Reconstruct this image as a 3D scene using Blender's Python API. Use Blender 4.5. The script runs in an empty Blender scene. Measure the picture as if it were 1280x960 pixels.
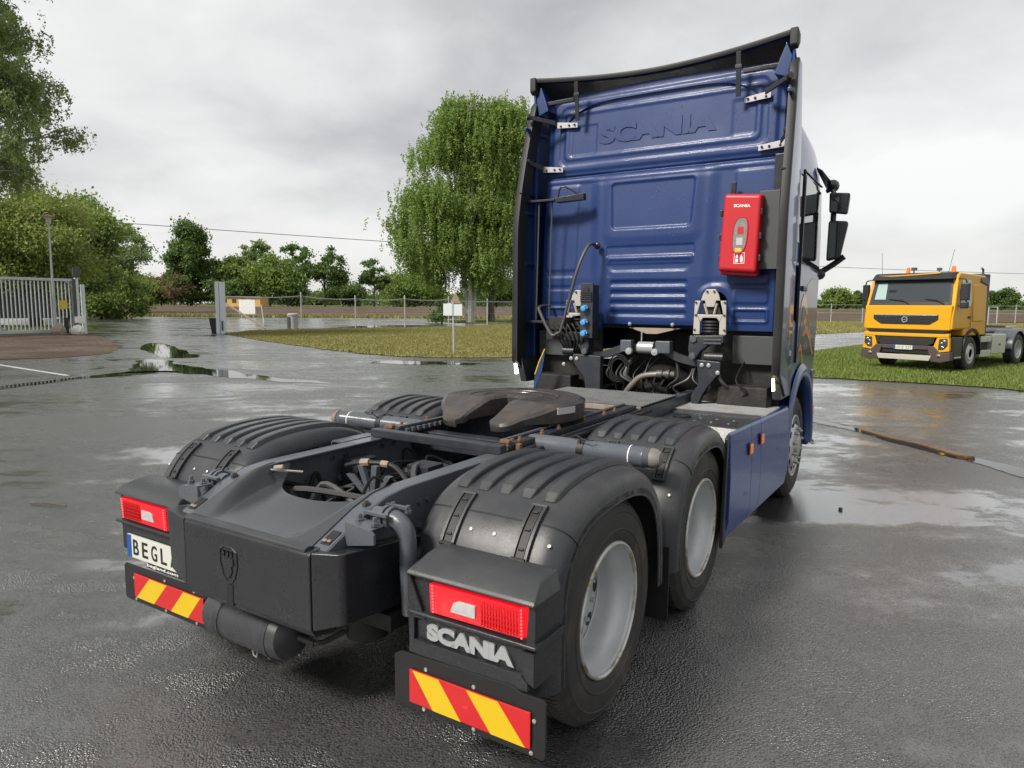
import bpy, bmesh, math, random
import numpy as np
from mathutils import Vector, Matrix
random.seed(7); np.random.seed(7)
R = math.radians
S = bpy.context.scene
COL = S.collection

# ------------------------------------------------------------------ camera
cam = bpy.data.objects.new('camera', bpy.data.cameras.new('camera'))
COL.objects.link(cam)
cam.data.sensor_width = 36.0
cam.data.lens = 860.05 / 1280 * 36
cam.data.clip_end = 5000
cam.matrix_world = Matrix.Translation((0, 0, 1.833)) @ Matrix.Rotation(R(90 - 6.5205), 4, 'X') @ Matrix.Rotation(0.00667, 4, 'Z')
S.camera = cam

# ------------------------------------------------------------------ sky and sun
SKY_OFF = (9.3, 6.4, 0.0)
SUN_EL, SUN_AZ = R(42), R(-125)          # azimuth clockwise from +Y: behind the camera and to the left
W = bpy.data.worlds.new('World'); S.world = W; W.use_nodes = True
nt = W.node_tree; nt.nodes.clear()
def N(nt, t, **k):
    n = nt.nodes.new(t)
    for a, b in k.items():
        if a.startswith('i_'): n.inputs[int(a[2:]) if a[2:].isdigit() else a[2:].replace('_', ' ')].default_value = b
        else: setattr(n, a, b)
    return n
out = N(nt, 'ShaderNodeOutputWorld'); bg = N(nt, 'ShaderNodeBackground'); bg.inputs[1].default_value = 0.1
sky = N(nt, 'ShaderNodeTexSky', sky_type='NISHITA', sun_disc=False, sun_elevation=SUN_EL, sun_rotation=SUN_AZ)
tc = N(nt, 'ShaderNodeTexCoord')
sep = N(nt, 'ShaderNodeSeparateXYZ'); nt.links.new(tc.outputs['Generated'], sep.inputs[0])
def M_(op, a, b=None, c=None, clamp=False, tree=None):
    n = (tree or nt).nodes.new('ShaderNodeMath'); n.operation = op; n.use_clamp = clamp
    for i, x in enumerate((a, b, c)):
        if x is None: continue
        if isinstance(x, (int, float)): n.inputs[i].default_value = x
        else: (tree or nt).links.new(x, n.inputs[i])
    return n.outputs[0]
zz = M_('ADD', M_('MAXIMUM', sep.outputs[2], 0.0), 0.30)
comb = N(nt, 'ShaderNodeCombineXYZ')
nt.links.new(M_('DIVIDE', sep.outputs[0], zz), comb.inputs[0]); nt.links.new(M_('DIVIDE', sep.outputs[1], zz), comb.inputs[1])
mp = N(nt, 'ShaderNodeMapping'); mp.inputs['Location'].default_value = SKY_OFF; mp.inputs['Scale'].default_value = (1.0, 1.0, 1)
nt.links.new(comb.outputs[0], mp.inputs[0])
n1 = N(nt, 'ShaderNodeTexNoise', i_Scale=0.9, i_Detail=7.0, i_Roughness=0.45, i_Distortion=0.25); nt.links.new(mp.outputs[0], n1.inputs[0])
n2 = N(nt, 'ShaderNodeTexNoise', i_Scale=3.2, i_Detail=7.0, i_Roughness=0.55, i_Distortion=0.3); nt.links.new(mp.outputs[0], n2.inputs[0])
f = M_('ADD', M_('MULTIPLY', n1.outputs[0], 0.80), M_('MULTIPLY', n2.outputs[0], 0.20))
ramp = N(nt, 'ShaderNodeValToRGB'); nt.links.new(f, ramp.inputs[0])
cr = ramp.color_ramp
cr.elements[0].position = 0.34; cr.elements[0].color = (2.7, 2.73, 2.76, 1)
cr.elements[1].position = 0.62; cr.elements[1].color = (5.9, 5.9, 5.82, 1)
e = cr.elements.new(0.43); e.color = (3.85, 3.88, 3.9, 1)
e = cr.elements.new(0.51); e.color = (4.9, 4.9, 4.86, 1)
hor = M_('SUBTRACT', 1.0, M_('MULTIPLY', M_('MAXIMUM', sep.outputs[2], 0.0), 5.0), clamp=True)   # milky band low on the horizon
mixh = N(nt, 'ShaderNodeMixRGB'); mixh.inputs[2].default_value = (5.0, 4.97, 4.85, 1)
nt.links.new(M_('MULTIPLY', M_('POWER', hor, 1.4), 0.9), mixh.inputs[0]); nt.links.new(ramp.outputs[0], mixh.inputs[1])
mixs = N(nt, 'ShaderNodeMixRGB'); mixs.inputs[0].default_value = 0.95
nt.links.new(sky.outputs[0], mixs.inputs[1]); nt.links.new(mixh.outputs[0], mixs.inputs[2])
nt.links.new(mixs.outputs[0], bg.inputs[0]); nt.links.new(bg.outputs[0], out.inputs[0])
sun = bpy.data.objects.new('sun', bpy.data.lights.new('sun', 'SUN')); COL.objects.link(sun)
sun.data.energy = 3.2; sun.data.angle = R(12); sun.data.color = (1.0, 0.95, 0.87)
d = Vector((math.sin(SUN_AZ) * math.cos(SUN_EL), math.cos(SUN_AZ) * math.cos(SUN_EL), math.sin(SUN_EL)))
sun.rotation_euler = d.to_track_quat('Z', 'Y').to_euler()
S.view_settings.view_transform = 'Standard'; S.view_settings.look = 'None'
S.view_settings.exposure = 0.75; S.view_settings.gamma = 1.0

# ------------------------------------------------------------------ materials
MATS = {}
def mat(name, base, rough=0.5, metal=0.0, var=0.0, vscale=6.0, bump=0.0, bscale=60.0, rvar=0.0, coat=0.0,
        emit=None, estr=0.0, spec=0.5, dirt=None, dscale=3.0, damt=0.5, dedge=0.72, alpha=None, trans=0.0, ior=1.45):
    m = bpy.data.materials.new(name); m.use_nodes = True; MATS[name] = m
    t = m.node_tree; b = t.nodes['Principled BSDF']; L = t.links.new
    b.inputs['Base Color'].default_value = (*base, 1); b.inputs['Roughness'].default_value = rough
    b.inputs['Metallic'].default_value = metal; b.inputs['Specular IOR Level'].default_value = spec
    b.inputs['Coat Weight'].default_value = coat; b.inputs['Coat Roughness'].default_value = 0.04
    b.inputs['IOR'].default_value = ior
    if trans: b.inputs['Transmission Weight'].default_value = trans
    co = N(t, 'ShaderNodeTexCoord').outputs['Object']
    c = None
    if var:
        n = N(t, 'ShaderNodeTexNoise', i_Scale=vscale, i_Detail=8.0, i_Roughness=0.6); L(co, n.inputs[0])
        mx = N(t, 'ShaderNodeMixRGB'); L(n.outputs[0], mx.inputs[0])
        mx.inputs[1].default_value = (*[x * (1 - var) for x in base], 1); mx.inputs[2].default_value = (*[min(1, x * (1 + var)) for x in base], 1)
        c = mx.outputs[0]
    if dirt:
        n = N(t, 'ShaderNodeTexNoise', i_Scale=dscale, i_Detail=10.0, i_Roughness=0.65); L(co, n.inputs[0])
        r = N(t, 'ShaderNodeMapRange', i_1=0.5, i_2=dedge, i_3=0.0, i_4=damt); L(n.outputs[0], r.inputs[0])
        mx = N(t, 'ShaderNodeMixRGB'); L(r.outputs[0], mx.inputs[0]); mx.inputs[2].default_value = (*dirt, 1)
        if c: L(c, mx.inputs[1])
        else: mx.inputs[1].default_value = (*base, 1)
        c = mx.outputs[0]
    if c: L(c, b.inputs['Base Color'])
    if rvar:
        n = N(t, 'ShaderNodeTexNoise', i_Scale=vscale * 0.8, i_Detail=6.0, i_Roughness=0.6); L(co, n.inputs[0])
        r = N(t, 'ShaderNodeMapRange', i_1=0.35, i_2=0.65, i_3=max(0.02, rough - rvar), i_4=min(1, rough + rvar)); L(n.outputs[0], r.inputs[0])
        L(r.outputs[0], b.inputs['Roughness'])
    if bump:
        n = N(t, 'ShaderNodeTexNoise', i_Scale=bscale, i_Detail=4.0); L(co, n.inputs[0])
        bp = N(t, 'ShaderNodeBump', i_Strength=bump, i_Distance=0.01); L(n.outputs[0], bp.inputs['Height']); L(bp.outputs[0], b.inputs['Normal'])
    if emit: b.inputs['Emission Color'].default_value = (*emit, 1); b.inputs['Emission Strength'].default_value = estr
    return m

mat('plastic', (0.030, 0.0315, 0.035), 0.33, var=0.22, vscale=4, bump=0.12, bscale=420, rvar=0.13, dirt=(0.048, 0.049, 0.050), dscale=3.0, damt=0.7, dedge=0.66)
mat('plastic_dark', (0.017, 0.018, 0.021), 0.30, var=0.2, bump=0.08, bscale=300, rvar=0.1)
mat('rubber_black', (0.010, 0.010, 0.011), 0.55, var=0.3, bump=0.1, bscale=200, dirt=(0.03, 0.027, 0.025), damt=0.25)
mat('chassis', (0.072, 0.080, 0.094), 0.27, var=0.18, vscale=5, bump=0.06, bscale=120, rvar=0.12, dirt=(0.10, 0.095, 0.09), dscale=7, damt=0.5)
mat('chassis_dark', (0.022, 0.025, 0.032), 0.38, var=0.35, vscale=9, bump=0.15, bscale=90, dirt=(0.06, 0.05, 0.042), dscale=11, damt=0.6)
mat('grime', (0.014, 0.014, 0.014), 0.7, var=0.5, vscale=14, bump=0.3, bscale=50, dirt=(0.05, 0.043, 0.036), dscale=10, damt=0.7)
mat('blue_skirt', (0.009, 0.042, 0.19), 0.34, coat=0.25, spec=0.35, var=0.08, vscale=3)
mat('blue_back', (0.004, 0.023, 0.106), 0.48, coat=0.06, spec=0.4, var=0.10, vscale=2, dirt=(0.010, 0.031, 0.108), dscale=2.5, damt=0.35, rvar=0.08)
mat('blue_paint', (0.007, 0.036, 0.160), 0.28, coat=0.5, var=0.06, vscale=2, spec=0.5)
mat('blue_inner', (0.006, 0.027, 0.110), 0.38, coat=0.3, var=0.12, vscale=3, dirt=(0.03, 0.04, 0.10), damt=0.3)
mat('cable_black', (0.012, 0.012, 0.012), 0.8, spec=0.2)
mat('tyre', (0.030, 0.0292, 0.0285), 0.68, var=0.3, vscale=8, bump=0.15, bscale=110, dirt=(0.080, 0.066, 0.052), dscale=4, damt=0.75)
mat('rim', (0.52, 0.53, 0.54), 0.36, metal=0.25, var=0.08, vscale=4, bump=0.04, bscale=60, dirt=(0.30, 0.27, 0.23), dscale=5, damt=0.35)
mat('rim_flange', (0.50, 0.50, 0.49), 0.3, metal=0.4, dirt=(0.26, 0.19, 0.11), dscale=7, damt=0.9, dedge=0.6)
mat('hub_dark', (0.08, 0.08, 0.08), 0.5, metal=0.4, var=0.3)
mat('steel', (0.42, 0.41, 0.39), 0.38, metal=0.6, var=0.2, dirt=(0.2, 0.16, 0.12), dscale=9, damt=0.5)
mat('bracket_alloy', (0.40, 0.37, 0.33), 0.5, metal=0.15, var=0.15, dirt=(0.16, 0.14, 0.12), damt=0.4)
mat('bracket_plate', (0.42, 0.40, 0.41), 0.45, metal=0.1, var=0.12)
mat('galv', (0.40, 0.42, 0.44), 0.45, metal=0.35, var=0.15, vscale=10)
mat('grease_plate', (0.050, 0.046, 0.043), 0.36, metal=0.25, var=0.4, vscale=7, bump=0.14, bscale=35, rvar=0.16, dirt=(0.105, 0.082, 0.068), dscale=4.5, damt=0.75)
mat('tube_end', (0.16, 0.145, 0.13), 0.5, var=0.4, vscale=20, dirt=(0.20, 0.10, 0.05), dscale=16, damt=0.9)
mat('rust', (0.15, 0.078, 0.042), 0.8, var=0.5, vscale=30, bump=0.4, bscale=120, dirt=(0.12, 0.06, 0.03), dscale=14)
mat('rust_light', (0.25, 0.20, 0.165), 0.75, var=0.4, vscale=30, dirt=(0.17, 0.085, 0.045), dscale=12, damt=0.9)
mat('alloy_dark', (0.085, 0.085, 0.086), 0.40, metal=0.5, var=0.25, vscale=9, dirt=(0.07, 0.06, 0.05), dscale=6, damt=0.7)
mat('pipe_dull', (0.17, 0.15, 0.13), 0.45, metal=0.3, var=0.3)
mat('saddle', (0.040, 0.043, 0.048), 0.24, var=0.12, vscale=3, bump=0.05, bscale=300, rvar=0.08)
mat('alloy_tread', (0.24, 0.245, 0.25), 0.36, metal=0.6, var=0.25, vscale=9, dirt=(0.14, 0.12, 0.10), dscale=6, damt=0.7)
mat('white', (0.74, 0.74, 0.72), 0.5, var=0.06, vscale=10, dirt=(0.45, 0.44, 0.40), damt=0.4)
mat('plate_white', (0.50, 0.51, 0.46), 0.4, var=0.05)
mat('plate_blue', (0.01, 0.06, 0.26), 0.35)
mat('ink', (0.01, 0.01, 0.011), 0.5)
mat('sign_red', (0.46, 0.014, 0.016), 0.38, var=0.06)
mat('sign_yellow', (0.56, 0.375, 0.008), 0.38, var=0.06)
mat('lamp_red', (0.34, 0.004, 0.008), 0.16, emit=(1.0, 0.006, 0.015), estr=0.36, coat=0.35, var=0.35, vscale=40)
mat('led_red', (0.8, 0.05, 0.05), 0.2, emit=(1.0, 0.06, 0.06), estr=2.2)
mat('led_white', (0.9, 0.9, 0.9), 0.2, emit=(1.0, 0.97, 1.0), estr=7.0)
mat('led_warm', (0.9, 0.9, 0.8), 0.2, emit=(1.0, 0.97, 0.55), estr=8.0)
mat('clear_lens', (0.40, 0.40, 0.39), 0.08, var=0.35, vscale=60, spec=0.8)
mat('sight_glass', (0.20, 0.19, 0.18), 0.12, var=0.5, vscale=25, spec=0.7)
mat('letter_grey', (0.31, 0.32, 0.33), 0.35, metal=0.2)
mat('amber', (0.72, 0.16, 0.01), 0.2, coat=0.6, emit=(1.0, 0.25, 0.02), estr=0.12)
mat('ext_red', (0.44, 0.014, 0.022), 0.38, var=0.05, bump=0.05, bscale=200)
mat('grey_panel', (0.055, 0.058, 0.062), 0.45, var=0.12)
mat('glass_dark', (0.012, 0.015, 0.018), 0.04, spec=0.8, coat=0.5)
mat('mirror_glass', (0.07, 0.08, 0.08), 0.04, metal=0.6)
mat('blue_socket', (0.06, 0.26, 0.55), 0.4)
mat('orange_foil', (0.62, 0.24, 0.04), 0.35, coat=0.6)
mat('navy_foil', (0.010, 0.012, 0.05), 0.3, coat=0.6)
mat('truck_yellow', (0.58, 0.285, 0.007), 0.42, spec=0.3, coat=0.12, var=0.05, vscale=2, dirt=(0.45, 0.22, 0.03), dscale=2, damt=0.25)
mat('volvo_black', (0.016, 0.017, 0.019), 0.4, var=0.15)
mat('bumper_brown', (0.055, 0.040, 0.036), 0.55, var=0.2)
mat('screen_glass', (0.03, 0.036, 0.042), 0.05, spec=0.7, coat=0.4)
mat('side_glass', (0.30, 0.40, 0.38), 0.06, spec=0.7)
mat('chrome', (0.6, 0.6, 0.6), 0.15, metal=1.0)
mat('alu_box', (0.50, 0.50, 0.45), 0.38, metal=0.4, var=0.15, vscale=4)
mat('bark_birch', (0.42, 0.40, 0.36), 0.85, var=0.3, vscale=3, dirt=(0.04, 0.035, 0.03), dscale=4, damt=1.0)
mat('bark_dark', (0.075, 0.062, 0.050), 0.9, var=0.4, vscale=6, bump=0.5, bscale=20)
mat('stone', (0.24, 0.20, 0.16), 0.85, var=0.35, vscale=12, bump=0.5, bscale=30)
mat('concrete_white', (0.58, 0.58, 0.56), 0.7, var=0.15, vscale=10, bump=0.2, bscale=40)
mat('reflection_orange', (0.26, 0.125, 0.045), 0.25, var=0.5, vscale=9, bump=0.4, bscale=40, dirt=(0.035, 0.028, 0.022), dscale=5, damt=1.0)  # orange-brown of the yellow truck's reflection, put into the base colour
mat('wood_weathered', (0.28, 0.22, 0.17), 0.8, var=0.35, vscale=8)
mat('gate_steel', (0.46, 0.48, 0.50), 0.42, metal=0.3, var=0.12, vscale=10)
mat('gate_yellow', (0.62, 0.42, 0.03), 0.5)
mat('pillar_steel', (0.56, 0.60, 0.64), 0.4, var=0.08)
mat('bin_grey', (0.30, 0.30, 0.29), 0.6, var=0.15)
mat('building_yellow', (0.58, 0.36, 0.10), 0.75, var=0.12, vscale=1.5)
mat('roof_grey', (0.20, 0.20, 0.20), 0.7, var=0.2)
mat('sign_back', (0.60, 0.66, 0.66), 0.4, var=0.05)
mat('triangle_back', (0.30, 0.20, 0.15), 0.6, var=0.9, vscale=30)
mat('wire', (0.08, 0.08, 0.085), 0.6)
mat('lantern_glass', (0.55, 0.50, 0.48), 0.3, var=0.3)
mat('copper', (0.26, 0.16, 0.13), 0.5, var=0.3)

def beads(name, scale=75.0, dark=0.55):   # rain beads: small dark glossy spots, in drifts
    t = MATS[name].node_tree; b = t.nodes['Principled BSDF']; L = t.links.new
    co = N(t, 'ShaderNodeTexCoord').outputs['Object']
    vv = N(t, 'ShaderNodeTexVoronoi', i_Scale=scale); L(co, vv.inputs[0])
    mk = N(t, 'ShaderNodeMapRange', i_1=0.16, i_2=0.26, i_3=1.0, i_4=0.0); L(vv.outputs['Distance'], mk.inputs[0])
    nz = N(t, 'ShaderNodeTexNoise', i_Scale=6.0, i_Detail=5.0); L(co, nz.inputs[0])
    nm = N(t, 'ShaderNodeMapRange', i_1=0.50, i_2=0.62); L(nz.outputs[0], nm.inputs[0])
    k = M_('MULTIPLY', mk.outputs[0], nm.outputs[0], tree=t)
    sep_ = N(t, 'ShaderNodeNewGeometry'); sz = N(t, 'ShaderNodeSeparateXYZ'); L(sep_.outputs['Normal'], sz.inputs[0])
    for inp, val in (('Base Color', None), ('Roughness', 0.12)):
        src = b.inputs[inp].links[0].from_socket if b.inputs[inp].links else None
        mx = N(t, 'ShaderNodeMixRGB'); L(k, mx.inputs[0])
        if src: L(src, mx.inputs[1])
        else: mx.inputs[1].default_value = (b.inputs[inp].default_value,) * 3 + (1,) if val is not None else b.inputs[inp].default_value
        if val is None: mx.blend_type = 'MULTIPLY'; mx.inputs[2].default_value = (dark, dark, dark, 1)
        else: mx.inputs[2].default_value = (val, val, val, 1)
        L(mx.outputs[0], b.inputs[inp])
    if not b.inputs['Normal'].links:
        bp = N(t, 'ShaderNodeBump', i_Strength=0.4, i_Distance=0.003); L(k, bp.inputs['Height']); L(bp.outputs[0], b.inputs['Normal'])
for nm_ in ('plastic', 'plastic_dark', 'chassis', 'saddle'): beads(nm_)
beads('blue_back', 60.0, 0.85); beads('blue_skirt', 60.0, 0.9)

def ground_mat(name, cols, scales, rough=0.9, bump=0.5, bscale=40, bdist=0.02):
    m = bpy.data.materials.new(name); m.use_nodes = True; MATS[name] = m
    t = m.node_tree; b = t.nodes['Principled BSDF']; L = t.links.new
    co = N(t, 'ShaderNodeTexCoord').outputs['Object']
    c = None
    for i, col in enumerate(cols):
        if c is None:
            rgb = N(t, 'ShaderNodeRGB'); rgb.outputs[0].default_value = (*col, 1); c = rgb.outputs[0]; continue
        n = N(t, 'ShaderNodeTexNoise', i_Scale=scales[i - 1], i_Detail=9.0, i_Roughness=0.62); L(co, n.inputs[0])
        r = N(t, 'ShaderNodeMapRange', i_1=0.40, i_2=0.62); L(n.outputs[0], r.inputs[0])
        mx = N(t, 'ShaderNodeMixRGB'); L(r.outputs[0], mx.inputs[0]); L(c, mx.inputs[1]); mx.inputs[2].default_value = (*col, 1); c = mx.outputs[0]
    L(c, b.inputs['Base Color']); b.inputs['Roughness'].default_value = rough; b.inputs['Specular IOR Level'].default_value = 0.2
    n = N(t, 'ShaderNodeTexNoise', i_Scale=bscale, i_Detail=6.0); L(co, n.inputs[0])
    bp = N(t, 'ShaderNodeBump', i_Strength=bump, i_Distance=bdist); L(n.outputs[0], bp.inputs['Height']); L(bp.outputs[0], b.inputs['Normal'])
    return m
ground_mat('lawn_soil', [(0.163, 0.156, 0.053), (0.300, 0.244, 0.088), (0.112, 0.131, 0.037)], [0.5, 2.0])
ground_mat('lawn_green', [(0.115, 0.149, 0.034), (0.184, 0.190, 0.057), (0.086, 0.121, 0.028)], [0.5, 2.0])
ground_mat('far_grass', [(0.085, 0.10, 0.030), (0.14, 0.12, 0.045), (0.06, 0.085, 0.022)], [0.05, 0.3])
ground_mat('soil', [(0.085, 0.058, 0.042), (0.13, 0.095, 0.07), (0.07, 0.05, 0.036)], [0.12, 0.8], bump=1.0, bscale=3, bdist=0.2)
ground_mat('dirt', [(0.075, 0.050, 0.036), (0.15, 0.12, 0.095), (0.06, 0.04, 0.03)], [0.35, 6.0], bump=1.0, bscale=25, bdist=0.05)

# wet asphalt: stones standing out of a water film, film smoother and fuller in the low spots
m = bpy.data.materials.new('wet_asphalt'); m.use_nodes = True; MATS['wet_asphalt'] = m
t = m.node_tree; b = t.nodes['Principled BSDF']; L = t.links.new
co = N(t, 'ShaderNodeTexCoord').outputs['Object']
mpw = N(t, 'ShaderNodeMapping'); mpw.inputs['Rotation'].default_value = (0, 0, R(-12)); mpw.inputs['Scale'].default_value = (0.55, 1.5, 1); L(co, mpw.inputs[0])
wn = N(t, 'ShaderNodeTexNoise', i_Scale=0.36, i_Detail=10.0, i_Roughness=0.62, i_Distortion=0.8); L(mpw.outputs[0], wn.inputs[0])
wn2 = N(t, 'ShaderNodeTexNoise', i_Scale=2.1, i_Detail=9.0, i_Roughness=0.7); L(co, wn2.inputs[0])
wsum = M_('ADD', M_('MULTIPLY', wn.outputs[0], 0.66, tree=t), M_('MULTIPLY', wn2.outputs[0], 0.34, tree=t), tree=t)
wet = N(t, 'ShaderNodeMapRange', i_1=0.455, i_2=0.565); L(wsum, wet.inputs[0])          # 0 damp .. 1 film of water
cn = N(t, 'ShaderNodeTexNoise', i_Scale=1.4, i_Detail=10.0, i_Roughness=0.7); L(co, cn.inputs[0])
base = N(t, 'ShaderNodeMixRGB'); base.inputs[1].default_value = (0.022, 0.022, 0.0217, 1); base.inputs[2].default_value = (0.070, 0.069, 0.067, 1); L(cn.outputs[0], base.inputs[0])
vo = N(t, 'ShaderNodeTexVoronoi', i_Scale=95.0); L(co, vo.inputs[0])
st = N(t, 'ShaderNodeMixRGB', blend_type='MULTIPLY'); st.inputs[0].default_value = 0.75; L(base.outputs[0], st.inputs[1]); L(vo.outputs['Color'], st.inputs[2])
hs = N(t, 'ShaderNodeHueSaturation', i_Saturation=0.10, i_Value=1.7); L(st.outputs[0], hs.inputs['Color'])
rn = N(t, 'ShaderNodeTexNoise', i_Scale=0.9, i_Detail=3.0); rn.inputs['Scale'].default_value = 0.22; L(co, rn.inputs[0])
rr = N(t, 'ShaderNodeMapRange', i_1=0.62, i_2=0.75, i_3=0.0, i_4=0.35); L(rn.outputs[0], rr.inputs[0])
ru = N(t, 'ShaderNodeMixRGB'); L(rr.outputs[0], ru.inputs[0]); L(hs.outputs[0], ru.inputs[1]); ru.inputs[2].default_value = (0.075, 0.048, 0.032, 1)
L(ru.outputs[0], b.inputs['Base Color'])
ro = N(t, 'ShaderNodeMapRange', i_1=0.0, i_2=1.0, i_3=0.30, i_4=0.12); L(wet.outputs[0], ro.inputs[0]); L(ro.outputs[0], b.inputs['Roughness'])
b.inputs['Specular IOR Level'].default_value = 1.0
# height: coarse stones + fine grain
vd = N(t, 'ShaderNodeTexVoronoi', i_Scale=98.0); vd.feature = 'F1'; L(co, vd.inputs[0])
fn = N(t, 'ShaderNodeTexNoise', i_Scale=70.0, i_Detail=3.0, i_Roughness=0.6); L(co, fn.inputs[0])
hsum = M_('ADD', M_('MULTIPLY', vd.outputs['Distance'], -1.1, tree=t), fn.outputs[0], tree=t)
dn = N(t, 'ShaderNodeTexNoise', i_Scale=1.1, i_Detail=6.0); L(co, dn.inputs[0])
dv = N(t, 'ShaderNodeMixRGB', blend_type='ADD'); dv.inputs[0].default_value = 0.55; L(co, dv.inputs[1]); L(dn.outputs['Color'], dv.inputs[2])
cv = N(t, 'ShaderNodeTexVoronoi', i_Scale=0.33); cv.feature = 'DISTANCE_TO_EDGE'; L(dv.outputs[0], cv.inputs[0])
ck = N(t, 'ShaderNodeMapRange', i_1=0.0, i_2=0.006, i_3=1.0, i_4=0.0); L(cv.outputs['Distance'], ck.inputs[0])
cm = N(t, 'ShaderNodeTexNoise', i_Scale=0.17, i_Detail=2.0); L(co, cm.inputs[0])
cmr = N(t, 'ShaderNodeMapRange', i_1=0.52, i_2=0.60); L(cm.outputs[0], cmr.inputs[0])
crack = M_('MULTIPLY', ck.outputs[0], cmr.outputs[0], tree=t)
hsum = M_('SUBTRACT', hsum, M_('MULTIPLY', crack, 1.2, tree=t), tree=t)
ckc = N(t, 'ShaderNodeMixRGB'); L(crack, ckc.inputs[0]); L(ru.outputs[0], ckc.inputs[1]); ckc.inputs[2].default_value = (0.012, 0.011, 0.010, 1); L(ckc.outputs[0], b.inputs['Base Color'])
bs = N(t, 'ShaderNodeMapRange', i_1=0.0, i_2=1.0, i_3=0.9, i_4=0.10); L(wet.outputs[0], bs.inputs[0])
bp = N(t, 'ShaderNodeBump', i_Distance=0.011); L(bs.outputs[0], bp.inputs['Strength']); L(hsum, bp.inputs['Height']); L(bp.outputs[0], b.inputs['Normal'])
cw = N(t, 'ShaderNodeMapRange', i_1=0.0, i_2=1.0, i_3=0.45, i_4=1.0); L(wet.outputs[0], cw.inputs[0]); L(cw.outputs[0], b.inputs['Coat Weight'])
cro = N(t, 'ShaderNodeMapRange', i_1=0.0, i_2=1.0, i_3=0.30, i_4=0.07); L(wet.outputs[0], cro.inputs[0]); L(cro.outputs[0], b.inputs['Coat Roughness']); b.inputs['Coat IOR'].default_value = 1.45
cbs = N(t, 'ShaderNodeMapRange', i_1=0.0, i_2=1.0, i_3=0.9, i_4=0.08); L(wet.outputs[0], cbs.inputs[0])
cb_ = N(t, 'ShaderNodeBump', i_Distance=0.006); L(cbs.outputs[0], cb_.inputs['Strength']); L(hsum, cb_.inputs['Height']); L(cb_.outputs[0], b.inputs['Coat Normal'])
mat('water', (0.012, 0.012, 0.011), 0.03, spec=0.5, ior=1.33, bump=0.015, bscale=3)
mat('paint_line', (0.42, 0.42, 0.40), 0.5, var=0.3, vscale=8, dirt=(0.1, 0.1, 0.1), dscale=6, damt=0.9)

def leaf_mat(name, cols, trans=0.45):
    m = bpy.data.materials.new(name); m.use_nodes = True; MATS[name] = m
    t = m.node_tree; L = t.links.new; b = t.nodes['Principled BSDF']; o = t.nodes['Material Output']
    g = N(t, 'ShaderNodeNewGeometry'); r = N(t, 'ShaderNodeValToRGB'); L(g.outputs['Random Per Island'], r.inputs[0])
    el = r.color_ramp.elements
    el[0].color = (*cols[0], 1); el[1].color = (*cols[-1], 1)
    for i, c in enumerate(cols[1:-1]): e = el.new((i + 1) / (len(cols) - 1)); e.color = (*c, 1)
    L(r.outputs[0], b.inputs['Base Color']); b.inputs['Roughness'].default_value = 0.55; b.inputs['Specular IOR Level'].default_value = 0.3
    tr = N(t, 'ShaderNodeBsdfTranslucent'); L(r.outputs[0], tr.inputs[0])
    mx = N(t, 'ShaderNodeMixShader'); mx.inputs[0].default_value = trans; L(b.outputs[0], mx.inputs[1]); L(tr.outputs[0], mx.inputs[2]); L(mx.outputs[0], o.inputs[0])
leaf_mat('leaf_birch', [(0.116, 0.230, 0.047), (0.219, 0.320, 0.068), (0.275, 0.320, 0.098)])
leaf_mat('leaf_olive', [(0.139, 0.215, 0.068), (0.232, 0.310, 0.106), (0.275, 0.320, 0.154)])
leaf_mat('leaf_mid', [(0.096, 0.169, 0.039), (0.169, 0.251, 0.053), (0.263, 0.320, 0.083)])
leaf_mat('leaf_dark', [(0.063, 0.116, 0.034), (0.107, 0.178, 0.042), (0.169, 0.238, 0.066)])
leaf_mat('leaf_yellow', [(0.232, 0.320, 0.057), (0.275, 0.320, 0.080), (0.275, 0.320, 0.128)])
leaf_mat('leaf_brown', [(0.150, 0.124, 0.061), (0.211, 0.166, 0.088), (0.176, 0.176, 0.070)])
leaf_mat('blade_dry', [(0.20, 0.18, 0.09), (0.126, 0.144, 0.037), (0.288, 0.245, 0.076), (0.203, 0.194, 0.054), (0.340, 0.321, 0.126)], 0.2)
leaf_mat('blade_green', [(0.085, 0.132, 0.028), (0.132, 0.178, 0.037), (0.202, 0.217, 0.054)], 0.2)

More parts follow.
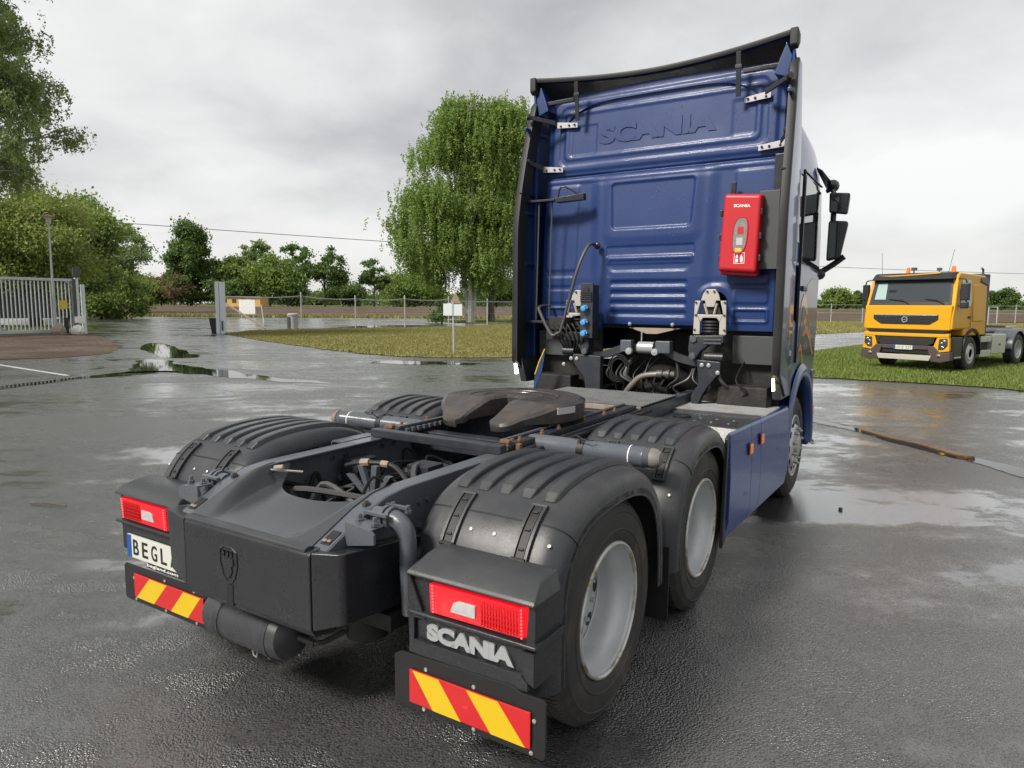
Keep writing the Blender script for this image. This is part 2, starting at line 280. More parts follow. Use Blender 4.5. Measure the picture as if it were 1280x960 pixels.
# ------------------------------------------------------------------ mesh helpers
class B:
    def __init__(s): s.v = []; s.f = []
    def add(s, vs, fs):
        o = len(s.v); s.v += [tuple(p) for p in vs]; s.f += [tuple(i + o for i in f) for f in fs]; return s
    def box(s, x0, x1, y0, y1, z0, z1):
        return s.add([(x0, y0, z0), (x1, y0, z0), (x1, y1, z0), (x0, y1, z0), (x0, y0, z1), (x1, y0, z1), (x1, y1, z1), (x0, y1, z1)],
                     [(3, 2, 1, 0), (4, 5, 6, 7), (0, 1, 5, 4), (1, 2, 6, 5), (2, 3, 7, 6), (3, 0, 4, 7)])
    def hull8(s, a, b):     # two matching loops of points joined into a solid
        n = len(a)
        return s.add(list(a) + list(b), [tuple(range(n - 1, -1, -1)), tuple(range(n, 2 * n))] + [(i, (i + 1) % n, n + (i + 1) % n, n + i) for i in range(n)])
    def prism(s, poly, ax, a, b):
        mk = {'x': lambda p, t: (t, p[0], p[1]), 'y': lambda p, t: (p[0], t, p[1]), 'z': lambda p, t: (p[0], p[1], t)}[ax]
        return s.hull8([mk(p, a) for p in poly], [mk(p, b) for p in poly])
    def tube(s, path, r, n=8, cap=True):
        P = [Vector(p) for p in path]; rs = r if isinstance(r, (list, tuple)) else [r] * len(P)
        o = len(s.v); up = None
        for i, p in enumerate(P):
            t = (P[min(i + 1, len(P) - 1)] - P[max(i - 1, 0)]).normalized()
            if up is None: up = t.orthogonal().normalized()
            up = (up - t * up.dot(t)); up = up.normalized() if up.length > 1e-6 else t.orthogonal().normalized()
            sd = t.cross(up)
            for k in range(n):
                a = 2 * math.pi * k / n; s.v.append(tuple(p + (up * math.cos(a) + sd * math.sin(a)) * rs[i]))
        for i in range(len(P) - 1):
            for k in range(n):
                s.f.append((o + i * n + k, o + i * n + (k + 1) % n, o + (i + 1) * n + (k + 1) % n, o + (i + 1) * n + k))
        if cap:
            s.f.append(tuple(o + k for k in range(n - 1, -1, -1))); s.f.append(tuple(o + (len(P) - 1) * n + k for k in range(n)))
        return s
    def cyl(s, a, b, r, n=16): return s.tube([a, b], r, n)
    def lathe(s, prof, c=(0, 0, 0), ax='x', n=48, closed=False):
        o = len(s.v); m = len(prof)
        for k in range(n):
            a = 2 * math.pi * k / n; ca, sa = math.cos(a), math.sin(a)
            for (r, h) in prof:
                p = {'x': (h, r * ca, r * sa), 'y': (r * ca, h, r * sa), 'z': (r * ca, r * sa, h)}[ax]
                s.v.append((p[0] + c[0], p[1] + c[1], p[2] + c[2]))
        for k in range(n):
            for j in range(m if closed else m - 1):
                j2 = (j + 1) % m; k2 = (k + 1) % n
                s.f.append((o + k * m + j, o + k2 * m + j, o + k2 * m + j2, o + k * m + j2))
        return s
    def grid(s, P):
        o = len(s.v); m = len(P[0])
        for row in P: s.v += [tuple(p) for p in row]
        for i in range(len(P) - 1):
            for j in range(m - 1): s.f.append((o + i * m + j, o + i * m + j + 1, o + (i + 1) * m + j + 1, o + (i + 1) * m + j))
        return s
    def shell(s, P, off):   # grid with thickness: off(i, j) -> second skin point
        m = len(P[0]); n = len(P); Q = [[off(i, j) for j in range(m)] for i in range(n)]
        o = len(s.v); s.grid(P); o2 = len(s.v); s.grid(Q)
        k = lambda b, i, j: b + i * m + j
        for j in range(m - 1):
            s.f.append((k(o, 0, j), k(o, 0, j + 1), k(o2, 0, j + 1), k(o2, 0, j))); s.f.append((k(o, n - 1, j), k(o, n - 1, j + 1), k(o2, n - 1, j + 1), k(o2, n - 1, j)))
        for i in range(n - 1):
            s.f.append((k(o, i, 0), k(o, i + 1, 0), k(o2, i + 1, 0), k(o2, i, 0))); s.f.append((k(o, i, m - 1), k(o, i + 1, m - 1), k(o2, i + 1, m - 1), k(o2, i, m - 1)))
        return s
    def ball(s, c, r, n=10, sc=(1, 1, 1)):
        rings = n // 2 + 1
        P = [[(c[0] + sc[0] * r * math.sin(math.pi * i / (rings - 1)) * math.cos(2 * math.pi * j / n), c[1] + sc[1] * r * math.sin(math.pi * i / (rings - 1)) * math.sin(2 * math.pi * j / n), c[2] + sc[2] * r * math.cos(math.pi * i / (rings - 1))) for j in range(n + 1)] for i in range(rings)]
        return s.grid(P)
    def mx(s, sx):
        if sx < 0: s.v = [(-x, y, z) for x, y, z in s.v]
        return s
    def xf(s, M): s.v = [tuple(M @ Vector(p)) for p in s.v]; return s
    def mesh(s, name, m, bevel=0.0, seg=2, ang=35, smooth=True, merge=False, normals=True):
        me = bpy.data.meshes.new(name); me.from_pydata(s.v, [], s.f)
        bm = bmesh.new(); bm.from_mesh(me)
        if merge: bmesh.ops.remove_doubles(bm, verts=bm.verts, dist=1e-5)
        if normals: bmesh.ops.recalc_face_normals(bm, faces=bm.faces)
        if bevel > 0:
            es = [e for e in bm.edges if len(e.link_faces) == 2 and e.calc_face_angle(0) > R(30)]
            bmesh.ops.bevel(bm, geom=es, offset=bevel, offset_type='OFFSET', segments=seg, profile=0.5, affect='EDGES', clamp_overlap=True)
        bm.to_mesh(me); bm.free()
        if smooth:
            me.polygons.foreach_set('use_smooth', [True] * len(me.polygons)); me.set_sharp_from_angle(angle=R(ang))
        if m: me.materials.append(MATS[m])
        return me
    def obj(s, name, m, parent=None, label=None, **k):
        o = link(name, s.mesh(name, m, **k), parent, label)
        if k.get('bevel'): w = o.modifiers.new('normals', 'WEIGHTED_NORMAL'); w.keep_sharp = True
        return o
def link(name, me, parent=None, label=None):
    o = bpy.data.objects.new(name, me); COL.objects.link(o)
    if parent: o.parent = parent
    if label: o['label'] = label
    return o
def thing(name, label, cat, loc=(0, 0, 0), rz=0.0, group=None):
    o = bpy.data.objects.new(name, None); COL.objects.link(o); o.empty_display_size = 0.2
    o.location = loc; o.rotation_euler = (0, 0, rz); return tag(o, label, cat, group)
def tag(o, label, cat, group=None):
    o['label'] = label; o['category'] = cat
    if group: o['group'] = group
    return o
def kind(o, k='structure'): o['kind'] = k; return o
def dup(o, parent, loc=None, rz=None):
    c = o.copy(); COL.objects.link(c); c.parent = parent
    if loc: c.location = loc
    if rz is not None: c.rotation_euler = (0, 0, rz)
    for ch in list(o.children): dup(ch, c)
    return c
_dg = None
def text_mesh(body, m, origin, right, up, w, h, depth=0.004, offset=0.0, bevel=0.0, spacing=1.0):
    cu = bpy.data.curves.new('lettering', 'FONT'); cu.body = body; cu.size = 1; cu.extrude = 0.5; cu.offset = offset; cu.space_character = spacing
    if bevel: cu.bevel_depth = bevel
    o = bpy.data.objects.new('lettering', cu); COL.objects.link(o)
    dg = bpy.context.evaluated_depsgraph_get(); me = bpy.data.meshes.new_from_object(o.evaluated_get(dg))
    bpy.data.objects.remove(o)
    n = len(me.vertices); a = np.empty(n * 3, 'f'); me.vertices.foreach_get('co', a); a = a.reshape(-1, 3)
    lo, hi = a.min(0), a.max(0)
    u = (a[:, 0] - lo[0]) / (hi[0] - lo[0]) * w; v = (a[:, 1] - lo[1]) / (hi[1] - lo[1]) * h; q = (a[:, 2] - lo[2]) / (hi[2] - lo[2]) * depth
    r_, u_ = np.array(right, float), np.array(up, float); nn = np.cross(r_, u_); nn /= np.linalg.norm(nn)
    p = np.array(origin)[None] + u[:, None] * r_ + v[:, None] * u_ + q[:, None] * nn
    me.vertices.foreach_set('co', p.astype('f').ravel()); me.update(); me.materials.clear(); me.materials.append(MATS[m]); me.name = 'lettering'
    return me
def smooth_path(pts, n=6):   # Catmull-Rom through points
    P = [Vector(p) for p in pts]; o = []
    for i in range(len(P) - 1):
        p0, p1, p2, p3 = P[max(i - 1, 0)], P[i], P[i + 1], P[min(i + 2, len(P) - 1)]
        for k in range(n):
            t = k / n
            o.append(0.5 * ((2 * p1) + (p2 - p0) * t + (2 * p0 - 5 * p1 + 4 * p2 - p3) * t * t + (3 * p1 - p0 - 3 * p2 + p3) * t ** 3))
    o.append(P[-1]); return o
def npmesh(name, v, f, m):   # fast mesh from arrays
    me = bpy.data.meshes.new(name); nv, nf, k = len(v), len(f), f.shape[1]
    me.vertices.add(nv); me.vertices.foreach_set('co', v.astype('f').ravel())
    me.loops.add(nf * k); me.loops.foreach_set('vertex_index', f.astype('i').ravel())
    me.polygons.add(nf); me.polygons.foreach_set('loop_start', np.arange(0, nf * k, k, dtype='i'))
    me.update(calc_edges=True); me.materials.append(MATS[m]); return me
# ------------------------------------------------------------------ blue tractor unit (x right, y forward, z up, origin under the rear axle)
YAW = 0.55876
T = thing('tractor_unit', 'blue tractor unit with bare chassis and fifth wheel standing on the wet yard', 'truck', (-0.5834, 3.5641, 0), -YAW)

def wheel_meshes(kind_):
    t = B(); n = 96
    side = [(0.298, -0.02), (0.306, -0.006), (0.325, 0.004), (0.352, 0.008), (0.356, 0.012), (0.362, 0.008), (0.395, 0.010), (0.43, 0.006), (0.434, 0.009), (0.440, 0.004), (0.468, -0.010), (0.470, -0.008), (0.482, -0.020), (0.492, -0.034)]
    tread = [(0.4955, -0.05), (0.4955, -0.085), (0.485, -0.088), (0.485, -0.097), (0.4965, -0.10), (0.4965, -0.14), (0.486, -0.142), (0.486, -0.152), (0.4965, -0.155), (0.4965, -0.195), (0.486, -0.198), (0.486, -0.207), (0.4955, -0.21), (0.4955, -0.245)]
    back = [(0.488, -0.262), (0.46, -0.285), (0.40, -0.30), (0.34, -0.298), (0.298, -0.28)]
    t.lathe(side + tread + back, n=n)
    for k in range(120):     # tread lugs at both shoulders, each a small wedge on the shoulder
        a = 2 * math.pi * k / 120; ca, sa = math.cos(a), math.sin(a); w = 0.0085
        for (h0, h1) in ((-0.030, -0.086), (-0.21, -0.258)):
            q = []
            for (r, h) in ((0.478 if h0 > -0.1 else 0.4935, h0 + (0.012 if h0 > -0.1 else 0)), (0.4995, h0 - 0.008), (0.4995, h1), (0.489, h1)):
                q.append((h, r, 0))
            A = [(h, r * ca - w * sa, r * sa + w * ca) for (h, r, _) in q]; C = [(h, r * ca + w * sa, r * sa - w * ca) for (h, r, _) in q]
            t.hull8(A, C)
    r = B(); disc = B()
    if kind_ == 'dual':
        r.lathe([(0.300, -0.024), (0.301, -0.006), (0.297, 0.003), (0.290, 0.004), (0.284, -0.002), (0.281, -0.022), (0.276, -0.045), (0.268, -0.07), (0.258, -0.09), (0.254, -0.13), (0.256, -0.165), (0.251, -0.186), (0.246, -0.190)], n=72)
        disc.lathe([(0.247, -0.188), (0.232, -0.182), (0.215, -0.176), (0.150, -0.172), (0.142, -0.166), (0.138, -0.20)], n=72)
    else:
        r.lathe([(0.300, -0.024), (0.301, -0.006), (0.297, 0.003), (0.290, 0.004), (0.284, -0.002), (0.281, -0.022), (0.270, -0.05), (0.262, -0.062)], n=72)
        disc.lathe([(0.263, -0.062), (0.240, -0.040), (0.215, -0.005), (0.195, 0.020), (0.140, 0.026), (0.132, 0.022), (0.128, 0.0)], n=72)
    return t.mesh('tyre', 'tyre', ang=28), r.mesh('rim', 'rim', ang=40), disc.mesh('disc', 'rim', ang=40)
TYRE, RIMD, DISCD = wheel_meshes('dual'); _, RIMF, DISCF = wheel_meshes('front')
def make_wheel(dual):
    w = bpy.data.objects.new('wheel', None); COL.objects.link(w); w.parent = T
    link('tyre', TYRE, w)
    if dual: o = link('tyre', TYRE, w); o.location = (-0.335, 0, 0)
    link('rim', RIMD if dual else RIMF, w); link('disc', DISCD if dual else DISCF, w)
    hb = B(); h0 = -0.20 if dual else 0.0
    q_ = 0.5 if dual else 0.45; hb.lathe([(0.136, h0), (0.13, h0 + 0.03 * q_), (0.105, h0 + 0.05 * q_), (0.10, h0 + 0.10 * q_), (0.09, h0 + 0.112 * q_), (0.0005, h0 + 0.114 * q_)], n=36)
    hb.obj('hub', 'rim' if dual else 'steel', w)
    nh = -0.172 if dual else 0.024
    nq = 0.75 if dual else 1.0; nutb = B(); nutb.lathe([(0.016 * nq, 0), (0.0155 * nq, 0.022 * nq), (0.011 * nq, 0.036 * nq), (0.0005, 0.037 * nq)], n=6)
    nm = nutb.mesh('wheel_nut', 'galv' if dual else 'steel')
    fl_ = B(); fl_.lathe([(0.3015, -0.010), (0.3025, 0.0), (0.298, 0.0065), (0.2905, 0.0075), (0.284, 0.0015), (0.2825, -0.006)], n=72); fl_.obj('rim_flange', 'rim_flange', w)
    if dual: gr = B(); gr.lathe([(0.2475, -0.1785), (0.2445, -0.1775), (0.2415, -0.1785)], n=72); gr.obj('disc_groove', 'hub_dark', w)
    for k in range(10):
        a = 2 * math.pi * (k + .5) / 10; o = link('wheel_nut', nm, w); rn_ = 0.152 if dual else 0.1675; o.location = (nh, rn_ * math.cos(a), rn_ * math.sin(a))
    nh_ = 8 if dual else 10; ht = -0.1745 if dual else 0.0; rr_ = 0.206 if dual else 0.222; hh = B()
    pts = [(ht, rr_ + 0.022 * math.cos(q), 0.034 * math.sin(q)) for q in [2 * math.pi * j / 14 for j in range(14)]]
    hh.hull8(pts, [(ht + (0.0015 if dual else 0.006), p[1], p[2]) for p in pts]); hm = hh.mesh('hand_hole', 'ink')
    for k in range(nh_): o = link('hand_hole', hm, w); o.rotation_euler = (2 * math.pi * k / nh_, 0, 0)
    return w
XW = 1.2114; ZW = 0.4952
wd = make_wheel(True); wf = make_wheel(False)
wd.location = (XW, 0, ZW); wf.location = (XW + 0.005, 4.338, ZW)
w = dup(wd, T, (XW, 1.3515, ZW)); w.rotation_euler = (1.1, 0, 0)
for (y_, s) in ((0, wd), (1.3515, wd), (4.338, wf)):
    w = dup(s, T, (-XW, y_, ZW)); w.rotation_euler = (0.4, 0, math.pi)
for y_ in (0, 1.3515):
    ax = B(); ax.cyl((-0.9, y_, ZW), (0.9, y_, ZW), 0.075, 14); ax.ball((0, y_, ZW), 0.24, 16, (1, 0.8, 1)); ax.obj('axle', 'grime', T)
ax = B(); ax.tube([(-0.95, 4.338, ZW), (-0.6, 4.338, ZW - 0.1), (0.6, 4.338, ZW - 0.1), (0.95, 4.338, ZW)], 0.06, 8); ax.obj('axle', 'grime', T)

# --- frame rails
ZT = 1.052
top = [(3.9, ZT), (-0.50, ZT), (-0.62, ZT - 0.012), (-0.74, ZT - 0.05), (-0.86, ZT - 0.105), (-0.96, ZT - 0.150)]
bot = [(-0.96, 0.885), (-0.80, 0.80), (-0.5, 0.775), (3.9, 0.775)]
for s in (1, -1):
    b = B(); b.prism(top + bot, 'x', 0.462, 0.470)
    n = len(top)
    b.hull8([(0.372, y, z) for y, z in top] + [(0.372, y, z - 0.010) for y, z in top[::-1]], [(0.4615, y, z) for y, z in top] + [(0.4615, y, z - 0.010) for y, z in top[::-1]])
    b.box(0.385, 0.4615, -0.5, 3.9, 0.775, 0.785)
    b.mx(s).obj('frame_rail', 'chassis', T, bevel=0.004, seg=2)
    # slot at the tail, with a dark pocket and rusty insides, and a folded foot under it
    sl = B(); sl.hull8([(0.402, -0.860, ZT - 0.101), (0.448, -0.860, ZT - 0.101), (0.448, -0.928, ZT - 0.132), (0.402, -0.928, ZT - 0.132)], [(0.402, -0.863, ZT - 0.1085), (0.448, -0.863, ZT - 0.1085), (0.448, -0.931, ZT - 0.1395), (0.402, -0.931, ZT - 0.1395)]); sl.mx(s).obj('slot', 'ink', T)
    sl = B(); sl.ball((0.415, -0.915, ZT - 0.124), 0.011, 8, (1, 1, 0.6)); sl.ball((0.436, -0.913, ZT - 0.124), 0.010, 8, (1, 1, 0.6)); sl.mx(s).obj('slot_bolt', 'rust_light', T)
    ft = B(); ft.prism([(-0.955, 0.906), (-0.985, 0.890), (-0.985, 0.862), (-0.955, 0.872)], 'x', 0.392, 0.458); ft.mx(s).obj('rail_foot', 'plastic_dark', T, bevel=0.004)
    nb = B(); nb.lathe([(0.0005, 0.022), (0.010, 0.022), (0.011, 0.014), (0.017, 0.013), (0.017, 0.0)], (0.425, -0.70, ZT - 0.038), 'z', 6); nb.mx(s).obj('rail_bolt', 'grease_plate', T)
    bl = B()
    for (y, z) in ((-0.42, 0.97), (-0.36, 0.97), (-0.42, 0.86), (-0.36, 0.86), (-0.05, 0.98), (0.05, 0.98), (0.0, 0.88), (0.35, 0.98), (0.45, 0.98), (0.4, 0.88)):
        bl.lathe([(0.015, 0.0), (0.015, 0.012), (0.0005, 0.013)], (0.470, y, z), 'x', 6); bl.lathe([(0.012, -0.02), (0.012, -0.0085), (0.0005, -0.02)], (0.470, y, z), 'x', 6)
    bl.mx(s).obj('rail_rivets', 'chassis', T)
    pl = B(); pl.box(0.4715, 0.478, -0.22, 0.20, 0.79, 0.99); pl.mx(s).obj('rail_plate', 'chassis_dark', T, bevel=0.003)

# --- moulded saddle cover between the rail ends
def rail_z(y):
    ys = [-0.96, -0.86, -0.74, -0.62, -0.50, 3.9]; zs = [ZT - 0.150, ZT - 0.105, ZT - 0.05, ZT - 0.012, ZT, ZT]
    return float(np.interp(y, ys, zs))
P = []
for i in range(33):
    v = i / 32; row = []
    for j in range(81):
        u = -1 + 2 * j / 80; yf = -0.40 - 0.26 * (1 - abs(u) ** 2.4) ; y = -0.955 + v * (yf + 0.955)
        zc = 0.908 + 0.060 * v ** 1.5 + 0.012 * (abs(u) ** 2); wb = 0.50 + 0.38 * v ** 0.8; q_ = min(1.0, max(0.0, (abs(u) - wb) / 0.20)); ws = q_ * q_ * (3 - 2 * q_)
        z = zc + (rail_z(y) + 0.006 - zc) * ws
        row.append((u * 0.384, y, z))
    P.append(row)
B().shell(P, lambda i, j: (P[i][j][0], P[i][j][1] + 0.004, P[i][j][2] - 0.012)).obj('saddle_cover', 'saddle', T, ang=50)
b = B(); b.prism([(-0.957, 0.905), (-0.957, 0.917), (-0.985, 0.921), (-1.004, 0.914), (-1.004, 0.900)], 'x', -0.36, 0.40); b.obj('cover_lip', 'plastic', T, bevel=0.003)

# --- tail box: centre panel, two end caps, crest
b = B(); b.prism([(-0.93, 0.909), (-0.998, 0.905), (-1.008, 0.893), (-1.008, 0.60), (-0.985, 0.565), (-0.90, 0.565)], 'x', -0.358, 0.428); b.obj('tail_panel', 'plastic_dark', T, bevel=0.006, seg=3)
for s in (1, -1):
    x0 = 0.432 if s > 0 else 0.362
    a = [(x0, -1.006, 0.908), (0.54, -0.975, 0.914), (0.56, -0.955, 0.914), (0.545, -0.32, 0.83), (x0, -0.32, 0.83)]
    c = [(x0, -1.006, 0.598), (0.535, -0.965, 0.628), (0.552, -0.945, 0.632), (0.54, -0.36, 0.56), (x0, -0.36, 0.56)]
    b = B(); b.hull8(a, c); b.mx(s).obj('tail_box_end', 'plastic_dark', T, bevel=0.007, seg=3)
cx, cz = -0.055, 0.765
b = B()   # embossed crest: ring shield with crowned head
sh = [(cx - 0.052, cz + 0.055), (cx - 0.025, cz + 0.072), (cx + 0.025, cz + 0.072), (cx + 0.052, cz + 0.055), (cx + 0.056, cz), (cx + 0.038, cz - 0.055), (cx + 0.012, cz - 0.082), (cx - 0.012, cz - 0.082), (cx - 0.038, cz - 0.055), (cx - 0.056, cz)]
b.tube([(x, -1.009, z) for x, z in sh + sh[:1]], 0.0045, 6)
for k in range(3):
    b.prism([(cx - 0.035 + k * 0.025, cz + 0.032), (cx - 0.022 + k * 0.025, cz + 0.032), (cx - 0.022 + k * 0.025, cz + 0.056), (cx - 0.0285 + k * 0.025, cz + 0.046), (cx - 0.035 + k * 0.025, cz + 0.056)], 'y', -1.014, -1.006)
b.prism([(cx - 0.03, cz + 0.028), (cx + 0.03, cz + 0.026), (cx + 0.034, cz - 0.002), (cx + 0.018, cz - 0.012), (cx + 0.024, cz - 0.03), (cx, cz - 0.066), (cx - 0.022, cz - 0.03), (cx - 0.034, cz - 0.004)], 'y', -1.0135, -1.006)
b.obj('crest', 'plastic_dark', T, bevel=0.002)
b = B(); b.box(cx - 0.018, cx + 0.022, -1.0105, -1.002, 0.585, cz - 0.088); b.obj('crest_stem', 'ink', T)

# --- air tank slung under the tail
b = B(); r = 0.115; zt = 0.395; yt = -0.79
b.lathe([(0.0005, -0.47), (0.06, -0.465), (0.098, -0.445), (r, -0.41), (r, 0.0), (r + 0.004, 0.002), (r + 0.004, 0.014), (r, 0.016), (0.104, 0.06), (0.07, 0.085), (0.0005, 0.095)], (0, yt, zt), 'x', 40); b.obj('air_tank', 'plastic', T)
b = B(); b.tube([(0.09, yt, zt), (0.20, yt, zt)], 0.014, 8); b.tube([(0.20, yt, zt), (0.24, yt + 0.02, zt + 0.01), (0.30, yt + 0.08, zt + 0.05)], 0.012, 8); b.obj('tank_fitting', 'grime', T)
for x in (-0.40, -0.09):
    b = B(); b.tube([(x, yt, zt - r), (x, yt, zt - r - 0.035)], 0.014, 8); b.box(x - 0.03, x + 0.03, yt - 0.02, yt + 0.02, zt - r - 0.012, zt - r + 0.004); b.obj('drain_valve', 'chassis', T)
    b = B(); b.lathe([(r + 0.003, x + 0.06), (r + 0.003, x + 0.09)], (0, yt, zt), 'x', 32); b.box(x + 0.06, x + 0.09, yt - 0.02, yt + 0.06, zt, 0.60); b.obj('tank_strap', 'chassis_dark', T)
b = B(); b.tube([(-0.18, yt - .03, zt - r - 0.002), (-0.17, yt - .03, zt - r - 0.03), (-0.15, yt - .03, zt - r - 0.035), (-0.145, yt - .03, zt - r - 0.01)], 0.004, 6); b.obj('drain_ring', 'steel', T)
b = B(); b.lathe([(0.09, -0.05), (0.09, 0.05), (0.06, 0.09), (0.0005, 0.095)], (0.34, -0.62, 0.46), 'z', 24); b.box(0.28, 0.55, -0.7, -0.45, 0.50, 0.57); b.obj('air_dryer', 'grime', T, bevel=0.004)
for s in (1, -1):
    b = B(); b.lathe([(0.0005, 0.20), (0.085, 0.20), (0.10, 0.24), (0.10, 0.32), (0.12, 0.34), (0.12, 0.62), (0.0005, 0.62)], (0.62 * s, -0.36, 0), 'z', 24); b.obj('air_spring', 'grime', T)
    b = B(); b.lathe([(0.105, 0.205), (0.105, 0.26), (0.08, 0.27)], (0.62 * s, -0.36, 0), 'z', 24); b.obj('spring_piston', 'bracket_plate', T)

# --- clamp bracket and elbow pipe on each rail
for s in (1, -1):
    b = B(); b.prism([(0.470, 0.90), (0.470, 1.00), (0.60, 0.985), (0.62, 0.97), (0.62, 0.93)], 'y', -0.865, -0.852); b.prism([(0.470, 0.998), (0.60, 0.985), (0.60, 0.979), (0.470, 0.990)], 'y', -0.852, -0.78)
    b.mx(s).obj('pipe_bracket', 'chassis', T, bevel=0.003)
    b = B(); pth = smooth_path([(0.48, -0.70, 0.985), (0.57, -0.70, 0.985), (0.62, -0.70, 0.965), (0.640, -0.695, 0.91), (0.640, -0.69, 0.78), (0.64, -0.68, 0.60)], 6); b.tube(pth, 0.036, 16); b.mx(s).obj('elbow_pipe', 'chassis', T)
    b = B()
    for x in (0.535, 0.565): b.lathe([(0.046, -0.008), (0.046, 0.008)], (x, -0.70, 0.985), 'x', 24); b.lathe([(0.0365, -0.008), (0.046, -0.008)], (x, -0.70, 0.985), 'x', 24); b.lathe([(0.0365, 0.008), (0.046, 0.008)], (x, -0.70, 0.985), 'x', 24)
    b.box(0.47, 0.59, -0.765, -0.745, 1.005, 1.016); b.box(0.47, 0.59, -0.64, -0.62, 1.005, 1.016); b.mx(s).obj('pipe_clamp', 'chassis', T)
    for (x, y) in ((0.50, -0.815), (0.585, -0.82), (0.50, -0.62), (0.585, -0.625)): b = B(); b.lathe([(0.0005, 0.034), (0.009, 0.032), (0.011, 0.014), (0.016, 0.012), (0.016, 0.0)], (x, y, 0.99), 'z', 6); b.mx(s).obj('clamp_bolt', 'chassis', T)

# --- mudguards
def resample(pts, n):
    P_ = smooth_path(pts, 10); dl = [0]
    for a, c in zip(P_, P_[1:]): dl.append(dl[-1] + (c - a).length)
    out_ = []; nn = []
    for k in range(n):
        s = dl[-1] * k / (n - 1); i = min(max(np.searchsorted(dl, s) - 1, 0), len(P_) - 2)
        q = (s - dl[i]) / max(dl[i + 1] - dl[i], 1e-9); out_.append(P_[i].lerp(P_[i + 1], q))
    for k in range(n):
        t_ = (out_[min(k + 1, n - 1)] - out_[max(k - 1, 0)]).normalized(); nn.append(Vector((0, -t_.z, t_.y)))
    return out_, nn
# (outer lip, side x, radial) cross-section, inner to outer
XSEC = [(0.585, -0.085), (0.590, -0.05), (0.605, -0.022), (0.635, -0.004), (0.68, 0.0), (0.92, 0.004), (1.14, 0.0), (1.19, -0.006), (1.228, -0.024), (1.250, -0.052), (1.258, -0.085), (1.258, -0.118), (1.252, -0.122)]
def fender(s, pts, x_in=0.0, name='mudguard', lo=None, hi=None):
    C_, NN = resample([(0, y, z) for y, z in pts], 60)
    P = []
    for c, nrm in zip(C_, NN):
        P.append([(x, c.y + nrm.y * d_, c.z + nrm.z * d_) for (x, d_) in XSEC])
    b = B(); b.shell(P, lambda i, j: (P[i][j][0] * (1 if j not in (0, len(XSEC) - 1) else 1), P[i][j][1] - NN[i].y * 0.008, P[i][j][2] - NN[i].z * 0.008))
    return b, C_, NN
def ridges(s, parent, C_, NN, i0, i1, xs):
    for x in xs:
        P = []
        for i in range(i0, i1 + 1):
            q = 1.0
            if i == i0: q = 0.15
            if i == i1: q = 0.05
            c, nrm = C_[i], NN[i]; row = []
            for (dx, dz) in ((-0.036, -0.002), (-0.030, 0.016), (-0.024, 0.020), (0.022, 0.020), (0.028, 0.016), (0.033, -0.002)):
                row.append((x + dx * (0.7 + 0.3 * q), c.y + nrm.y * (dz * q + 0.002), c.z + nrm.z * (dz * q + 0.002)))
            P.append(row)
        b = B(); b.grid(P); b.add(P[0], [tuple(range(6))]); b.add(P[-1], [tuple(range(6))]); b.mx(s).obj('ridge', 'plastic', parent, ang=18)
def seam(s, parent, C_, NN, i, name='seam'):
    b = B(); c, nrm = C_[i], NN[i]
    b.tube([(x, c.y + nrm.y * (d_ + 0.0005), c.z + nrm.z * (d_ + 0.0005)) for x, d_ in XSEC], 0.0035, 6); b.mx(s).obj(name, 'ink', parent)
def latch(s, parent, x, C_, NN, i0, i1):
    b = B(); fr = B(); ho = B()
    def pt(x, i, d_): return (x, C_[i].y + NN[i].y * d_, C_[i].z + NN[i].z * d_)
    for (xa, xb_, d0, d1, tgt) in ((x - 0.034, x - 0.022, 0.0, 0.016, fr), (x + 0.022, x + 0.034, 0.0, 0.016, fr), (x - 0.017, x + 0.017, 0.001, 0.012, b)):
        P0 = [[pt(xa, i, d0), pt(xa, i, d1), pt(xb_, i, d1), pt(xb_, i, d0)] for i in range(i0, i1 + 1)]
        tgt.grid([r_ + r_[:1] for r_ in P0]); tgt.add(P0[0], [(0, 1, 2, 3)]); tgt.add(P0[-1], [(0, 1, 2, 3)])
    for i in (i0, i1):
        fr.tube([pt(x - 0.034, i, 0.009), pt(x + 0.034, i, 0.009)], 0.009, 6)
    n = i1 - i0
    for k in range(3):
        i = i0 + 1 + (n - 2) * k // 2
        ho.tube([pt(x - 0.011, i, 0.013), pt(x + 0.011, i, 0.013)], 0.0055, 6)
    f_ = fr.mx(s).obj('latch_frame', 'plastic', parent)
    b.mx(s).obj('latch_strap', 'rubber_black', f_); ho.mx(s).obj('latch_hole', 'ink', f_)
    tb = B(); tb.tube([pt(x - 0.03, i0, 0.016), pt(x + 0.03, i0, 0.016)], 0.008, 8); tb.mx(s).obj('latch_bar', 'rubber_black', f_)
def screws(s, parent, pts, m='steel'):
    for p, nrm in pts:
        b = B(); q = Vector(nrm).to_track_quat('Z', 'Y').to_matrix().to_4x4(); b.lathe([(0.0085, 0.0), (0.0075, 0.003), (0.0005, 0.0045)], (0, 0, 0), 'z', 10); b.xf(Matrix.Translation(p) @ q); b.mx(s).obj('screw', m, parent)

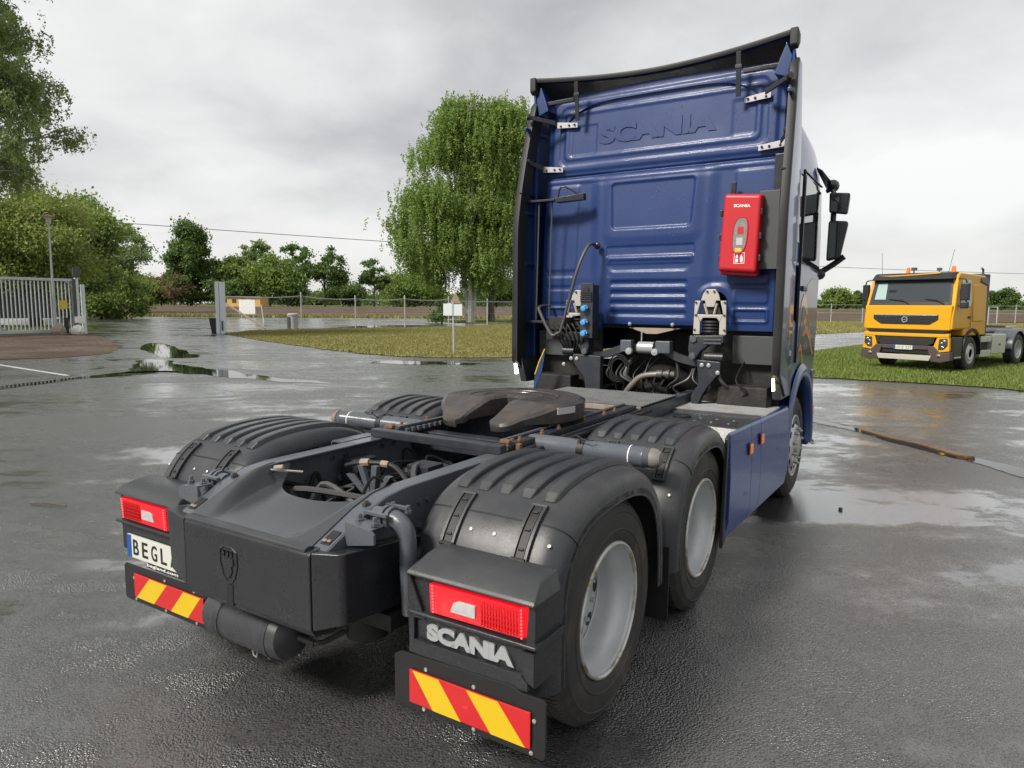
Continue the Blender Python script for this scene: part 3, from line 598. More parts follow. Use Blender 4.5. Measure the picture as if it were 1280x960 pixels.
TAGP = [(-0.645, 0.40), (-0.645, 0.55), (-0.640, 0.70), (-0.615, 0.84), (-0.555, 0.95), (-0.46, 1.04), (-0.32, 1.095), (-0.15, 1.118), (0.05, 1.12), (0.22, 1.10), (0.36, 1.05), (0.47, 0.965), (0.545, 0.85), (0.59, 0.72), (0.61, 0.58), (0.615, 0.44)]
DRVP = [(0.70, 0.42), (0.705, 0.55), (0.725, 0.70), (0.765, 0.83), (0.835, 0.95), (0.94, 1.04), (1.08, 1.095), (1.22, 1.115), (1.40, 1.115), (1.54, 1.09), (1.66, 1.03), (1.75, 0.94), (1.80, 0.84), (1.825, 0.72), (1.835, 0.58), (1.84, 0.46)]
def zi0(C_, z): return min(range(30), key=lambda i: abs(C_[i].z - z))
for s in (1, -1):
    b, C_, NN = fender(s, TAGP); tg = b.mx(s).obj('mudguard', 'plastic', T, ang=45)
    ridges(s, tg, C_, NN, zi0(C_, 1.062), 46, (0.70, 0.805, 0.91, 1.015, 1.12))
    zi = lambda z: min(range(30), key=lambda i: abs(C_[i].z - z))
    seam(s, tg, C_, NN, zi(1.0))
    for x in (0.765, 1.10): latch(s, tg, x, C_, NN, zi(0.885), zi(1.055))
    i12 = zi(0.945)
    screws(s, tg, [((x, C_[i12].y + NN[i12].y * 0.005, C_[i12].z + NN[i12].z * 0.005), NN[i12]) for x in (0.85, 0.96)] + [((1.20, C_[i12].y + NN[i12].y * -0.004, C_[i12].z + NN[i12].z * -0.004), NN[i12])])
    b, C_, NN = fender(s, DRVP); dg_ = b.mx(s).obj('mudguard', 'plastic', T, ang=45)
    ridges(s, dg_, C_, NN, zi0(C_, 1.06), 46, (0.70, 0.805, 0.91, 1.015, 1.12))
    seam(s, dg_, C_, NN, zi(1.0))
    for x in (0.80, 1.13): latch(s, dg_, x, C_, NN, zi(0.90), zi(1.05))
    screws(s, dg_, [((1.20, C_[12].y + NN[12].y * -0.004, C_[12].z + NN[12].z * -0.004), NN[12])])
    # small flap between the two axles
    b = B(); b.box(0.70, 1.262, 0.622, 0.632, 0.20, 0.60); fl = b.mx(s).obj('mud_flap', 'rubber_black', T, bevel=0.003)
    screws(s, fl, [((x, 0.6215, z), (0, -1, 0)) for x in (1.10,) for z in (0.25, 0.42)])
    # cross tube with rust-stained cap
    b = B(); b.lathe([(0.0005, 0.40), (0.05, 0.40), (0.056, 0.43), (0.056, 1.085), (0.058, 1.09), (0.058, 1.10), (0.054, 1.105), (0.050, 1.16), (0.035, 1.185), (0.0005, 1.195)], (0, 0.665, 1.045), 'x', 28); ct = b.mx(s).obj('cross_tube', 'chassis', T)
    b = B(); b.lathe([(0.0545, 1.135), (0.051, 1.162), (0.036, 1.187), (0.0005, 1.197)], (0, 0.665, 1.045), 'x', 28); b.mx(s).obj('tube_cap', 'tube_end', ct)
    b = B(); b.lathe([(0.0575, 1.02), (0.0575, 1.026)], (0, 0.665, 1.045), 'x', 28); b.mx(s).obj('cable_tie', 'white', ct)
    b = B(); b.lathe([(0.06, 0.72), (0.06, 0.76)], (0, 0.665, 1.045), 'x', 20); b.tube([(0.74, 0.62, 1.09), (0.76, 0.6, 1.115), (0.80, 0.59, 1.112), (0.83, 0.60, 1.118)], 0.004, 6); b.tube([(0.74, 0.66, 1.10), (0.70, 0.66, 1.118), (0.66, 0.68, 1.10)], 0.005, 6); b.mx(s).obj('tube_clip', 'rubber_black', ct)

# --- lamp modules, letters, plates, flaps
def lamp_module(s):
    hood = [(-0.60, 0.895), (-0.655, 0.893), (-0.72, 0.886), (-0.775, 0.866), (-0.808, 0.842), (-0.814, 0.828), (-0.80, 0.826), (-0.62, 0.826)]
    b = B()
    a = [(0.755 if i < 4 else 0.728, y, z) for i, (y, z) in enumerate(hood)]; c = [(1.262 if i < 3 else (1.282 if i < 4 else 1.290), y, z) for i, (y, z) in enumerate(hood)]
    b.hull8(a, c); h = b.mx(s).obj('lamp_hood', 'plastic', T, bevel=0.012, seg=3)
    b = B(); b.box(0.735, 1.280, -0.785, -0.60, 0.525, 0.8255); b.mx(s).obj('lamp_housing', 'plastic_dark', T, bevel=0.006)
    b = B(); b.prism([(-0.6, 0.69), (-0.808, 0.69), (-0.812, 0.678), (-0.785, 0.662), (-0.6, 0.655)], 'x', 0.738, 1.294); b.mx(s).obj('lamp_ledge', 'plastic_dark', T, bevel=0.004)
    if s > 0:
     b = B(); b.prism([(0.815, 0.665), (0.760, 0.66), (0.760, 0.575), (0.735, 0.545), (0.728, 0.83), (0.738, 0.83), (0.80, 0.69)], 'y', -0.803, -0.786); b.prism([(0.735, 0.548), (0.76, 0.576), (1.235, 0.576), (1.262, 0.548), (1.262, 0.52), (0.735, 0.52)], 'y', -0.806, -0.786); b.prism([(1.235, 0.577), (1.262, 0.549), (1.285, 0.54), (1.285, 0.66), (1.235, 0.66)], 'y', -0.803, -0.786); b.mx(s).obj('recess_frame', 'plastic_dark', T, bevel=0.004)
    b = B(); b.hull8([(0.836, -0.800, 0.698), (1.225, -0.800, 0.702), (1.258, -0.775, 0.702), (1.258, -0.70, 0.702), (0.836, -0.74, 0.698)], [(0.836, -0.806, 0.812), (1.225, -0.806, 0.815), (1.258, -0.782, 0.815), (1.258, -0.70, 0.815), (0.836, -0.74, 0.812)])
    L_ = b.mx(s).obj('tail_light', 'lamp_red', T, bevel=0.004)
    b = B(); b.prism([(0.935, 0.728), (0.95, 0.765), (0.975, 0.776), (1.045, 0.776), (1.045, 0.728)], 'y', -0.8095, -0.801); b.mx(s).obj('reversing_lens', 'clear_lens', L_, bevel=0.002)
    b = B()
    for k in range(9): z = 0.706 + k * 0.0125; b.ball((1.2335, -0.8005 - 0.0006 * k, z), 0.0038, 8); b.ball((0.853, -0.803 - 0.0006 * k, z), 0.0038, 8)
    b.mx(s).obj('led_points', 'led_red', L_)
    b = B()
    for i in range(13):
        x = 1.07 + i * 0.012; b.box(x, x + 0.003, -0.8075, -0.802, 0.71, 0.80)
    for j in range(5): b.box(1.066, 1.222, -0.8072, -0.802, 0.718 + j * 0.018, 0.720 + j * 0.018)
    b.mx(s).obj('lens_ribs', 'sign_red', L_)
    # flap with striped plate
    b = B(); b.prism([(0.668, 0.30), (1.33, 0.298), (1.338, 0.312), (1.338, 0.50), (1.325, 0.515), (1.24, 0.515), (1.2, 0.53), (0.70, 0.515), (0.668, 0.495)] if s > 0 else [(0.52, 0.27), (1.22, 0.268), (1.232, 0.28), (1.232, 0.45), (1.22, 0.462), (0.52, 0.462)], 'y', -0.812, -0.800); f_ = b.mx(s).obj('mud_flap', 'rubber_black', T, bevel=0.003)
    x0, x1, z0, z1 = 0.75, 1.284, 0.329, 0.462
    if s < 0: x0, x1, z0, z1 = 0.53, 1.125, 0.300, 0.428
    pass
    b = B(); b.box(x0, x1, -0.823, -0.814, z0, z1); pl = b.mx(s).obj('warning_plate', 'sign_red', T, bevel=0.004)
    wd_ = x1 - x0
    for (t0, t1, c0, c1) in ((0.035, 0.265, 0.215, 0.455), (0.500, 0.755, 0.70, 0.965)):
        b = B(); b.prism([(x0 + t0 * wd_, z1 - 0.002), (x0 + t1 * wd_, z1 - 0.002), (x0 + c1 * wd_, z0 + 0.002), (x0 + c0 * wd_, z0 + 0.002)], 'y', -0.8245, -0.8225); b.mx(s).obj('stripe', 'sign_yellow', pl)
    b = B(); b.box((x0 + x1) / 2 - 0.01, (x0 + x1) / 2 + 0.008, -0.8242, -0.8225, 0.389, 0.40); b.mx(s).obj('approval_mark', 'lamp_red', pl)
    dx = 0 if s > 0 else -0.2
    screws(s, pl, [((x0 + u * wd_, -0.8135, z), (0, -1, 0)) for u, z in ((0.14, z1 + 0.014), (0.55, z1 + 0.014), (1.02, z1 - 0.03), (0.12, z0 - 0.014), (0.55, z0 - 0.014), (1.0, z0 - 0.016))])
    # dark side wall of the wheel arch
    b = B(); b.box(0.70, 1.24, -0.63, -0.60, 0.52, 0.86); b.mx(s).obj('arch_liner', 'plastic_dark', T)
lamp_module(1); lamp_module(-1)
link('lettering', text_mesh('SCANIA', 'letter_grey', (0.815, -0.7865, 0.585), (1, 0, 0), (0, 0, 1), 0.385, 0.064, 0.008, 0.06, spacing=0.95), T)
b = B(); b.box(-1.205, -0.70, -0.803, -0.790, 0.500, 0.622); lp = b.obj('number_plate', 'plate_white', T, bevel=0.002)
b = B(); b.box(-1.204, -1.165, -0.8045, -0.8025, 0.501, 0.621); b.obj('country_band', 'plate_blue', lp)
for k, ch in enumerate('BEGLA'): link('lettering', text_mesh(ch, 'ink', (-1.148 + 0.083 * k, -0.8032, 0.520), (1, 0, 0), (0, 0, 1), 0.050, 0.082, 0.002, 0.012), lp)
b = B(); b.box(-1.03, -0.70, -0.804, -0.790, 0.474, 0.4985); hl = b.obj('plate_holder_strip', 'ink', lp)
link('lettering', text_mesh('begland.com', 'white', (-1.025, -0.8042, 0.477), (1, 0, 0), (0, 0, 1), 0.27, 0.020, 0.0012, 0.01), lp)

# --- fifth wheel
FY, FZ = 1.12, 1.238
def fw_z(x, y):
    d_ = (FY - 0.16) - y
    return FZ - 0.0 if d_ < 0 else FZ - 0.0 - 0.30 * d_ - 0.15 * d_ * d_
def outline():
    o = []
    for k in range(49):
        a = R(-52) + (R(232) - R(-52)) * k / 48; o.append((0.475 * math.cos(a), FY + 0.475 * math.sin(a)))
    return o
no = outline()      # right shoulder -> round the front -> left shoulder
left = [(-0.255, FY - 0.435), (-0.20, FY - 0.465), (-0.13, FY - 0.47)]; right = [(0.13, FY - 0.47), (0.20, FY - 0.465), (0.255, FY - 0.435)]
throat = [(-0.105, FY - 0.44), (-0.075, FY - 0.15), (-0.060, FY - 0.05), (-0.045, FY - 0.005), (0, FY + 0.012), (0.045, FY - 0.005), (0.060, FY - 0.05), (0.075, FY - 0.15), (0.105, FY - 0.44)]
ring = no + left + throat + right
from mathutils.geometry import tessellate_polygon
# dense fan: march between the inner line (throat) and the outer line
outer = [right[0], right[1], right[2]] + no + left
outer_s, _ = resample([(x, y, 0) for x, y in outer], 90)
outer_s = [Vector((p.x, p.y, 0)) for p in smooth_path([(x, y, 0) for x, y in outer], 3)]
inner = throat[::-1]
def lerp_line(L_, t):
    q = t * (len(L_) - 1); i = min(int(q), len(L_) - 2); return Vector((*L_[i], 0)).lerp(Vector((*L_[i + 1], 0)), q - i)
P = []
no_ = len(outer_s)
for k, p in enumerate(outer_s):
    q = lerp_line(inner, k / (no_ - 1)); row = []
    for j in range(13):
        m_ = p.lerp(q, j / 12); z = fw_z(m_.x, m_.y)
        if j == 0: z -= 0.016
        if j == 12: z -= 0.014
        rr_ = math.hypot(m_.x, m_.y - FY)
        z += 0.0025 * (math.sin(rr_ * 60) > 0.85)
        row.append((m_.x, m_.y, z))
    P.append(row)
b = B(); b.shell(P, lambda i, j: (P[i][j][0] * 0.985, FY + (P[i][j][1] - FY) * 0.985, min(P[i][j][2] - 0.03, FZ - 0.115)))
fwp = b.obj('fifth_wheel', 'grease_plate', T, ang=30)
b = B()
for rr_, w_ in ((0.30, 0.004), (0.20, 0.0035)):
    pts = [(rr_ * math.cos(a), FY + rr_ * math.sin(a) * 0.95, FZ + 0.001) for a in [R(-20) + R(220) * k / 40 for k in range(41)]]; b.tube(pts, w_, 5)
b.obj('wear_ring', 'grease_plate', fwp)
for a0 in (-16,):   # pale sticker on the right flank
    v0 = []
    for k in range(7):
        a = R(a0 - 8 + k * 3.2); v0.append([(0.479 * math.cos(a), FY + 0.479 * math.sin(a), FZ - 0.022), (0.479 * math.cos(a), FY + 0.479 * math.sin(a), FZ - 0.062)])
    b = B(); b.shell(v0, lambda i, j: (v0[i][j][0] * 0.985, FY + (v0[i][j][1] - FY) * 0.985, v0[i][j][2])); b.obj('sticker', 'bracket_plate', fwp)
for x in (-0.035, 0.03):
    pass
# mounting: pedestals, slider rails with teeth, rusty blocks and bolts, cross beams
for s in (1, -1):
    b = B(); b.prism([(FY - 0.16, FZ - 0.05), (FY + 0.16, FZ - 0.05), (FY + 0.24, 1.10), (FY - 0.24, 1.10)], 'x', 0.27, 0.40); b.mx(s).obj('pedestal', 'chassis_dark', T, bevel=0.006)
    b = B(); b.box(0.36, 0.455, 0.36, 2.15, 1.056, 1.088); sr = b.mx(s).obj('slider_rail', 'chassis_dark', T, bevel=0.004)
    b = B(); b.box(0.362, 0.385, 0.40, 2.10, 1.091, 1.104); b.mx(s).obj('rail_strip', 'chassis', sr, bevel=0.003)
    b = B()
    for k in range(30): y = 0.44 + k * 0.055; b.box(0.335, 0.359, y, y + 0.03, 1.060, 1.086)
    b.mx(s).obj('rack_teeth', 'chassis', sr, bevel=0.003)
    b = B(); b.box(0.478, 0.56, 0.30, 2.2, 0.99, 1.00); b.mx(s).obj('side_angle', 'chassis_dark', T, bevel=0.003)
    b = B(); b.tube([(0.51, 0.35, 1.035), (0.51, 2.3, 1.035)], 0.016, 8); b.mx(s).obj('brake_pipe', 'grime', T)
    for y in (0.42, 0.50, 0.75, 0.95, 1.30, 1.62, 1.80):
        b = B(); b.lathe([(0.0005, 0.024), (0.011, 0.023), (0.011, 0.010), (0.016, 0.009), (0.016, 0.0)], (0.43, y, 1.088), 'z', 6); b.mx(s).obj('rusty_bolt', 'rust', T)
        b = B(); b.lathe([(0.0005, 0.022), (0.013, 0.021), (0.013, 0.0)], (0.53, y + 0.05, 1.00), 'z', 6); b.mx(s).obj('rusty_bolt', 'rust', T)
    b = B(); b.box(0.385, 0.445, 0.36, 0.395, 1.091, 1.112); b.box(0.462, 0.49, 0.40, 0.43, 1.056, 1.09); b.mx(s).obj('end_block', 'rust', T, bevel=0.005)
    b = B(); b.box(0.40, 0.446, 0.325, 0.358, 1.056, 1.09); b.mx(s).obj('stop_block', 'rust_light', T, bevel=0.004)
    # bright bracket on the rail
    b = B(); b.prism([(0.475, 1.055), (0.56, 1.055), (0.575, 1.045), (0.575, 0.93), (0.565, 0.93), (0.565, 1.04), (0.475, 1.045)], 'y', 0.05, 0.33); b.mx(s).obj('rail_bracket', 'chassis', T, bevel=0.003)
b = B(); b.box(-0.46, 0.46, 0.255, 0.318, 1.054, 1.10); b.obj('cross_beam', 'chassis_dark', T, bevel=0.005)
for (y0, y1, z0, z1) in ((0.62, 0.72, 0.93, 1.04), (1.75, 1.85, 0.98, 1.085), (2.3, 2.42, 0.9, 1.05)):
    b = B(); b.box(-0.46, 0.46, y0, y1, z0, z1); b.obj('cross_member', 'chassis_dark', T, bevel=0.008)
# inside the frame: trough floor, housing, spokes, hoses, cables
b = B(); b.box(-0.44, 0.44, -0.70, 2.6, 0.55, 0.575); b.box(-0.455, -0.445, -0.70, 2.6, 0.575, 0.77); b.box(0.445, 0.455, -0.70, 2.6, 0.575, 0.77); b.box(-0.44, 0.44, -0.72, -0.71, 0.575, 0.88); b.obj('belly_pan_gap_walls', 'grime', T)  # pan floor, with walls added to shut the light gap under the rails
b = B(); b.lathe([(0.0005, -0.16), (0.10, -0.15), (0.15, -0.08), (0.15, 0.1), (0.05, 0.16), (0.05, 0.9)], (0.05, 0.2, 0.80), 'y', 24); b.obj('drive_shaft', 'chassis_dark', T)
b = B()
for k in range(5): a = R(20 + k * 30); b.hull8([(-0.12, -0.12, 0.80), (-0.09, -0.12, 0.80), (-0.09, -0.10, 0.80), (-0.12, -0.10, 0.80)], [(-0.12 + 0.2 * math.cos(a) - 0.015, -0.12, 0.80 + 0.2 * math.sin(a)), (-0.12 + 0.2 * math.cos(a) + 0.025, -0.12, 0.80 + 0.2 * math.sin(a)), (-0.12 + 0.2 * math.cos(a) + 0.025, -0.09, 0.80 + 0.2 * math.sin(a)), (-0.12 + 0.2 * math.cos(a) - 0.015, -0.09, 0.80 + 0.2 * math.sin(a))])
b.obj('torque_arm', 'chassis', T, bevel=0.003)
b = B(); b.box(-0.42, -0.30, -0.02, 0.14, 0.66, 0.98); b.obj('valve_block', 'chassis_dark', T, bevel=0.01)
b = B(); b.tube(smooth_path([(-0.30, -0.10, 0.97), (-0.18, -0.10, 1.0), (-0.02, -0.06, 1.0), (0.12, -0.10, 0.95), (0.28, -0.16, 0.83)]), 0.013, 8); b.obj('hose', 'rubber_black', T)
b = B(); b.tube([(-0.19, -0.10, 1.0), (-0.14, -0.09, 1.005)], 0.02, 8); b.tube([(-0.07, -0.075, 1.004), (-0.03, -0.065, 1.002)], 0.018, 8); b.obj('hose_fitting', 'rust_light', T)
rnd = random.Random(3)
for k in range(26):
    x0, x1 = rnd.uniform(-0.4, 0.4), rnd.uniform(-0.4, 0.4); y0 = rnd.uniform(-0.6, 2.0); y1 = y0 + rnd.uniform(-0.3, 0.5)
    pts = [(x0, y0, rnd.uniform(0.62, 0.9)), ((x0 + x1) / 2 + rnd.uniform(-.15, .15), (y0 + y1) / 2, rnd.uniform(0.7, 0.97)), (x1, y1, rnd.uniform(0.6, 0.92))]
    b = B(); b.tube(smooth_path(pts), rnd.choice((0.006, 0.008, 0.012)), 6); rnd.random(); b.obj('cable', 'cable_black', T)
for k in range(4):
    b = B(); r_ = 0.05 + 0.012 * k; b.tube([(-0.02 + 0.09 * k * 0.3 + r_ * math.cos(a), -0.50 + r_ * 0.5 * math.sin(a), 0.80 + 0.012 * k + 0.02 * math.sin(2 * a)) for a in [2 * math.pi * j / 16 for j in range(17)]], 0.006, 6); b.obj('cable', 'cable_black', T)
b = B(); b.tube([(0.14, -0.40, 0.80), (0.20, -0.37, 0.805)], 0.012, 8); b.obj('connector', 'white', T)
b = B(); b.tube([(-0.36, -0.52, 1.03), (-0.32, -0.50, 1.035)], 0.014, 8); b.obj('connector', 'rust_light', T)
b = B(); b.tube([(-0.40, -0.57, 1.03), (-0.25, -0.44, 1.01)], 0.006, 6); b.obj('connector_rod', 'steel', T)
for x in (-0.28, 0.28):
    b = B()
    for k in range(7): b.lathe([(0.085, 0.62 + k * 0.035), (0.10, 0.635 + k * 0.035), (0.085, 0.655 + k * 0.035)], (x, 0.45, 0), 'z', 20)
    b.obj('bellows', 'rubber_black', T)
for k in range(9):
    b = B(); b.tube(smooth_path([(0.1 + 0.03 * k, 0.5 + 0.03 * k, 0.86 + 0.01 * k), (-0.05, 0.8 + 0.02 * k, 0.9 + 0.008 * k), (0.02 - 0.03 * k, 1.3, 0.88)]), 0.007, 6); b.obj('cable', 'cable_black', T)

for k in range(22):
    x0 = rnd.uniform(-0.40, 0.40); y0 = rnd.uniform(-0.62, 0.25); pts = [(x0, y0, rnd.uniform(0.70, 0.86)), (x0 + rnd.uniform(-.25, .25), y0 + rnd.uniform(-.1, .25), rnd.uniform(0.80, 0.98)), (x0 + rnd.uniform(-.35, .35), y0 + rnd.uniform(0.1, .5), rnd.uniform(0.72, 0.92))]
    pts = [(max(-0.42, min(0.42, x)), y, z) for x, y, z in pts]
    b = B(); b.tube(smooth_path(pts), rnd.choice((0.006, 0.009, 0.012, 0.016)), 6); b.obj('cable', rnd.choice(('cable_black', 'cable_black', 'hub_dark')), T)
for (x0, x1, y0, y1, z0, z1) in ((-0.30, -0.12, -0.50, -0.36, 0.70, 0.84), (0.10, 0.26, -0.30, -0.16, 0.68, 0.86), (-0.05, 0.10, 0.10, 0.24, 0.86, 0.97), (0.22, 0.36, 0.02, 0.20, 0.78, 0.94)):
    b = B(); b.box(x0, x1, y0, y1, z0, z1); b.tube([((x0 + x1) / 2, y0, z1 - 0.03), ((x0 + x1) / 2, y0 - 0.06, z1 - 0.03)], 0.02, 8); b.obj('valve', 'chassis_dark', T, bevel=0.01)
for k in range(6):
    b = B(); b.tube([(-0.455, -0.1 + k * 0.09, 0.86), (-0.43, -0.1 + k * 0.09, 0.86)], 0.016, 6); b.obj('web_bolt', 'chassis', T)
# ------------------------------------------------------------------ catwalk, skirts
b = B(); b.box(-0.60, 0.46, 2.22, 3.08, 1.062, 1.068); tp = b.obj('tread_plate', 'alloy_dark', T)
b = B()
for i in range(34):
    for j in range(28):
        x = -0.585 + i * 0.031; y = 2.235 + j * 0.030; sg = 1 if (i + j) % 2 else -1
        b.hull8([(x - 0.012, y - 0.007 * sg - 0.0035, 1.068), (x + 0.012, y + 0.007 * sg - 0.0035, 1.068), (x + 0.012, y + 0.007 * sg + 0.0035, 1.068), (x - 0.012, y - 0.007 * sg + 0.0035, 1.068)],
                [(x - 0.009, y - 0.0055 * sg - 0.0018, 1.073), (x + 0.009, y + 0.0055 * sg - 0.0018, 1.073), (x + 0.009, y + 0.0055 * sg + 0.0018, 1.073), (x - 0.009, y - 0.0055 * sg + 0.0018, 1.073)])
kind(b.obj('tread_bars', 'alloy_tread', tp, smooth=False), 'stuff')
b = B(); b.box(-0.62, 0.47, 2.17, 2.215, 1.03, 1.066); b.obj('tread_edge', 'rust_light', T, bevel=0.003)
b = B(); b.box(0.42, 1.235, 2.93, 3.52, 0.955, 0.965); rp = b.obj('step_plate', 'alloy_dark', T)
for k in range(13):
    b = B(); y = 2.94 + k * 0.0445; b.box(0.425, 1.23, y, y + 0.026, 0.9655, 0.979); b.obj('rib', 'alloy_tread', rp, bevel=0.003)
b = B(); b.box(0.475, 0.56, 2.30, 3.5, 0.90, 0.95); b.box(0.42, 1.235, 2.86, 2.93, 0.90, 0.96); b.obj('catwalk_beam', 'chassis_dark', T, bevel=0.005)
b = B()      # black dimpled tank cover behind the step
b.hull8([(0.50, 2.30, 0.80), (1.245, 2.30, 0.80), (1.245, 2.88, 0.80), (0.50, 2.88, 0.80)], [(0.56, 2.40, 0.955), (1.20, 2.33, 0.955), (1.235, 2.86, 0.958), (0.55, 2.86, 0.958)]); b.box(0.5, 1.24, 1.95, 2.88, 0.62, 0.80)
tk = b.obj('tank_cover', 'plastic', T, bevel=0.012, seg=3)
for x in (0.80, 0.93, 1.06):
    for y in (2.50, 2.66): b = B(); b.ball((x, y, 0.955), 0.03, 12, (1, 1, 0.45)); b.obj('dimple', 'plastic', tk)
b = B(); b.lathe([(0.07, 0.955), (0.07, 0.975), (0.052, 0.98), (0.05, 0.965), (0.0005, 0.964)], (0.66, 2.60, 0), 'z', 20); b.obj('filler_cap', 'plastic_dark', tk)
for s in (1, -1):
    yr = [1.70, 2.275, 2.575, 3.665]
    for k in range(3):
        y0, y1 = yr[k] + (0.003 if k else 0), yr[k + 1] - 0.003
        tz = lambda y: 1.035 - (y - 1.7) / 1.965 * 0.075
        def prof(y, lo):
            return [(1.262, y, tz(y) - 0.002), (1.275, y, tz(y) - 0.02), (1.287, y, tz(y) - 0.30), (1.285, y, lo + 0.12), (1.265, y, lo), (1.245, y, lo + 0.01), (1.262, y, lo + 0.13), (1.266, y, tz(y) - 0.3), (1.252, y, tz(y) - 0.02)]
        lo = lambda y: 0.335 - (y - 1.7) * 0.03
        b = B(); b.hull8(prof(y0, lo(y0)), prof(y1, lo(y1))); sp = b.mx(s).obj('side_skirt', 'blue_skirt', T, bevel=0.003)
    b = B(); b.prism([(1.70, 0.335), (1.70, 1.02), (1.655, 1.00), (1.64, 0.6), (1.62, 0.29)], 'x', 1.25, 1.272); b.mx(s).obj('skirt_edge', 'plastic_dark', T, bevel=0.003)
    b = B(); b.box(1.20, 1.262, 1.9, 3.66, 0.955, 1.0 - 0.03); b.mx(s).obj('skirt_rail', 'blue_inner', T, bevel=0.003)
    for (y, z) in ((2.20, 0.845), (2.54, 0.862)):
        b = B(); b.box(1.286, 1.294, y - 0.045, y + 0.045, z - 0.042, z + 0.042); mk = b.mx(s).obj('side_marker', 'plastic_dark', T, bevel=0.004)
        b = B(); b.box(1.2945, 1.304, y - 0.035, y + 0.035, z - 0.034, z + 0.034); b.mx(s).obj('marker_lens', 'amber', mk, bevel=0.004)
    b = B(); b.box(0.48, 1.2, 1.95, 3.6, 0.40, 0.62); b.mx(s).obj('fuel_tank', 'grime', T, bevel=0.05, seg=3)

# ------------------------------------------------------------------ cab
def ycb(z): return 3.50 + 0.07 * max(0.0, z - 2.1)
X = np.linspace(-1.145, 1.145, 290); Z = np.linspace(1.60, 3.92, 300)
XX, ZZ = np.meshgrid(X, Z)
def sd(cx, cz, hx, hz, r, tx=0.0):
    ax_ = np.abs(XX - cx) - (hx + tx * (ZZ - cz)) + r; az = np.abs(ZZ - cz) - hz + r
    return np.minimum(np.maximum(ax_, az), 0) + np.hypot(np.maximum(ax_, 0), np.maximum(az, 0)) - r
def step(dv, w): t_ = np.clip(0.5 - dv / (1.5 * w), 0, 1); return t_ * t_ * (3 - 2 * t_)
Hh = np.zeros_like(XX)
Hh += 0.022 * step(sd(0.0, 3.50, 1.08, 0.345, 0.10), 0.03)                      # upper panel
Hh -= 0.012 * (step(sd(0.0, 3.50, 1.00, 0.285, 0.08), 0.02) - step(sd(0.0, 3.50, 0.945, 0.235, 0.06), 0.02))   # groove round it
Hh -= 0.010 * step(sd(0.0, 3.50, 0.90, 0.20, 0.05), 0.02)
Hh += 0.010 * step(sd(0.0, 3.27, 0.62, 0.06, 0.05), 0.16)                        # swelling under the lettering
Hh -= 0.008 * step(sd(-0.73, 3.45, 0.13, 0.14, 0.02), 0.015)
Hh -= 0.008 * step(sd(0.80, 3.47, 0.10, 0.15, 0.02), 0.03)
Hh -= 0.030 * step(np.abs(ZZ - 3.105) - 0.010, 0.012)                            # seam
Hh += 0.010 * step(np.abs(ZZ - 3.06) - 0.02, 0.02)
Hh += 0.030 * step(sd(0.0, 2.35, 0.56, 0.70, 0.06, 0.04), 0.09)                  # broad middle field
Hh += 0.020 * step(sd(0.0, 2.77, 0.455, 0.33, 0.10), 0.08)
Hh -= 0.024 * step(sd(0.0, 2.78, 0.395, 0.215, 0.04, 0.06), 0.02)                # blank window
Hh -= 0.012 * step(sd(0.0, 2.35, 0.43, 0.05, 0.015), 0.015)
Hh += 0.012 * step(sd(0.0, 2.27, 0.42 , 0.04, 0.015), 0.02)
Hh -= 0.016 * step(sd(0.0, 2.215, 0.40, 0.05, 0.04, 0.4), 0.02)
for k in range(4): Hh -= 0.020 * step(sd(0.0, 2.05 - 0.095 * k, 0.375, 0.022, 0.02), 0.022)
for sx in (-1, 1):
    Hh += 0.016 * step(sd(sx * 0.93, 2.60, 0.17, 0.42, 0.03), 0.03)
    Hh += 0.012 * step(sd(sx * 0.94, 1.925, 0.145, 0.062, 0.02), 0.018)
    Hh += 0.012 * step(sd(sx * 0.94, 2.075, 0.145, 0.045, 0.02), 0.018)
    Hh += 0.014 * step(sd(sx * 0.94, 1.755, 0.155, 0.065, 0.02), 0.018)
    Hh -= 0.022 * step(sd(sx * 0.94, 1.755, 0.132, 0.042, 0.01), 0.012)
    Hh += 0.026 * step(sd(sx * 0.64, 1.80, 0.165, 0.23, 0.14), 0.04)
    Hh -= 0.12 * step(np.abs(np.abs(XX) - 1.17) - 0.02, 0.02) * 0.2
YY = 3.50 + 0.07 * np.maximum(0, ZZ - 2.1) - Hh * 0.62
keep = np.ones_like(XX, bool)
for sx in (-1, 1): keep &= ~((np.abs(XX - sx * 0.64) < 0.105) & (ZZ < 1.86)) & ~(np.hypot(XX - sx * 0.64, (ZZ - 1.86)) < 0.105)
keep &= ~((np.abs(XX) < 0.46) & (ZZ < 1.66)) & ~((np.abs(XX) > 0.74) & (ZZ < 1.62))
keep &= ~((ZZ > 3.84 + 0 * XX) & (np.abs(XX) > 1.07))
idx = np.arange(XX.size).reshape(XX.shape)
kc = keep[:-1, :-1] & keep[1:, :-1] & keep[:-1, 1:] & keep[1:, 1:]
fq = np.stack([idx[:-1, :-1][kc], idx[:-1, 1:][kc], idx[1:, 1:][kc], idx[1:, :-1][kc]], 1)
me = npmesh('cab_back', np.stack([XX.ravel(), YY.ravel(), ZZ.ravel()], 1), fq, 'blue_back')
bm = bmesh.new(); bm.from_mesh(me); bmesh.ops.delete(bm, geom=[v for v in bm.verts if not v.link_faces], context='VERTS'); bm.to_mesh(me); bm.free()
me.polygons.foreach_set('use_smooth', [True] * len(me.polygons))
cb = link('cab_back', me, T)
link('lettering', text_mesh('SCANIA', 'blue_back', (-0.565, ycb(3.47) - 0.006, 3.385), (1, 0, 0), (0, 0.0698, 1), 1.13, 0.180, 0.016, 0.05, 0.012), cb)
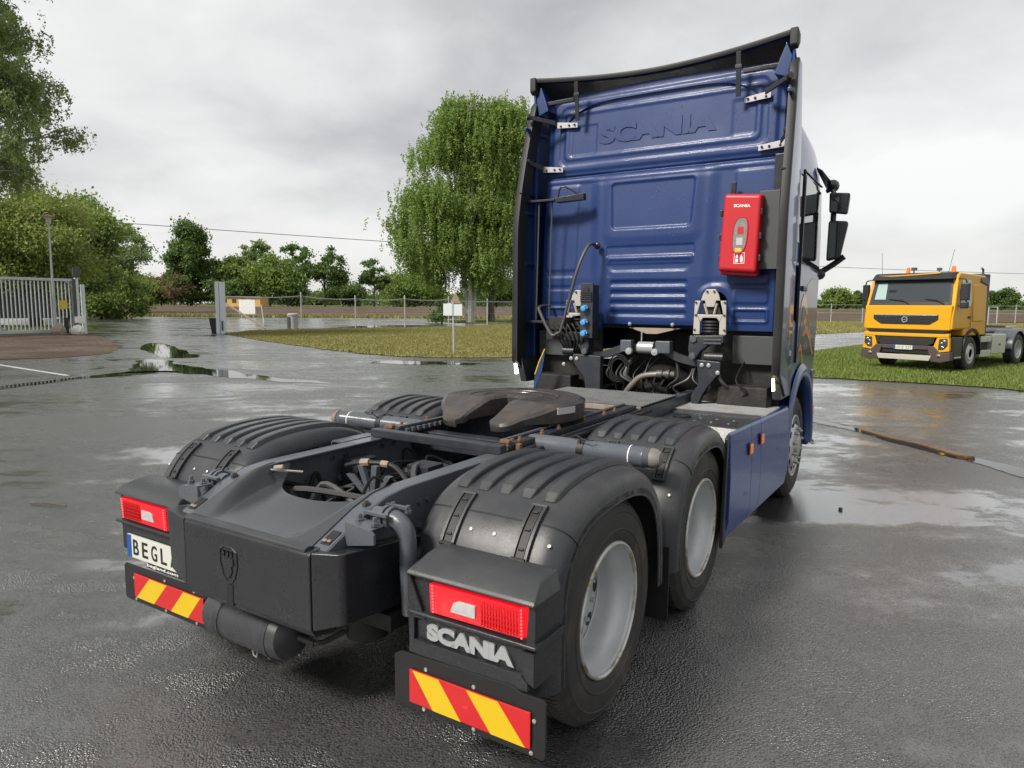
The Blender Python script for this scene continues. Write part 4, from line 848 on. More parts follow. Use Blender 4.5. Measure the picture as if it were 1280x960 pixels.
for sx in (-1, 1):
    b = B()
    for k in range(5): b.box(sx * 0.94 - 0.125, sx * 0.94 + 0.125, 3.505, 3.52, 1.722 + k * 0.015, 1.730 + k * 0.015)
    b.box(sx * 0.94 - 0.128, sx * 0.94 + 0.128, 3.515, 3.525, 1.715, 1.795); b.obj('cab_vent', 'plastic_dark', cb)
# cab shell
b = B(); SEC = []
ys = [3.585, 3.72, 4.1, 4.6, 5.1, 5.45, 5.68, 5.80]
hw = [1.14, 1.175, 1.232, 1.243, 1.232, 1.185, 1.13, 1.04]
zt_ = [3.80, 3.83, 3.85, 3.86, 3.82, 3.68, 3.42, 3.10]
for y, h_, z1 in zip(ys, hw, zt_):
    row = []
    for k in range(33):
        a = math.pi * k / 32; c, s_ = math.cos(a), math.sin(a); e_ = 0.42
        x = h_ * math.copysign(abs(c) ** e_, c); zz_ = 2.6 + (z1 - 2.6) * abs(s_) ** 0.5
        if 2.6 < zz_: x *= 1 - 0.05 * ((zz_ - 2.6) / 1.2) ** 1.5
        row.append((x, y, zz_))
    z0 = 1.66 if y < 3.8 else 1.30
    row = [(h_, y, z0), (h_ * 1.004, y, 2.0)] + row + [(-h_ * 1.004, y, 2.0), (-h_, y, z0)]
    SEC.append(row)
b.grid(SEC)
b.add(SEC[-1], [tuple(range(len(SEC[-1])))])
sh_ = b.obj('cab_shell', 'blue_paint', T, ang=40)
b = B(); b.box(-1.15, 1.15, 3.62, 5.75, 1.62, 1.66); b.obj('cab_floor', 'grime', T)
b = B(); b.box(-1.1, 1.1, 5.3, 5.78, 0.35, 1.35); b.obj('front_bumper', 'blue_paint', T, bevel=0.05, seg=3)
for s in (1, -1):
    # door, window, lower door panel, handle, graphics
    b = B(); b.prism([(4.0, 1.32), (5.06, 1.32), (5.08, 2.14), (4.98, 2.18), (4.0, 2.22)], 'x', 1.243, 1.252); dr = b.mx(s).obj('door', 'blue_paint', T, bevel=0.006)
    b = B(); b.prism([(4.06, 2.24), (4.95, 2.20), (5.10, 2.16), (5.08, 2.55), (4.98, 2.98), (4.10, 3.02)], 'x', 1.241, 1.249); b.mx(s).obj('side_window', 'glass_dark', T, bevel=0.004)
    b = B(); b.prism([(3.80, 2.40), (3.93, 2.40), (3.96, 2.98), (3.80, 2.98)], 'x', 1.225, 1.246); b.mx(s).obj('trim_window', 'glass_dark', T, bevel=0.004)
    b = B(); b.box(1.236, 1.2575, 3.985, 3.995, 1.33, 3.05); b.box(1.236, 1.2535, 4.05, 5.0, 3.035, 3.045); b.mx(s).obj('door_gap', 'ink', T)
    b = B(); b.box(1.2525, 1.272, 4.1, 4.3, 1.98, 2.03); b.mx(s).obj('handle', 'plastic_dark', dr, bevel=0.01)
    b = B(); b.prism([(4.02, 1.34), (4.95, 1.34), (5.1, 1.6), (5.0, 1.95), (4.7, 2.12), (4.4, 2.05), (4.2, 1.8)], 'x', 1.2526, 1.254); b.mx(s).obj('graphic_field', 'navy_foil', dr)
    for (z0, y0, y1, w_) in ((1.82, 4.12, 4.62, 0.085), (1.66, 4.3, 4.8, 0.06), (1.55, 4.28, 4.95, 0.06), (1.40, 4.10, 4.42, 0.05)):
        b = B(); P = []
        for k in range(11): u = k / 10; P.append([(1.2555, y0 + (y1 - y0) * u, z0 - 0.14 * u + 0.07 * math.sin(u * 5)), (1.2555, y0 + (y1 - y0) * u, z0 - 0.14 * u + 0.07 * math.sin(u * 5) + w_ * (0.5 + math.sin(u * math.pi)))])
        b.shell(P, lambda i, j: (1.2542, P[i][j][1], P[i][j][2])); b.mx(s).obj('graphic_stripe', 'orange_foil', dr)
    # wheel-arch fender
    P = []
    for k in range(25):
        a = R(-8) + R(196) * k / 24; ca, sa = math.cos(a), math.sin(a); r0 = 0.565 + 0.05 * max(0, sa) ** 2
        P.append([(x, 4.338 + (r0 + q) * ca * 1.05, 0.53 + (r0 + q) * sa * 1.04) for x, q in ((0.75, 0.0), (1.20, 0.005), (1.262, 0.0), (1.284, 0.02), (1.286, 0.075), (1.262, 0.115))])
    b = B(); b.shell(P, lambda i, j: (P[i][j][0] - 0.006, P[i][j][1] * 0.996 + 4.338 * 0.004, 0.53 + (P[i][j][2] - 0.53) * 1.01)); b.mx(s).obj('wheel_arch', 'blue_paint', T, ang=50)
    # lower side panel between deflector and arch, and step panels ahead
    b = B(); b.prism([(3.74, 1.05), (3.74, 1.75), (5.08, 1.38), (5.08, 1.10), (4.95, 0.95), (4.85, 1.14), (4.55, 1.25), (4.1, 1.25), (3.84, 1.05)], 'x', 1.225, 1.243); b.mx(s).obj('lower_side_panel', 'blue_paint', T, bevel=0.004)
    b = B(); b.hull8([(1.0, 4.93, 0.40), (1.262, 4.93, 0.40), (1.255, 5.08, 0.40), (1.12, 5.70, 0.40), (1.0, 5.70, 0.40)], [(1.0, 4.93, 1.20), (1.262, 4.93, 1.20), (1.255, 5.08, 1.20), (1.12, 5.70, 1.20), (1.0, 5.70, 1.20)]); b.mx(s).obj('step_panel', 'blue_paint', T, bevel=0.03, seg=3)
    b = B(); b.box(1.263, 1.285, 4.96, 5.03, 0.72, 0.84); b.mx(s).obj('side_marker', 'amber', T, bevel=0.006)
    b = B(); b.tube(smooth_path([(1.25, 5.00, 0.44), (1.29, 5.02, 0.41), (1.29, 5.08, 0.42), (1.25, 5.10, 0.44)]), 0.012, 6); b.mx(s).obj('step_bracket', 'steel', T)
    # side deflector: outer skin + inner skin, black rubber edge
    def edge_y(z): return 3.13 + (0.30 * max(0, (z - 2.55) / 1.30) ** 1.3) + (0.30 * max(0, (1.28 - z) / 0.22) if z < 1.28 else 0)
    def ox(z): return 1.272 - 0.03 * max(0, (z - 2.6) / 1.2) ** 2
    zs_ = [1.08, 1.16, 1.28] + list(np.linspace(1.45, 3.6, 16)) + [3.72, 3.80, 3.85]
    P = []
    for z in zs_:
        ye = edge_y(z) + (0.04 if z > 3.83 else 0) + 0.045; x = ox(z); yb = 3.78
        P.append([(x, ye, z), (x + 0.004, ye + 0.25 * (yb - ye), z), (x - 0.004, ye + 0.6 * (yb - ye), z), (x - 0.022, yb, z)])
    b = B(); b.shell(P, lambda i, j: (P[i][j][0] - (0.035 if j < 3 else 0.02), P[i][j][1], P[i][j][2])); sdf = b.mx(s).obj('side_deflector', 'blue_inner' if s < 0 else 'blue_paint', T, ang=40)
    P = []
    for z in zs_:
        ye = edge_y(z) + (0.04 if z > 3.83 else 0); x = ox(z)
        P.append([(x + 0.006, ye + 0.055, z), (x + 0.008, ye + 0.012, z), (x - 0.006, ye, z), (x - 0.056, ye + 0.006, z), (x - 0.066, ye + 0.16, z), (x - 0.034, ye + 0.165, z), (x - 0.032, ye + 0.05, z), (x + 0.001, ye + 0.055, z)])
    b = B(); b.grid(P); b.add(P[0][:7], [tuple(range(7))]); b.add(P[-1][:7], [tuple(range(7))]); b.mx(s).obj('edge_rubber', 'rubber_black', sdf, ang=50)
    b = B(); b.box(1.20, 1.235, 3.185, 3.74, 2.925, 2.935); b.mx(s).obj('deflector_joint', 'ink', sdf)
    for z in (3.55, 2.75, 2.25): 
        b = B(); b.box(1.205, 1.236, 3.26, 3.70, z - 0.015, z + 0.015); b.mx(s).obj('stiffener', 'blue_inner', sdf, bevel=0.006)
    b = B(); b.box(1.195, 1.236, 3.45, 3.49, 1.3, 3.7); b.mx(s).obj('stiffener', 'blue_inner', sdf, bevel=0.008)
    # end piece with the lit marker
    b = B(); b.prism([(3.20, 1.30), (3.30, 1.06), (3.72, 1.06), (3.72, 1.30)], 'x', 1.20, 1.268); b.mx(s).obj('deflector_foot', 'plastic', sdf, bevel=0.006)
    b = B(); b.hull8([(1.226, 3.141, 1.15), (1.241, 3.141, 1.15), (1.241, 3.19, 1.15), (1.226, 3.19, 1.15)], [(1.226, 3.121, 1.255), (1.241, 3.121, 1.255), (1.241, 3.15, 1.255), (1.226, 3.15, 1.255)]); b.mx(s).obj('marker_light', 'led_white' if s < 0 else 'led_warm', T, bevel=0.003)
    # stays with pale plates
    for (z, xp, dz) in ((3.62, 0.86, -0.05), (3.20, 1.00, -0.03)):
        b = B(); b.tube([(1.225, 3.30, z + 0.05), (1.20, 3.32, z + 0.045)], 0.03, 10); b.hull8([(1.225, 3.30, z + 0.035), (1.225, 3.30, z + 0.075), (1.225, 3.335, z + 0.075), (1.225, 3.335, z + 0.035)], [(xp + 0.13, 3.46, z - 0.025), (xp + 0.13, 3.46, z + 0.02), (xp + 0.13, 3.49, z + 0.02), (xp + 0.13, 3.49, z - 0.025)]); st_ = b.mx(s).obj('stay', 'plastic_dark', T, bevel=0.005)
        b = B(); b.hull8([(xp - 0.06, ycb(z) - 0.045, z - 0.045), (xp - 0.06, ycb(z) - 0.045, z + 0.0), (xp - 0.06, ycb(z) - 0.038, z + 0.0), (xp - 0.06, ycb(z) - 0.038, z - 0.045)], [(xp + 0.16, ycb(z) - 0.055, z - 0.03), (xp + 0.16, ycb(z) - 0.055, z + 0.028), (xp + 0.16, ycb(z) - 0.048, z + 0.028), (xp + 0.16, ycb(z) - 0.048, z - 0.03)])
        sp_ = b.mx(s).obj('stay_plate', 'bracket_plate', st_, bevel=0.002)
        b = B()
        for x in (xp - 0.03, xp + 0.03, xp + 0.12): b.lathe([(0.0005, -0.012), (0.010, -0.010), (0.011, 0.0)], (x, ycb(z) - 0.05, z - 0.015), 'y', 8)
        b.mx(s).obj('stay_bolts', 'ink', st_)
    # hanging straps under the roof deflector
    b = B(); x = 0.765; b.hull8([(x - 0.02, 3.44, 3.97), (x + 0.02, 3.44, 3.97), (x + 0.02, 3.455, 3.97), (x - 0.02, 3.455, 3.97)], [(x - 0.02, 3.485, 3.62), (x + 0.02, 3.485, 3.62), (x + 0.02, 3.50, 3.62), (x - 0.02, 3.50, 3.62)]); b.box(x - 0.028, x + 0.028, 3.452, 3.47, 3.84, 3.87); b.mx(s).obj('roof_strap', 'plastic_dark', T, bevel=0.003)
    b = B(); b.box(0.80, 1.15, 3.47, 3.50, 3.80, 3.835); b.mx(s).obj('roof_bar', 'plastic_dark', T, bevel=0.004)
    b = B(); b.prism([(1.06, 3.74), (1.17, 3.70), (1.20, 3.86), (1.15, 3.98), (1.10, 3.86)], 'y', 3.44, 3.62); b.mx(s).obj('roof_bracket', 'blue_inner', T, bevel=0.01)
# roof deflector
P = []
for i in range(25):
    u = -1 + 2 * i / 24; row = []
    for j in range(15):
        v = j / 14; y = 3.40 + 0.15 * (1 - u * u) + v * 1.5
        zr = 4.055 - 0.055 * (1 - abs(u) ** 1.6)
        z = zr - 0.02 * v - 0.26 * v * v - 0.12 * abs(u) ** 4 * v
        row.append((u * (1.235 - 0.33 * v), y, z))
    P.append(row)
b = B(); b.shell(P, lambda i, j: (P[i][j][0] * 0.99, P[i][j][1] + 0.005, P[i][j][2] - 0.03)); rd = b.obj('roof_deflector', 'blue_paint', T, ang=40)
b = B(); Q = []
for i in range(25):
    p = P[i][0]; Q.append([(p[0], p[1] + 0.05, p[2] + 0.004), (p[0], p[1] - 0.004, p[2] + 0.006), (p[0], p[1] - 0.010, p[2] - 0.010), (p[0], p[1], p[2] - 0.034), (p[0], p[1] + 0.05, p[2] - 0.03), (p[0], p[1] + 0.05, p[2] + 0.004)])
b.grid(Q); b.obj('edge_rubber', 'rubber_black', rd, ang=50)
b = B(); Q = []
for i in range(25):
    p = P[i][0]; Q.append([(p[0] * 0.97, p[1] + 0.06, p[2] - 0.035), (p[0] * 0.97, 3.66, 3.86)])
b.shell(Q, lambda i, j: (Q[i][j][0], Q[i][j][1] + 0.02, Q[i][j][2])); b.obj('deflector_back', 'plastic_dark', rd)
for s in (1, -1):
    b = B(); b.prism([(3.385, 4.065), (3.385, 3.93), (3.43, 3.90), (3.5, 3.96), (3.5, 4.04)], 'x', 1.18, 1.245); b.mx(s).obj('corner_cap', 'rubber_black', rd, bevel=0.012)
    P2 = []
    for k in range(9):
        v = k / 8; P2.append([(1.225 - 0.33 * v, 3.42 + v * 1.4, 4.02 - 0.02 * v - 0.26 * v * v - 0.12 * v), (1.215 - 0.30 * v, 3.45 + v * 1.4, 3.68)])
    b = B(); b.shell(P2, lambda i, j: (P2[i][j][0] - 0.02, P2[i][j][1], P2[i][j][2])); b.mx(s).obj('deflector_side', 'blue_paint', rd, ang=40)

# handrail, thin pipes, bracket shelf on the left
b = B(); b.tube(smooth_path([(-0.505, 3.42, 2.41), (-0.53, 3.30, 2.40), (-0.60, 3.20, 2.15), (-0.745, 3.20, 1.64), (-0.80, 3.20, 1.565), (-0.87, 3.20, 1.56), (-1.0, 3.22, 1.76), (-1.03, 3.26, 1.82), (-1.02, 3.45, 1.83)], 8), 0.0155, 10); b.obj('handrail', 'hub_dark', T)
b = B(); b.ball((-0.505, 3.445, 2.41), 0.035, 10, (1, 0.7, 1)); b.obj('handrail_foot', 'plastic_dark', T)
for (x, y) in ((-1.09, 3.33), (-0.96, 3.36)):
    b = B(); b.tube([(x, y, 2.86), (x - 0.01, y - 0.02, 1.69)], 0.008, 6); b.obj('thin_pipe', 'hub_dark', T)
b = B(); b.box(-1.23, -0.90, 3.29, 3.40, 2.845, 2.865); b.hull8([(-0.90, 3.30, 2.83), (-0.90, 3.30, 2.87), (-0.90, 3.40, 2.87), (-0.90, 3.40, 2.83)], [(-0.62, 3.36, 2.845), (-0.62, 3.36, 2.905), (-0.62, 3.42, 2.905), (-0.62, 3.42, 2.845)]); b.tube(smooth_path([(-0.88, 3.33, 2.87), (-0.86, 3.33, 2.96), (-0.80, 3.34, 2.97), (-0.68, 3.37, 2.90)]), 0.010, 6); b.obj('bracket_shelf', 'plastic_dark', T, bevel=0.003)
b = B(); b.box(-1.23, -0.80, 3.30, 3.42, 1.66, 1.685); b.obj('bracket_shelf', 'plastic_dark', T, bevel=0.003)
# socket post
b = B(); b.box(-0.548, -0.425, 3.19, 3.215, 1.53, 2.045); b.box(-0.43, -0.42, 3.19, 3.33, 1.53, 2.03); b.obj('socket_post', 'chassis_dark', T, bevel=0.004)
for z in (1.81, 1.68, 1.575):
    b = B(); b.lathe([(0.033, 0.0), (0.033, -0.02), (0.027, -0.03), (0.025, -0.055), (0.0005, -0.06)], (-0.495, 3.19, z), 'y', 16); sk = b.obj('air_socket', 'blue_socket', T)
    b = B(); b.tube([(-0.53, 3.165, z), (-0.455, 3.165, z)], 0.012, 8); b.obj('socket_lever', 'plastic_dark', sk)
for k in range(5):
    b = B(); b.tube([(-0.545, 3.18, 1.88 + k * 0.02), (-0.43, 3.18, 1.88 + k * 0.02)], 0.007, 6); b.obj('spring_coil', 'chassis_dark', T)
b = B(); b.lathe([(0.03, 0), (0.03, -0.012), (0.0005, -0.013)], (-0.49, 3.189, 1.98), 'y', 14); b.obj('post_knob', 'ink', T)
b = B(); b.hull8([(-0.95, 3.25, 1.50), (-0.45, 3.22, 1.50), (-0.45, 3.40, 1.50), (-0.95, 3.42, 1.50)], [(-0.95, 3.25, 1.62), (-0.56, 3.22, 1.56), (-0.56, 3.40, 1.56), (-0.95, 3.42, 1.62)]); b.box(-0.90, -0.70, 3.22, 3.4, 1.60, 1.72); b.obj('valve_tray', 'grime', T, bevel=0.006)
for k in range(7):
    b = B(); b.tube(smooth_path([(-0.92 + k * 0.05, 3.24, 1.66), (-0.88 + k * 0.05, 3.2, 1.60 + 0.01 * k), (-0.8 + k * 0.045, 3.22, 1.52), (-0.75 + k * 0.02, 3.3, 1.40)]), 0.008, 6); b.obj('hose', 'rubber_black', T)

# cab suspension: pale brackets, dark arms, cross beam
for s in (1, -1):
    o = 0.64 * s
    fr = [(o - 0.145, 1.59), (o - 0.145, 1.885), (o + 0.145, 1.885), (o + 0.145, 1.59), (o + 0.085, 1.59), (o + 0.085, 1.70), (o + 0.06, 1.735), (o - 0.06, 1.735), (o - 0.085, 1.70), (o - 0.085, 1.59)]
    b = B(); b.prism([(o - 0.145, 1.59), (o - 0.138, 1.885), (o - 0.085, 1.885), (o - 0.115, 1.765), (o - 0.085, 1.70), (o - 0.085, 1.59)], 'y', 3.335, 3.36); b.prism([(o + 0.145, 1.59), (o + 0.138, 1.885), (o + 0.085, 1.885), (o + 0.115, 1.765), (o + 0.085, 1.70), (o + 0.085, 1.59)], 'y', 3.335, 3.36)
    b.prism([(o - 0.1145, 1.765), (o + 0.1145, 1.765), (o + 0.0848, 1.70), (o + 0.06, 1.735), (o - 0.06, 1.735), (o - 0.0848, 1.70)], 'y', 3.336, 3.359)
    b.prism([(o - 0.0848, 1.885), (o - 0.05, 1.885), (o - 0.035, 1.83), (o + 0.035, 1.83), (o + 0.05, 1.885), (o + 0.0848, 1.885), (o + 0.07, 1.94), (o + 0.04, 1.985), (o - 0.04, 1.985), (o - 0.07, 1.94)], 'y', 3.337, 3.358)
    mb = b.obj('cab_mount', 'bracket_alloy', T, bevel=0.006)
    b = B(); b.prism([(o - 0.09, 1.772), (o - 0.055, 1.88), (o + 0.055, 1.88), (o + 0.09, 1.772)], 'y', 3.365, 3.40); b.obj('mount_web', 'grime', mb)
    b = B(); b.tube([(o - 0.03, 3.36, 1.77), (o - 0.055, 3.35, 1.86)], 0.012, 6); b.tube([(o + 0.03, 3.36, 1.77), (o + 0.055, 3.35, 1.86)], 0.012, 6); b.obj('mount_strut', 'bracket_alloy', mb)
    b = B()
    for (x, z) in ((o - 0.125, 1.87), (o + 0.125, 1.87), (o - 0.125, 1.76), (o + 0.125, 1.76), (o - 0.13, 1.63), (o + 0.13, 1.63), (o - 0.03, 1.965), (o + 0.03, 1.965)): b.lathe([(0.0005, -0.014), (0.009, -0.013), (0.011, 0.0)], (x, 3.335, z), 'y', 6)
    b.obj('mount_bolts', 'hub_dark', mb)
    b = B()
    for k in range(4): b.lathe([(0.070, 1.60 + k * 0.028), (0.080, 1.612 + k * 0.028), (0.070, 1.626 + k * 0.028)], (o, 3.40, 0), 'z', 20)
    b.obj('air_bellows', 'rubber_black', T)
    q = s
    arm = [(o - 0.15, 1.58), (o + 0.15, 1.59), (o + 0.15, 1.52), (o + 0.02, 1.50), (o - 0.05, 1.44), (o - 0.09, 1.37), (o - 0.14, 1.37), (o - 0.16, 1.46)]
    if s < 0: arm = [(2 * o - x, z) for x, z in arm]
    b = B(); b.prism(arm, 'y', 3.25, 3.36); b.obj('suspension_arm', 'chassis_dark', T, bevel=0.012)
    b = B()
    for k in range(2): b.tube([(o - 0.02, 3.248, 1.545 - k * 0.03), (o + 0.13, 3.248, 1.548 - k * 0.03)], 0.008, 6)
    b.obj('arm_rib', 'chassis', T)
    for (x, z) in ((o - 0.11 * s, 1.55), (o - 0.115 * s, 1.40)): b = B(); b.lathe([(0.0005, -0.02), (0.028, -0.018), (0.032, 0.0)], (x, 3.25, z), 'y', 14); b.obj('arm_boss', 'chassis', T)
    b = B(); b.tube([(o - 0.02, 3.31, 1.395), (o + 0.14 * s, 3.31, 1.395)], 0.04, 12); b.obj('pivot', 'chassis_dark', T)
    leg = [(o - 0.08, 1.37), (o + 0.13, 1.36), (o + 0.13, 1.27), (o + 0.03, 1.14), (o - 0.02, 1.06), (o - 0.05, 0.98), (o - 0.12, 0.98), (o - 0.12, 1.05), (o - 0.06, 1.15)]
    if s < 0: leg = [(-0.36 - 0.0, 1.36), (-0.66, 1.37), (-0.66, 1.30), (-0.60, 1.22), (-0.53, 1.14), (-0.52, 1.05), (-0.46, 0.98), (-0.36, 0.98)]
    b = B(); b.prism(leg, 'y', 3.26, 3.34); b.obj('suspension_leg', 'chassis_dark', T, bevel=0.012)
    for (x, z) in ((o - 0.03, 1.325), (o + 0.03, 1.325), (o + 0.11 * s, 1.265)):
        b = B(); b.lathe([(0.0005, -0.016), (0.011, -0.015), (0.018, -0.012), (0.019, 0.0)], (x, 3.26, z), 'y', 10); b.obj('leg_bolt', 'letter_grey', T)
b = B(); P_ = smooth_path([(-0.56, 3.36, 1.36), (-0.36, 3.36, 1.37), (-0.15, 3.36, 1.44), (0.2, 3.36, 1.44), (0.38, 3.36, 1.37), (0.58, 3.36, 1.33)])
b.tube(P_, 0.048, 4); b.obj('suspension_beam', 'chassis_dark', T)
for (x0, x1, m_) in ((-0.17, -0.06, 'chassis'), (0.17, 0.31, 'chassis')):
    b = B(); b.box(x0, x1, 3.27, 3.36, 1.41, 1.52); b.obj('lock_block', m_, T, bevel=0.01)
b = B(); b.tube([(0.0, 3.31, 1.455), (0.15, 3.31, 1.455)], 0.055, 14); b.obj('lock_cylinder', 'letter_grey', T)
for x in (-0.075, 0.175):
    b = B(); b.lathe([(0.0005, -0.05), (0.03, -0.045), (0.034, -0.02), (0.03, 0.0)], (x, 3.29, 1.42), 'y', 14); b.obj('lock_cap', 'letter_grey', T)
b = B(); b.tube([(0.03, 3.3, 1.51), (0.03, 3.3, 1.60), (0.05, 3.3, 1.60)], 0.007, 6); b.obj('lock_lever', 'steel', T)
b = B(); b.hull8([(-0.18, 3.50, 1.63), (0.32, 3.50, 1.63), (0.32, 3.56, 1.63), (-0.18, 3.56, 1.63)], [(0.0, 3.50, 1.575), (0.1, 3.50, 1.575), (0.1, 3.56, 1.575), (0.0, 3.56, 1.575)]); b.obj('belly_flap', 'wood_weathered', T)
b = B()
for x in (-0.16, 0.26): b.ball((x, 3.47, 1.665), 0.02, 8)
b.obj('seal_bolts', 'letter_grey', T)
# gearbox, engine, pipes, liners in the dark under the cab
b = B(); b.lathe([(0.0005, 3.38), (0.14, 3.39), (0.18, 3.45), (0.22, 3.6), (0.25, 3.75), (0.34, 3.9), (0.34, 4.0), (0.0005, 4.05)], (0.05, 0, 0.92), 'y', 28); b.obj('gearbox', 'grime', T)
for k in range(8):
    a = R(20 + 20 * k); b = B(); b.box(-0.008, 0.008, 3.5, 3.9, 0.18, 0.262); b.xf(Matrix.Translation((0.05, 0, 0.92)) @ Matrix.Rotation(a - R(90), 4, 'Y')); b.obj('gearbox_fin', 'grime', T)
b = B(); b.tube(smooth_path([(-0.13, 3.3, 1.0), (-0.05, 3.28, 1.10), (0.05, 3.28, 1.19), (0.22, 3.28, 1.22), (0.34, 3.32, 1.22)]), 0.028, 12); b.obj('steel_pipe', 'pipe_dull', T)
b = B(); b.lathe([(0.04, 0.20), (0.04, 0.25)], (0, 3.28, 1.22), 'x', 14); b.lathe([(0.045, 0.28), (0.045, 0.31)], (0, 3.3, 1.22), 'x', 14); b.obj('pipe_clip', 'hub_dark', T)
b = B(); b.box(-0.45, 0.45, 4.0, 5.4, 0.6, 1.6); b.obj('engine', 'grime', T, bevel=0.05)
for s in (1, -1):
    b = B(); b.box(0.80, 1.18, 3.52, 3.55, 1.33, 1.58); b.mx(s).obj('splash_panel', 'grey_panel', T, bevel=0.006)
    P = []
    for k in range(19):
        a = R(-5) + R(190) * k / 18; P.append([(x, 4.338 + 0.58 * math.cos(a) * 1.04, 0.53 + 0.60 * math.sin(a)) for x in (0.5, 1.2)])
    b = B(); b.shell(P, lambda i, j: (P[i][j][0], 4.338 + (P[i][j][1] - 4.338) * 1.02, 0.53 + (P[i][j][2] - 0.53) * 1.02)); b.mx(s).obj('wheel_liner', 'grime', T)
    b = B(); b.box(0.5, 1.19, 3.60, 3.62, 0.80, 1.62); b.mx(s).obj('light_block_panel', 'grime', T)  # dark backing added on each side to block light under the cab
    b = B(); b.box(0.72, 1.15, 3.35, 3.55, 0.82, 1.15); b.mx(s).obj('battery_box', 'grime', T, bevel=0.02)
for k in range(14):
    x = rnd.uniform(-0.35, 1.0); b = B(); b.tube(smooth_path([(x, 3.35 + rnd.uniform(0, .2), 1.35), (x + rnd.uniform(-.1, .1), 3.30, 1.2), (x + rnd.uniform(-.15, .15), 3.28 + rnd.uniform(0, .1), 1.1), (x + rnd.uniform(-.1, .1), 3.4, 1.0)]), rnd.choice((0.007, 0.01, 0.014)), 6); b.obj('hose', rnd.choice(('rubber_black', 'rubber_black', 'hub_dark')), T)
for k in range(3):
    b = B(); r_ = 0.09 + 0.02 * k; b.tube([(-0.20 + r_ * 0.8 * math.cos(a), 3.32, 1.25 + r_ * math.sin(a)) for a in [2 * math.pi * j / 20 for j in range(21)]], 0.007, 6); b.obj('coiled_hose', 'rubber_black', T)
# blue-and-yellow pennant piece on the left of the catwalk
b = B(); b.prism([(-1.03, 0.98), (-1.01, 0.98), (-0.93, 1.19), (-0.905, 1.33), (-0.90, 1.40), (-0.96, 1.28), (-1.005, 1.16)], 'y', 3.14, 3.15); b.obj('corner_flap', 'blue_inner', T, bevel=0.004)
b = B(); b.tube([(-1.005, 3.138, 1.16), (-0.96, 3.138, 1.285), (-0.90, 3.138, 1.41)], 0.007, 6); b.obj('flap_trim', 'gate_yellow', T)

# ------------------------------------------------------------------ extinguisher box and the panel beside it
b = B(); b.hull8([(0.705, 3.34, 2.11), (1.025, 3.34, 2.085), (1.025, 3.465, 2.085), (0.705, 3.465, 2.11)], [(0.735, 3.34, 2.79), (1.045, 3.34, 2.765), (1.045, 3.49, 2.765), (0.735, 3.49, 2.79)]); b.obj('box_base', 'ext_red', T, bevel=0.02, seg=3)
b = B(); b.hull8([(0.708, 3.29, 2.15), (1.020, 3.29, 2.125), (1.028, 3.345, 2.10), (0.702, 3.345, 2.125)], [(0.738, 3.29, 2.775), (1.040, 3.29, 2.75), (1.048, 3.345, 2.768), (0.732, 3.345, 2.793)]); eb = b.obj('extinguisher_box', 'ext_red', T, bevel=0.025, seg=4)
pts = [(0.880 + 0.060 * math.copysign(abs(math.cos(a)) ** 0.75, math.cos(a)) + 0.012 * math.sin(a), 2.43 + 0.150 * math.copysign(abs(math.sin(a)) ** 0.75, math.sin(a))) for a in [2 * math.pi * k / 28 for k in range(28)]]
b = B(); b.prism(pts, 'y', 3.2865, 3.2895); b.obj('sight_glass', 'sight_glass', eb)
b = B(); b.tube([(x, 3.287, z) for x, z in pts + pts[:2]], 0.005, 6); b.obj('sight_frame', 'ext_red', eb)
b = B(); b.box(0.852, 0.905, 3.2845, 3.2868, 2.35, 2.41); b.obj('bottle_label', 'bracket_plate', eb)
b = B(); b.box(0.858, 0.908, 3.2845, 3.2868, 2.44, 2.50); b.obj('bottle_red', 'ext_red', eb)
b = B(); b.box(0.845, 0.898, 3.2842, 3.2868, 2.295, 2.325); b.obj('bottle_foot', 'gate_yellow', eb)
link('lettering', text_mesh('SCANIA', 'white', (0.82, 3.2895, 2.665), (1, 0, -0.06), (0, 0, 1), 0.135, 0.025, 0.002, 0.03), eb)
b = B(); z0 = 2.195
for (x0, x1, za, zb) in ((0.838, 0.926, z0, z0 + 0.004), (0.838, 0.926, z0 + 0.088, z0 + 0.092), (0.838, 0.842, z0 + .0041, z0 + .0879), (0.922, 0.926, z0 + .0041, z0 + .0879)): b.box(x0, x1, 3.287, 3.2895, za, zb)
b.box(0.851, 0.873, 3.287, 3.2895, z0 + 0.012, z0 + 0.042); b.box(0.853, 0.871, 3.287, 3.2895, z0 + 0.05, z0 + 0.062); b.prism([(0.855, z0 + .065), (0.87, z0 + .065), (0.8625, z0 + .08)], 'y', 3.287, 3.2895)
b.prism([(0.892, z0 + 0.012), (0.91, z0 + 0.012), (0.912, z0 + 0.05), (0.90, z0 + 0.078), (0.888, z0 + 0.05)], 'y', 3.287, 3.2895); b.obj('fire_symbol', 'white', eb)
for z in (2.24, 2.42, 2.62):
    b = B(); b.box(1.03, 1.05, 3.31, 3.36, z - 0.025, z + 0.025); b.obj('box_latch', 'plastic_dark', eb, bevel=0.004)
    b = B(); b.box(0.700, 0.722, 3.31, 3.36, z - 0.02, z + 0.03); b.obj('box_hinge', 'plastic_dark', eb, bevel=0.004)
b = B(); b.box(0.75, 0.79, 3.44, 3.47, 2.78, 2.90); b.obj('box_bracket', 'plastic_dark', T, bevel=0.003)
b = B(); b.box(1.0, 1.165, 3.40, 3.42, 2.15, 2.80); b.obj('grey_side_panel', 'grey_panel', T, bevel=0.006)
b = B(); b.box(1.10, 1.19, 3.45, 3.47, 2.7, 3.10); b.obj('black_post', 'plastic_dark', T, bevel=0.006)

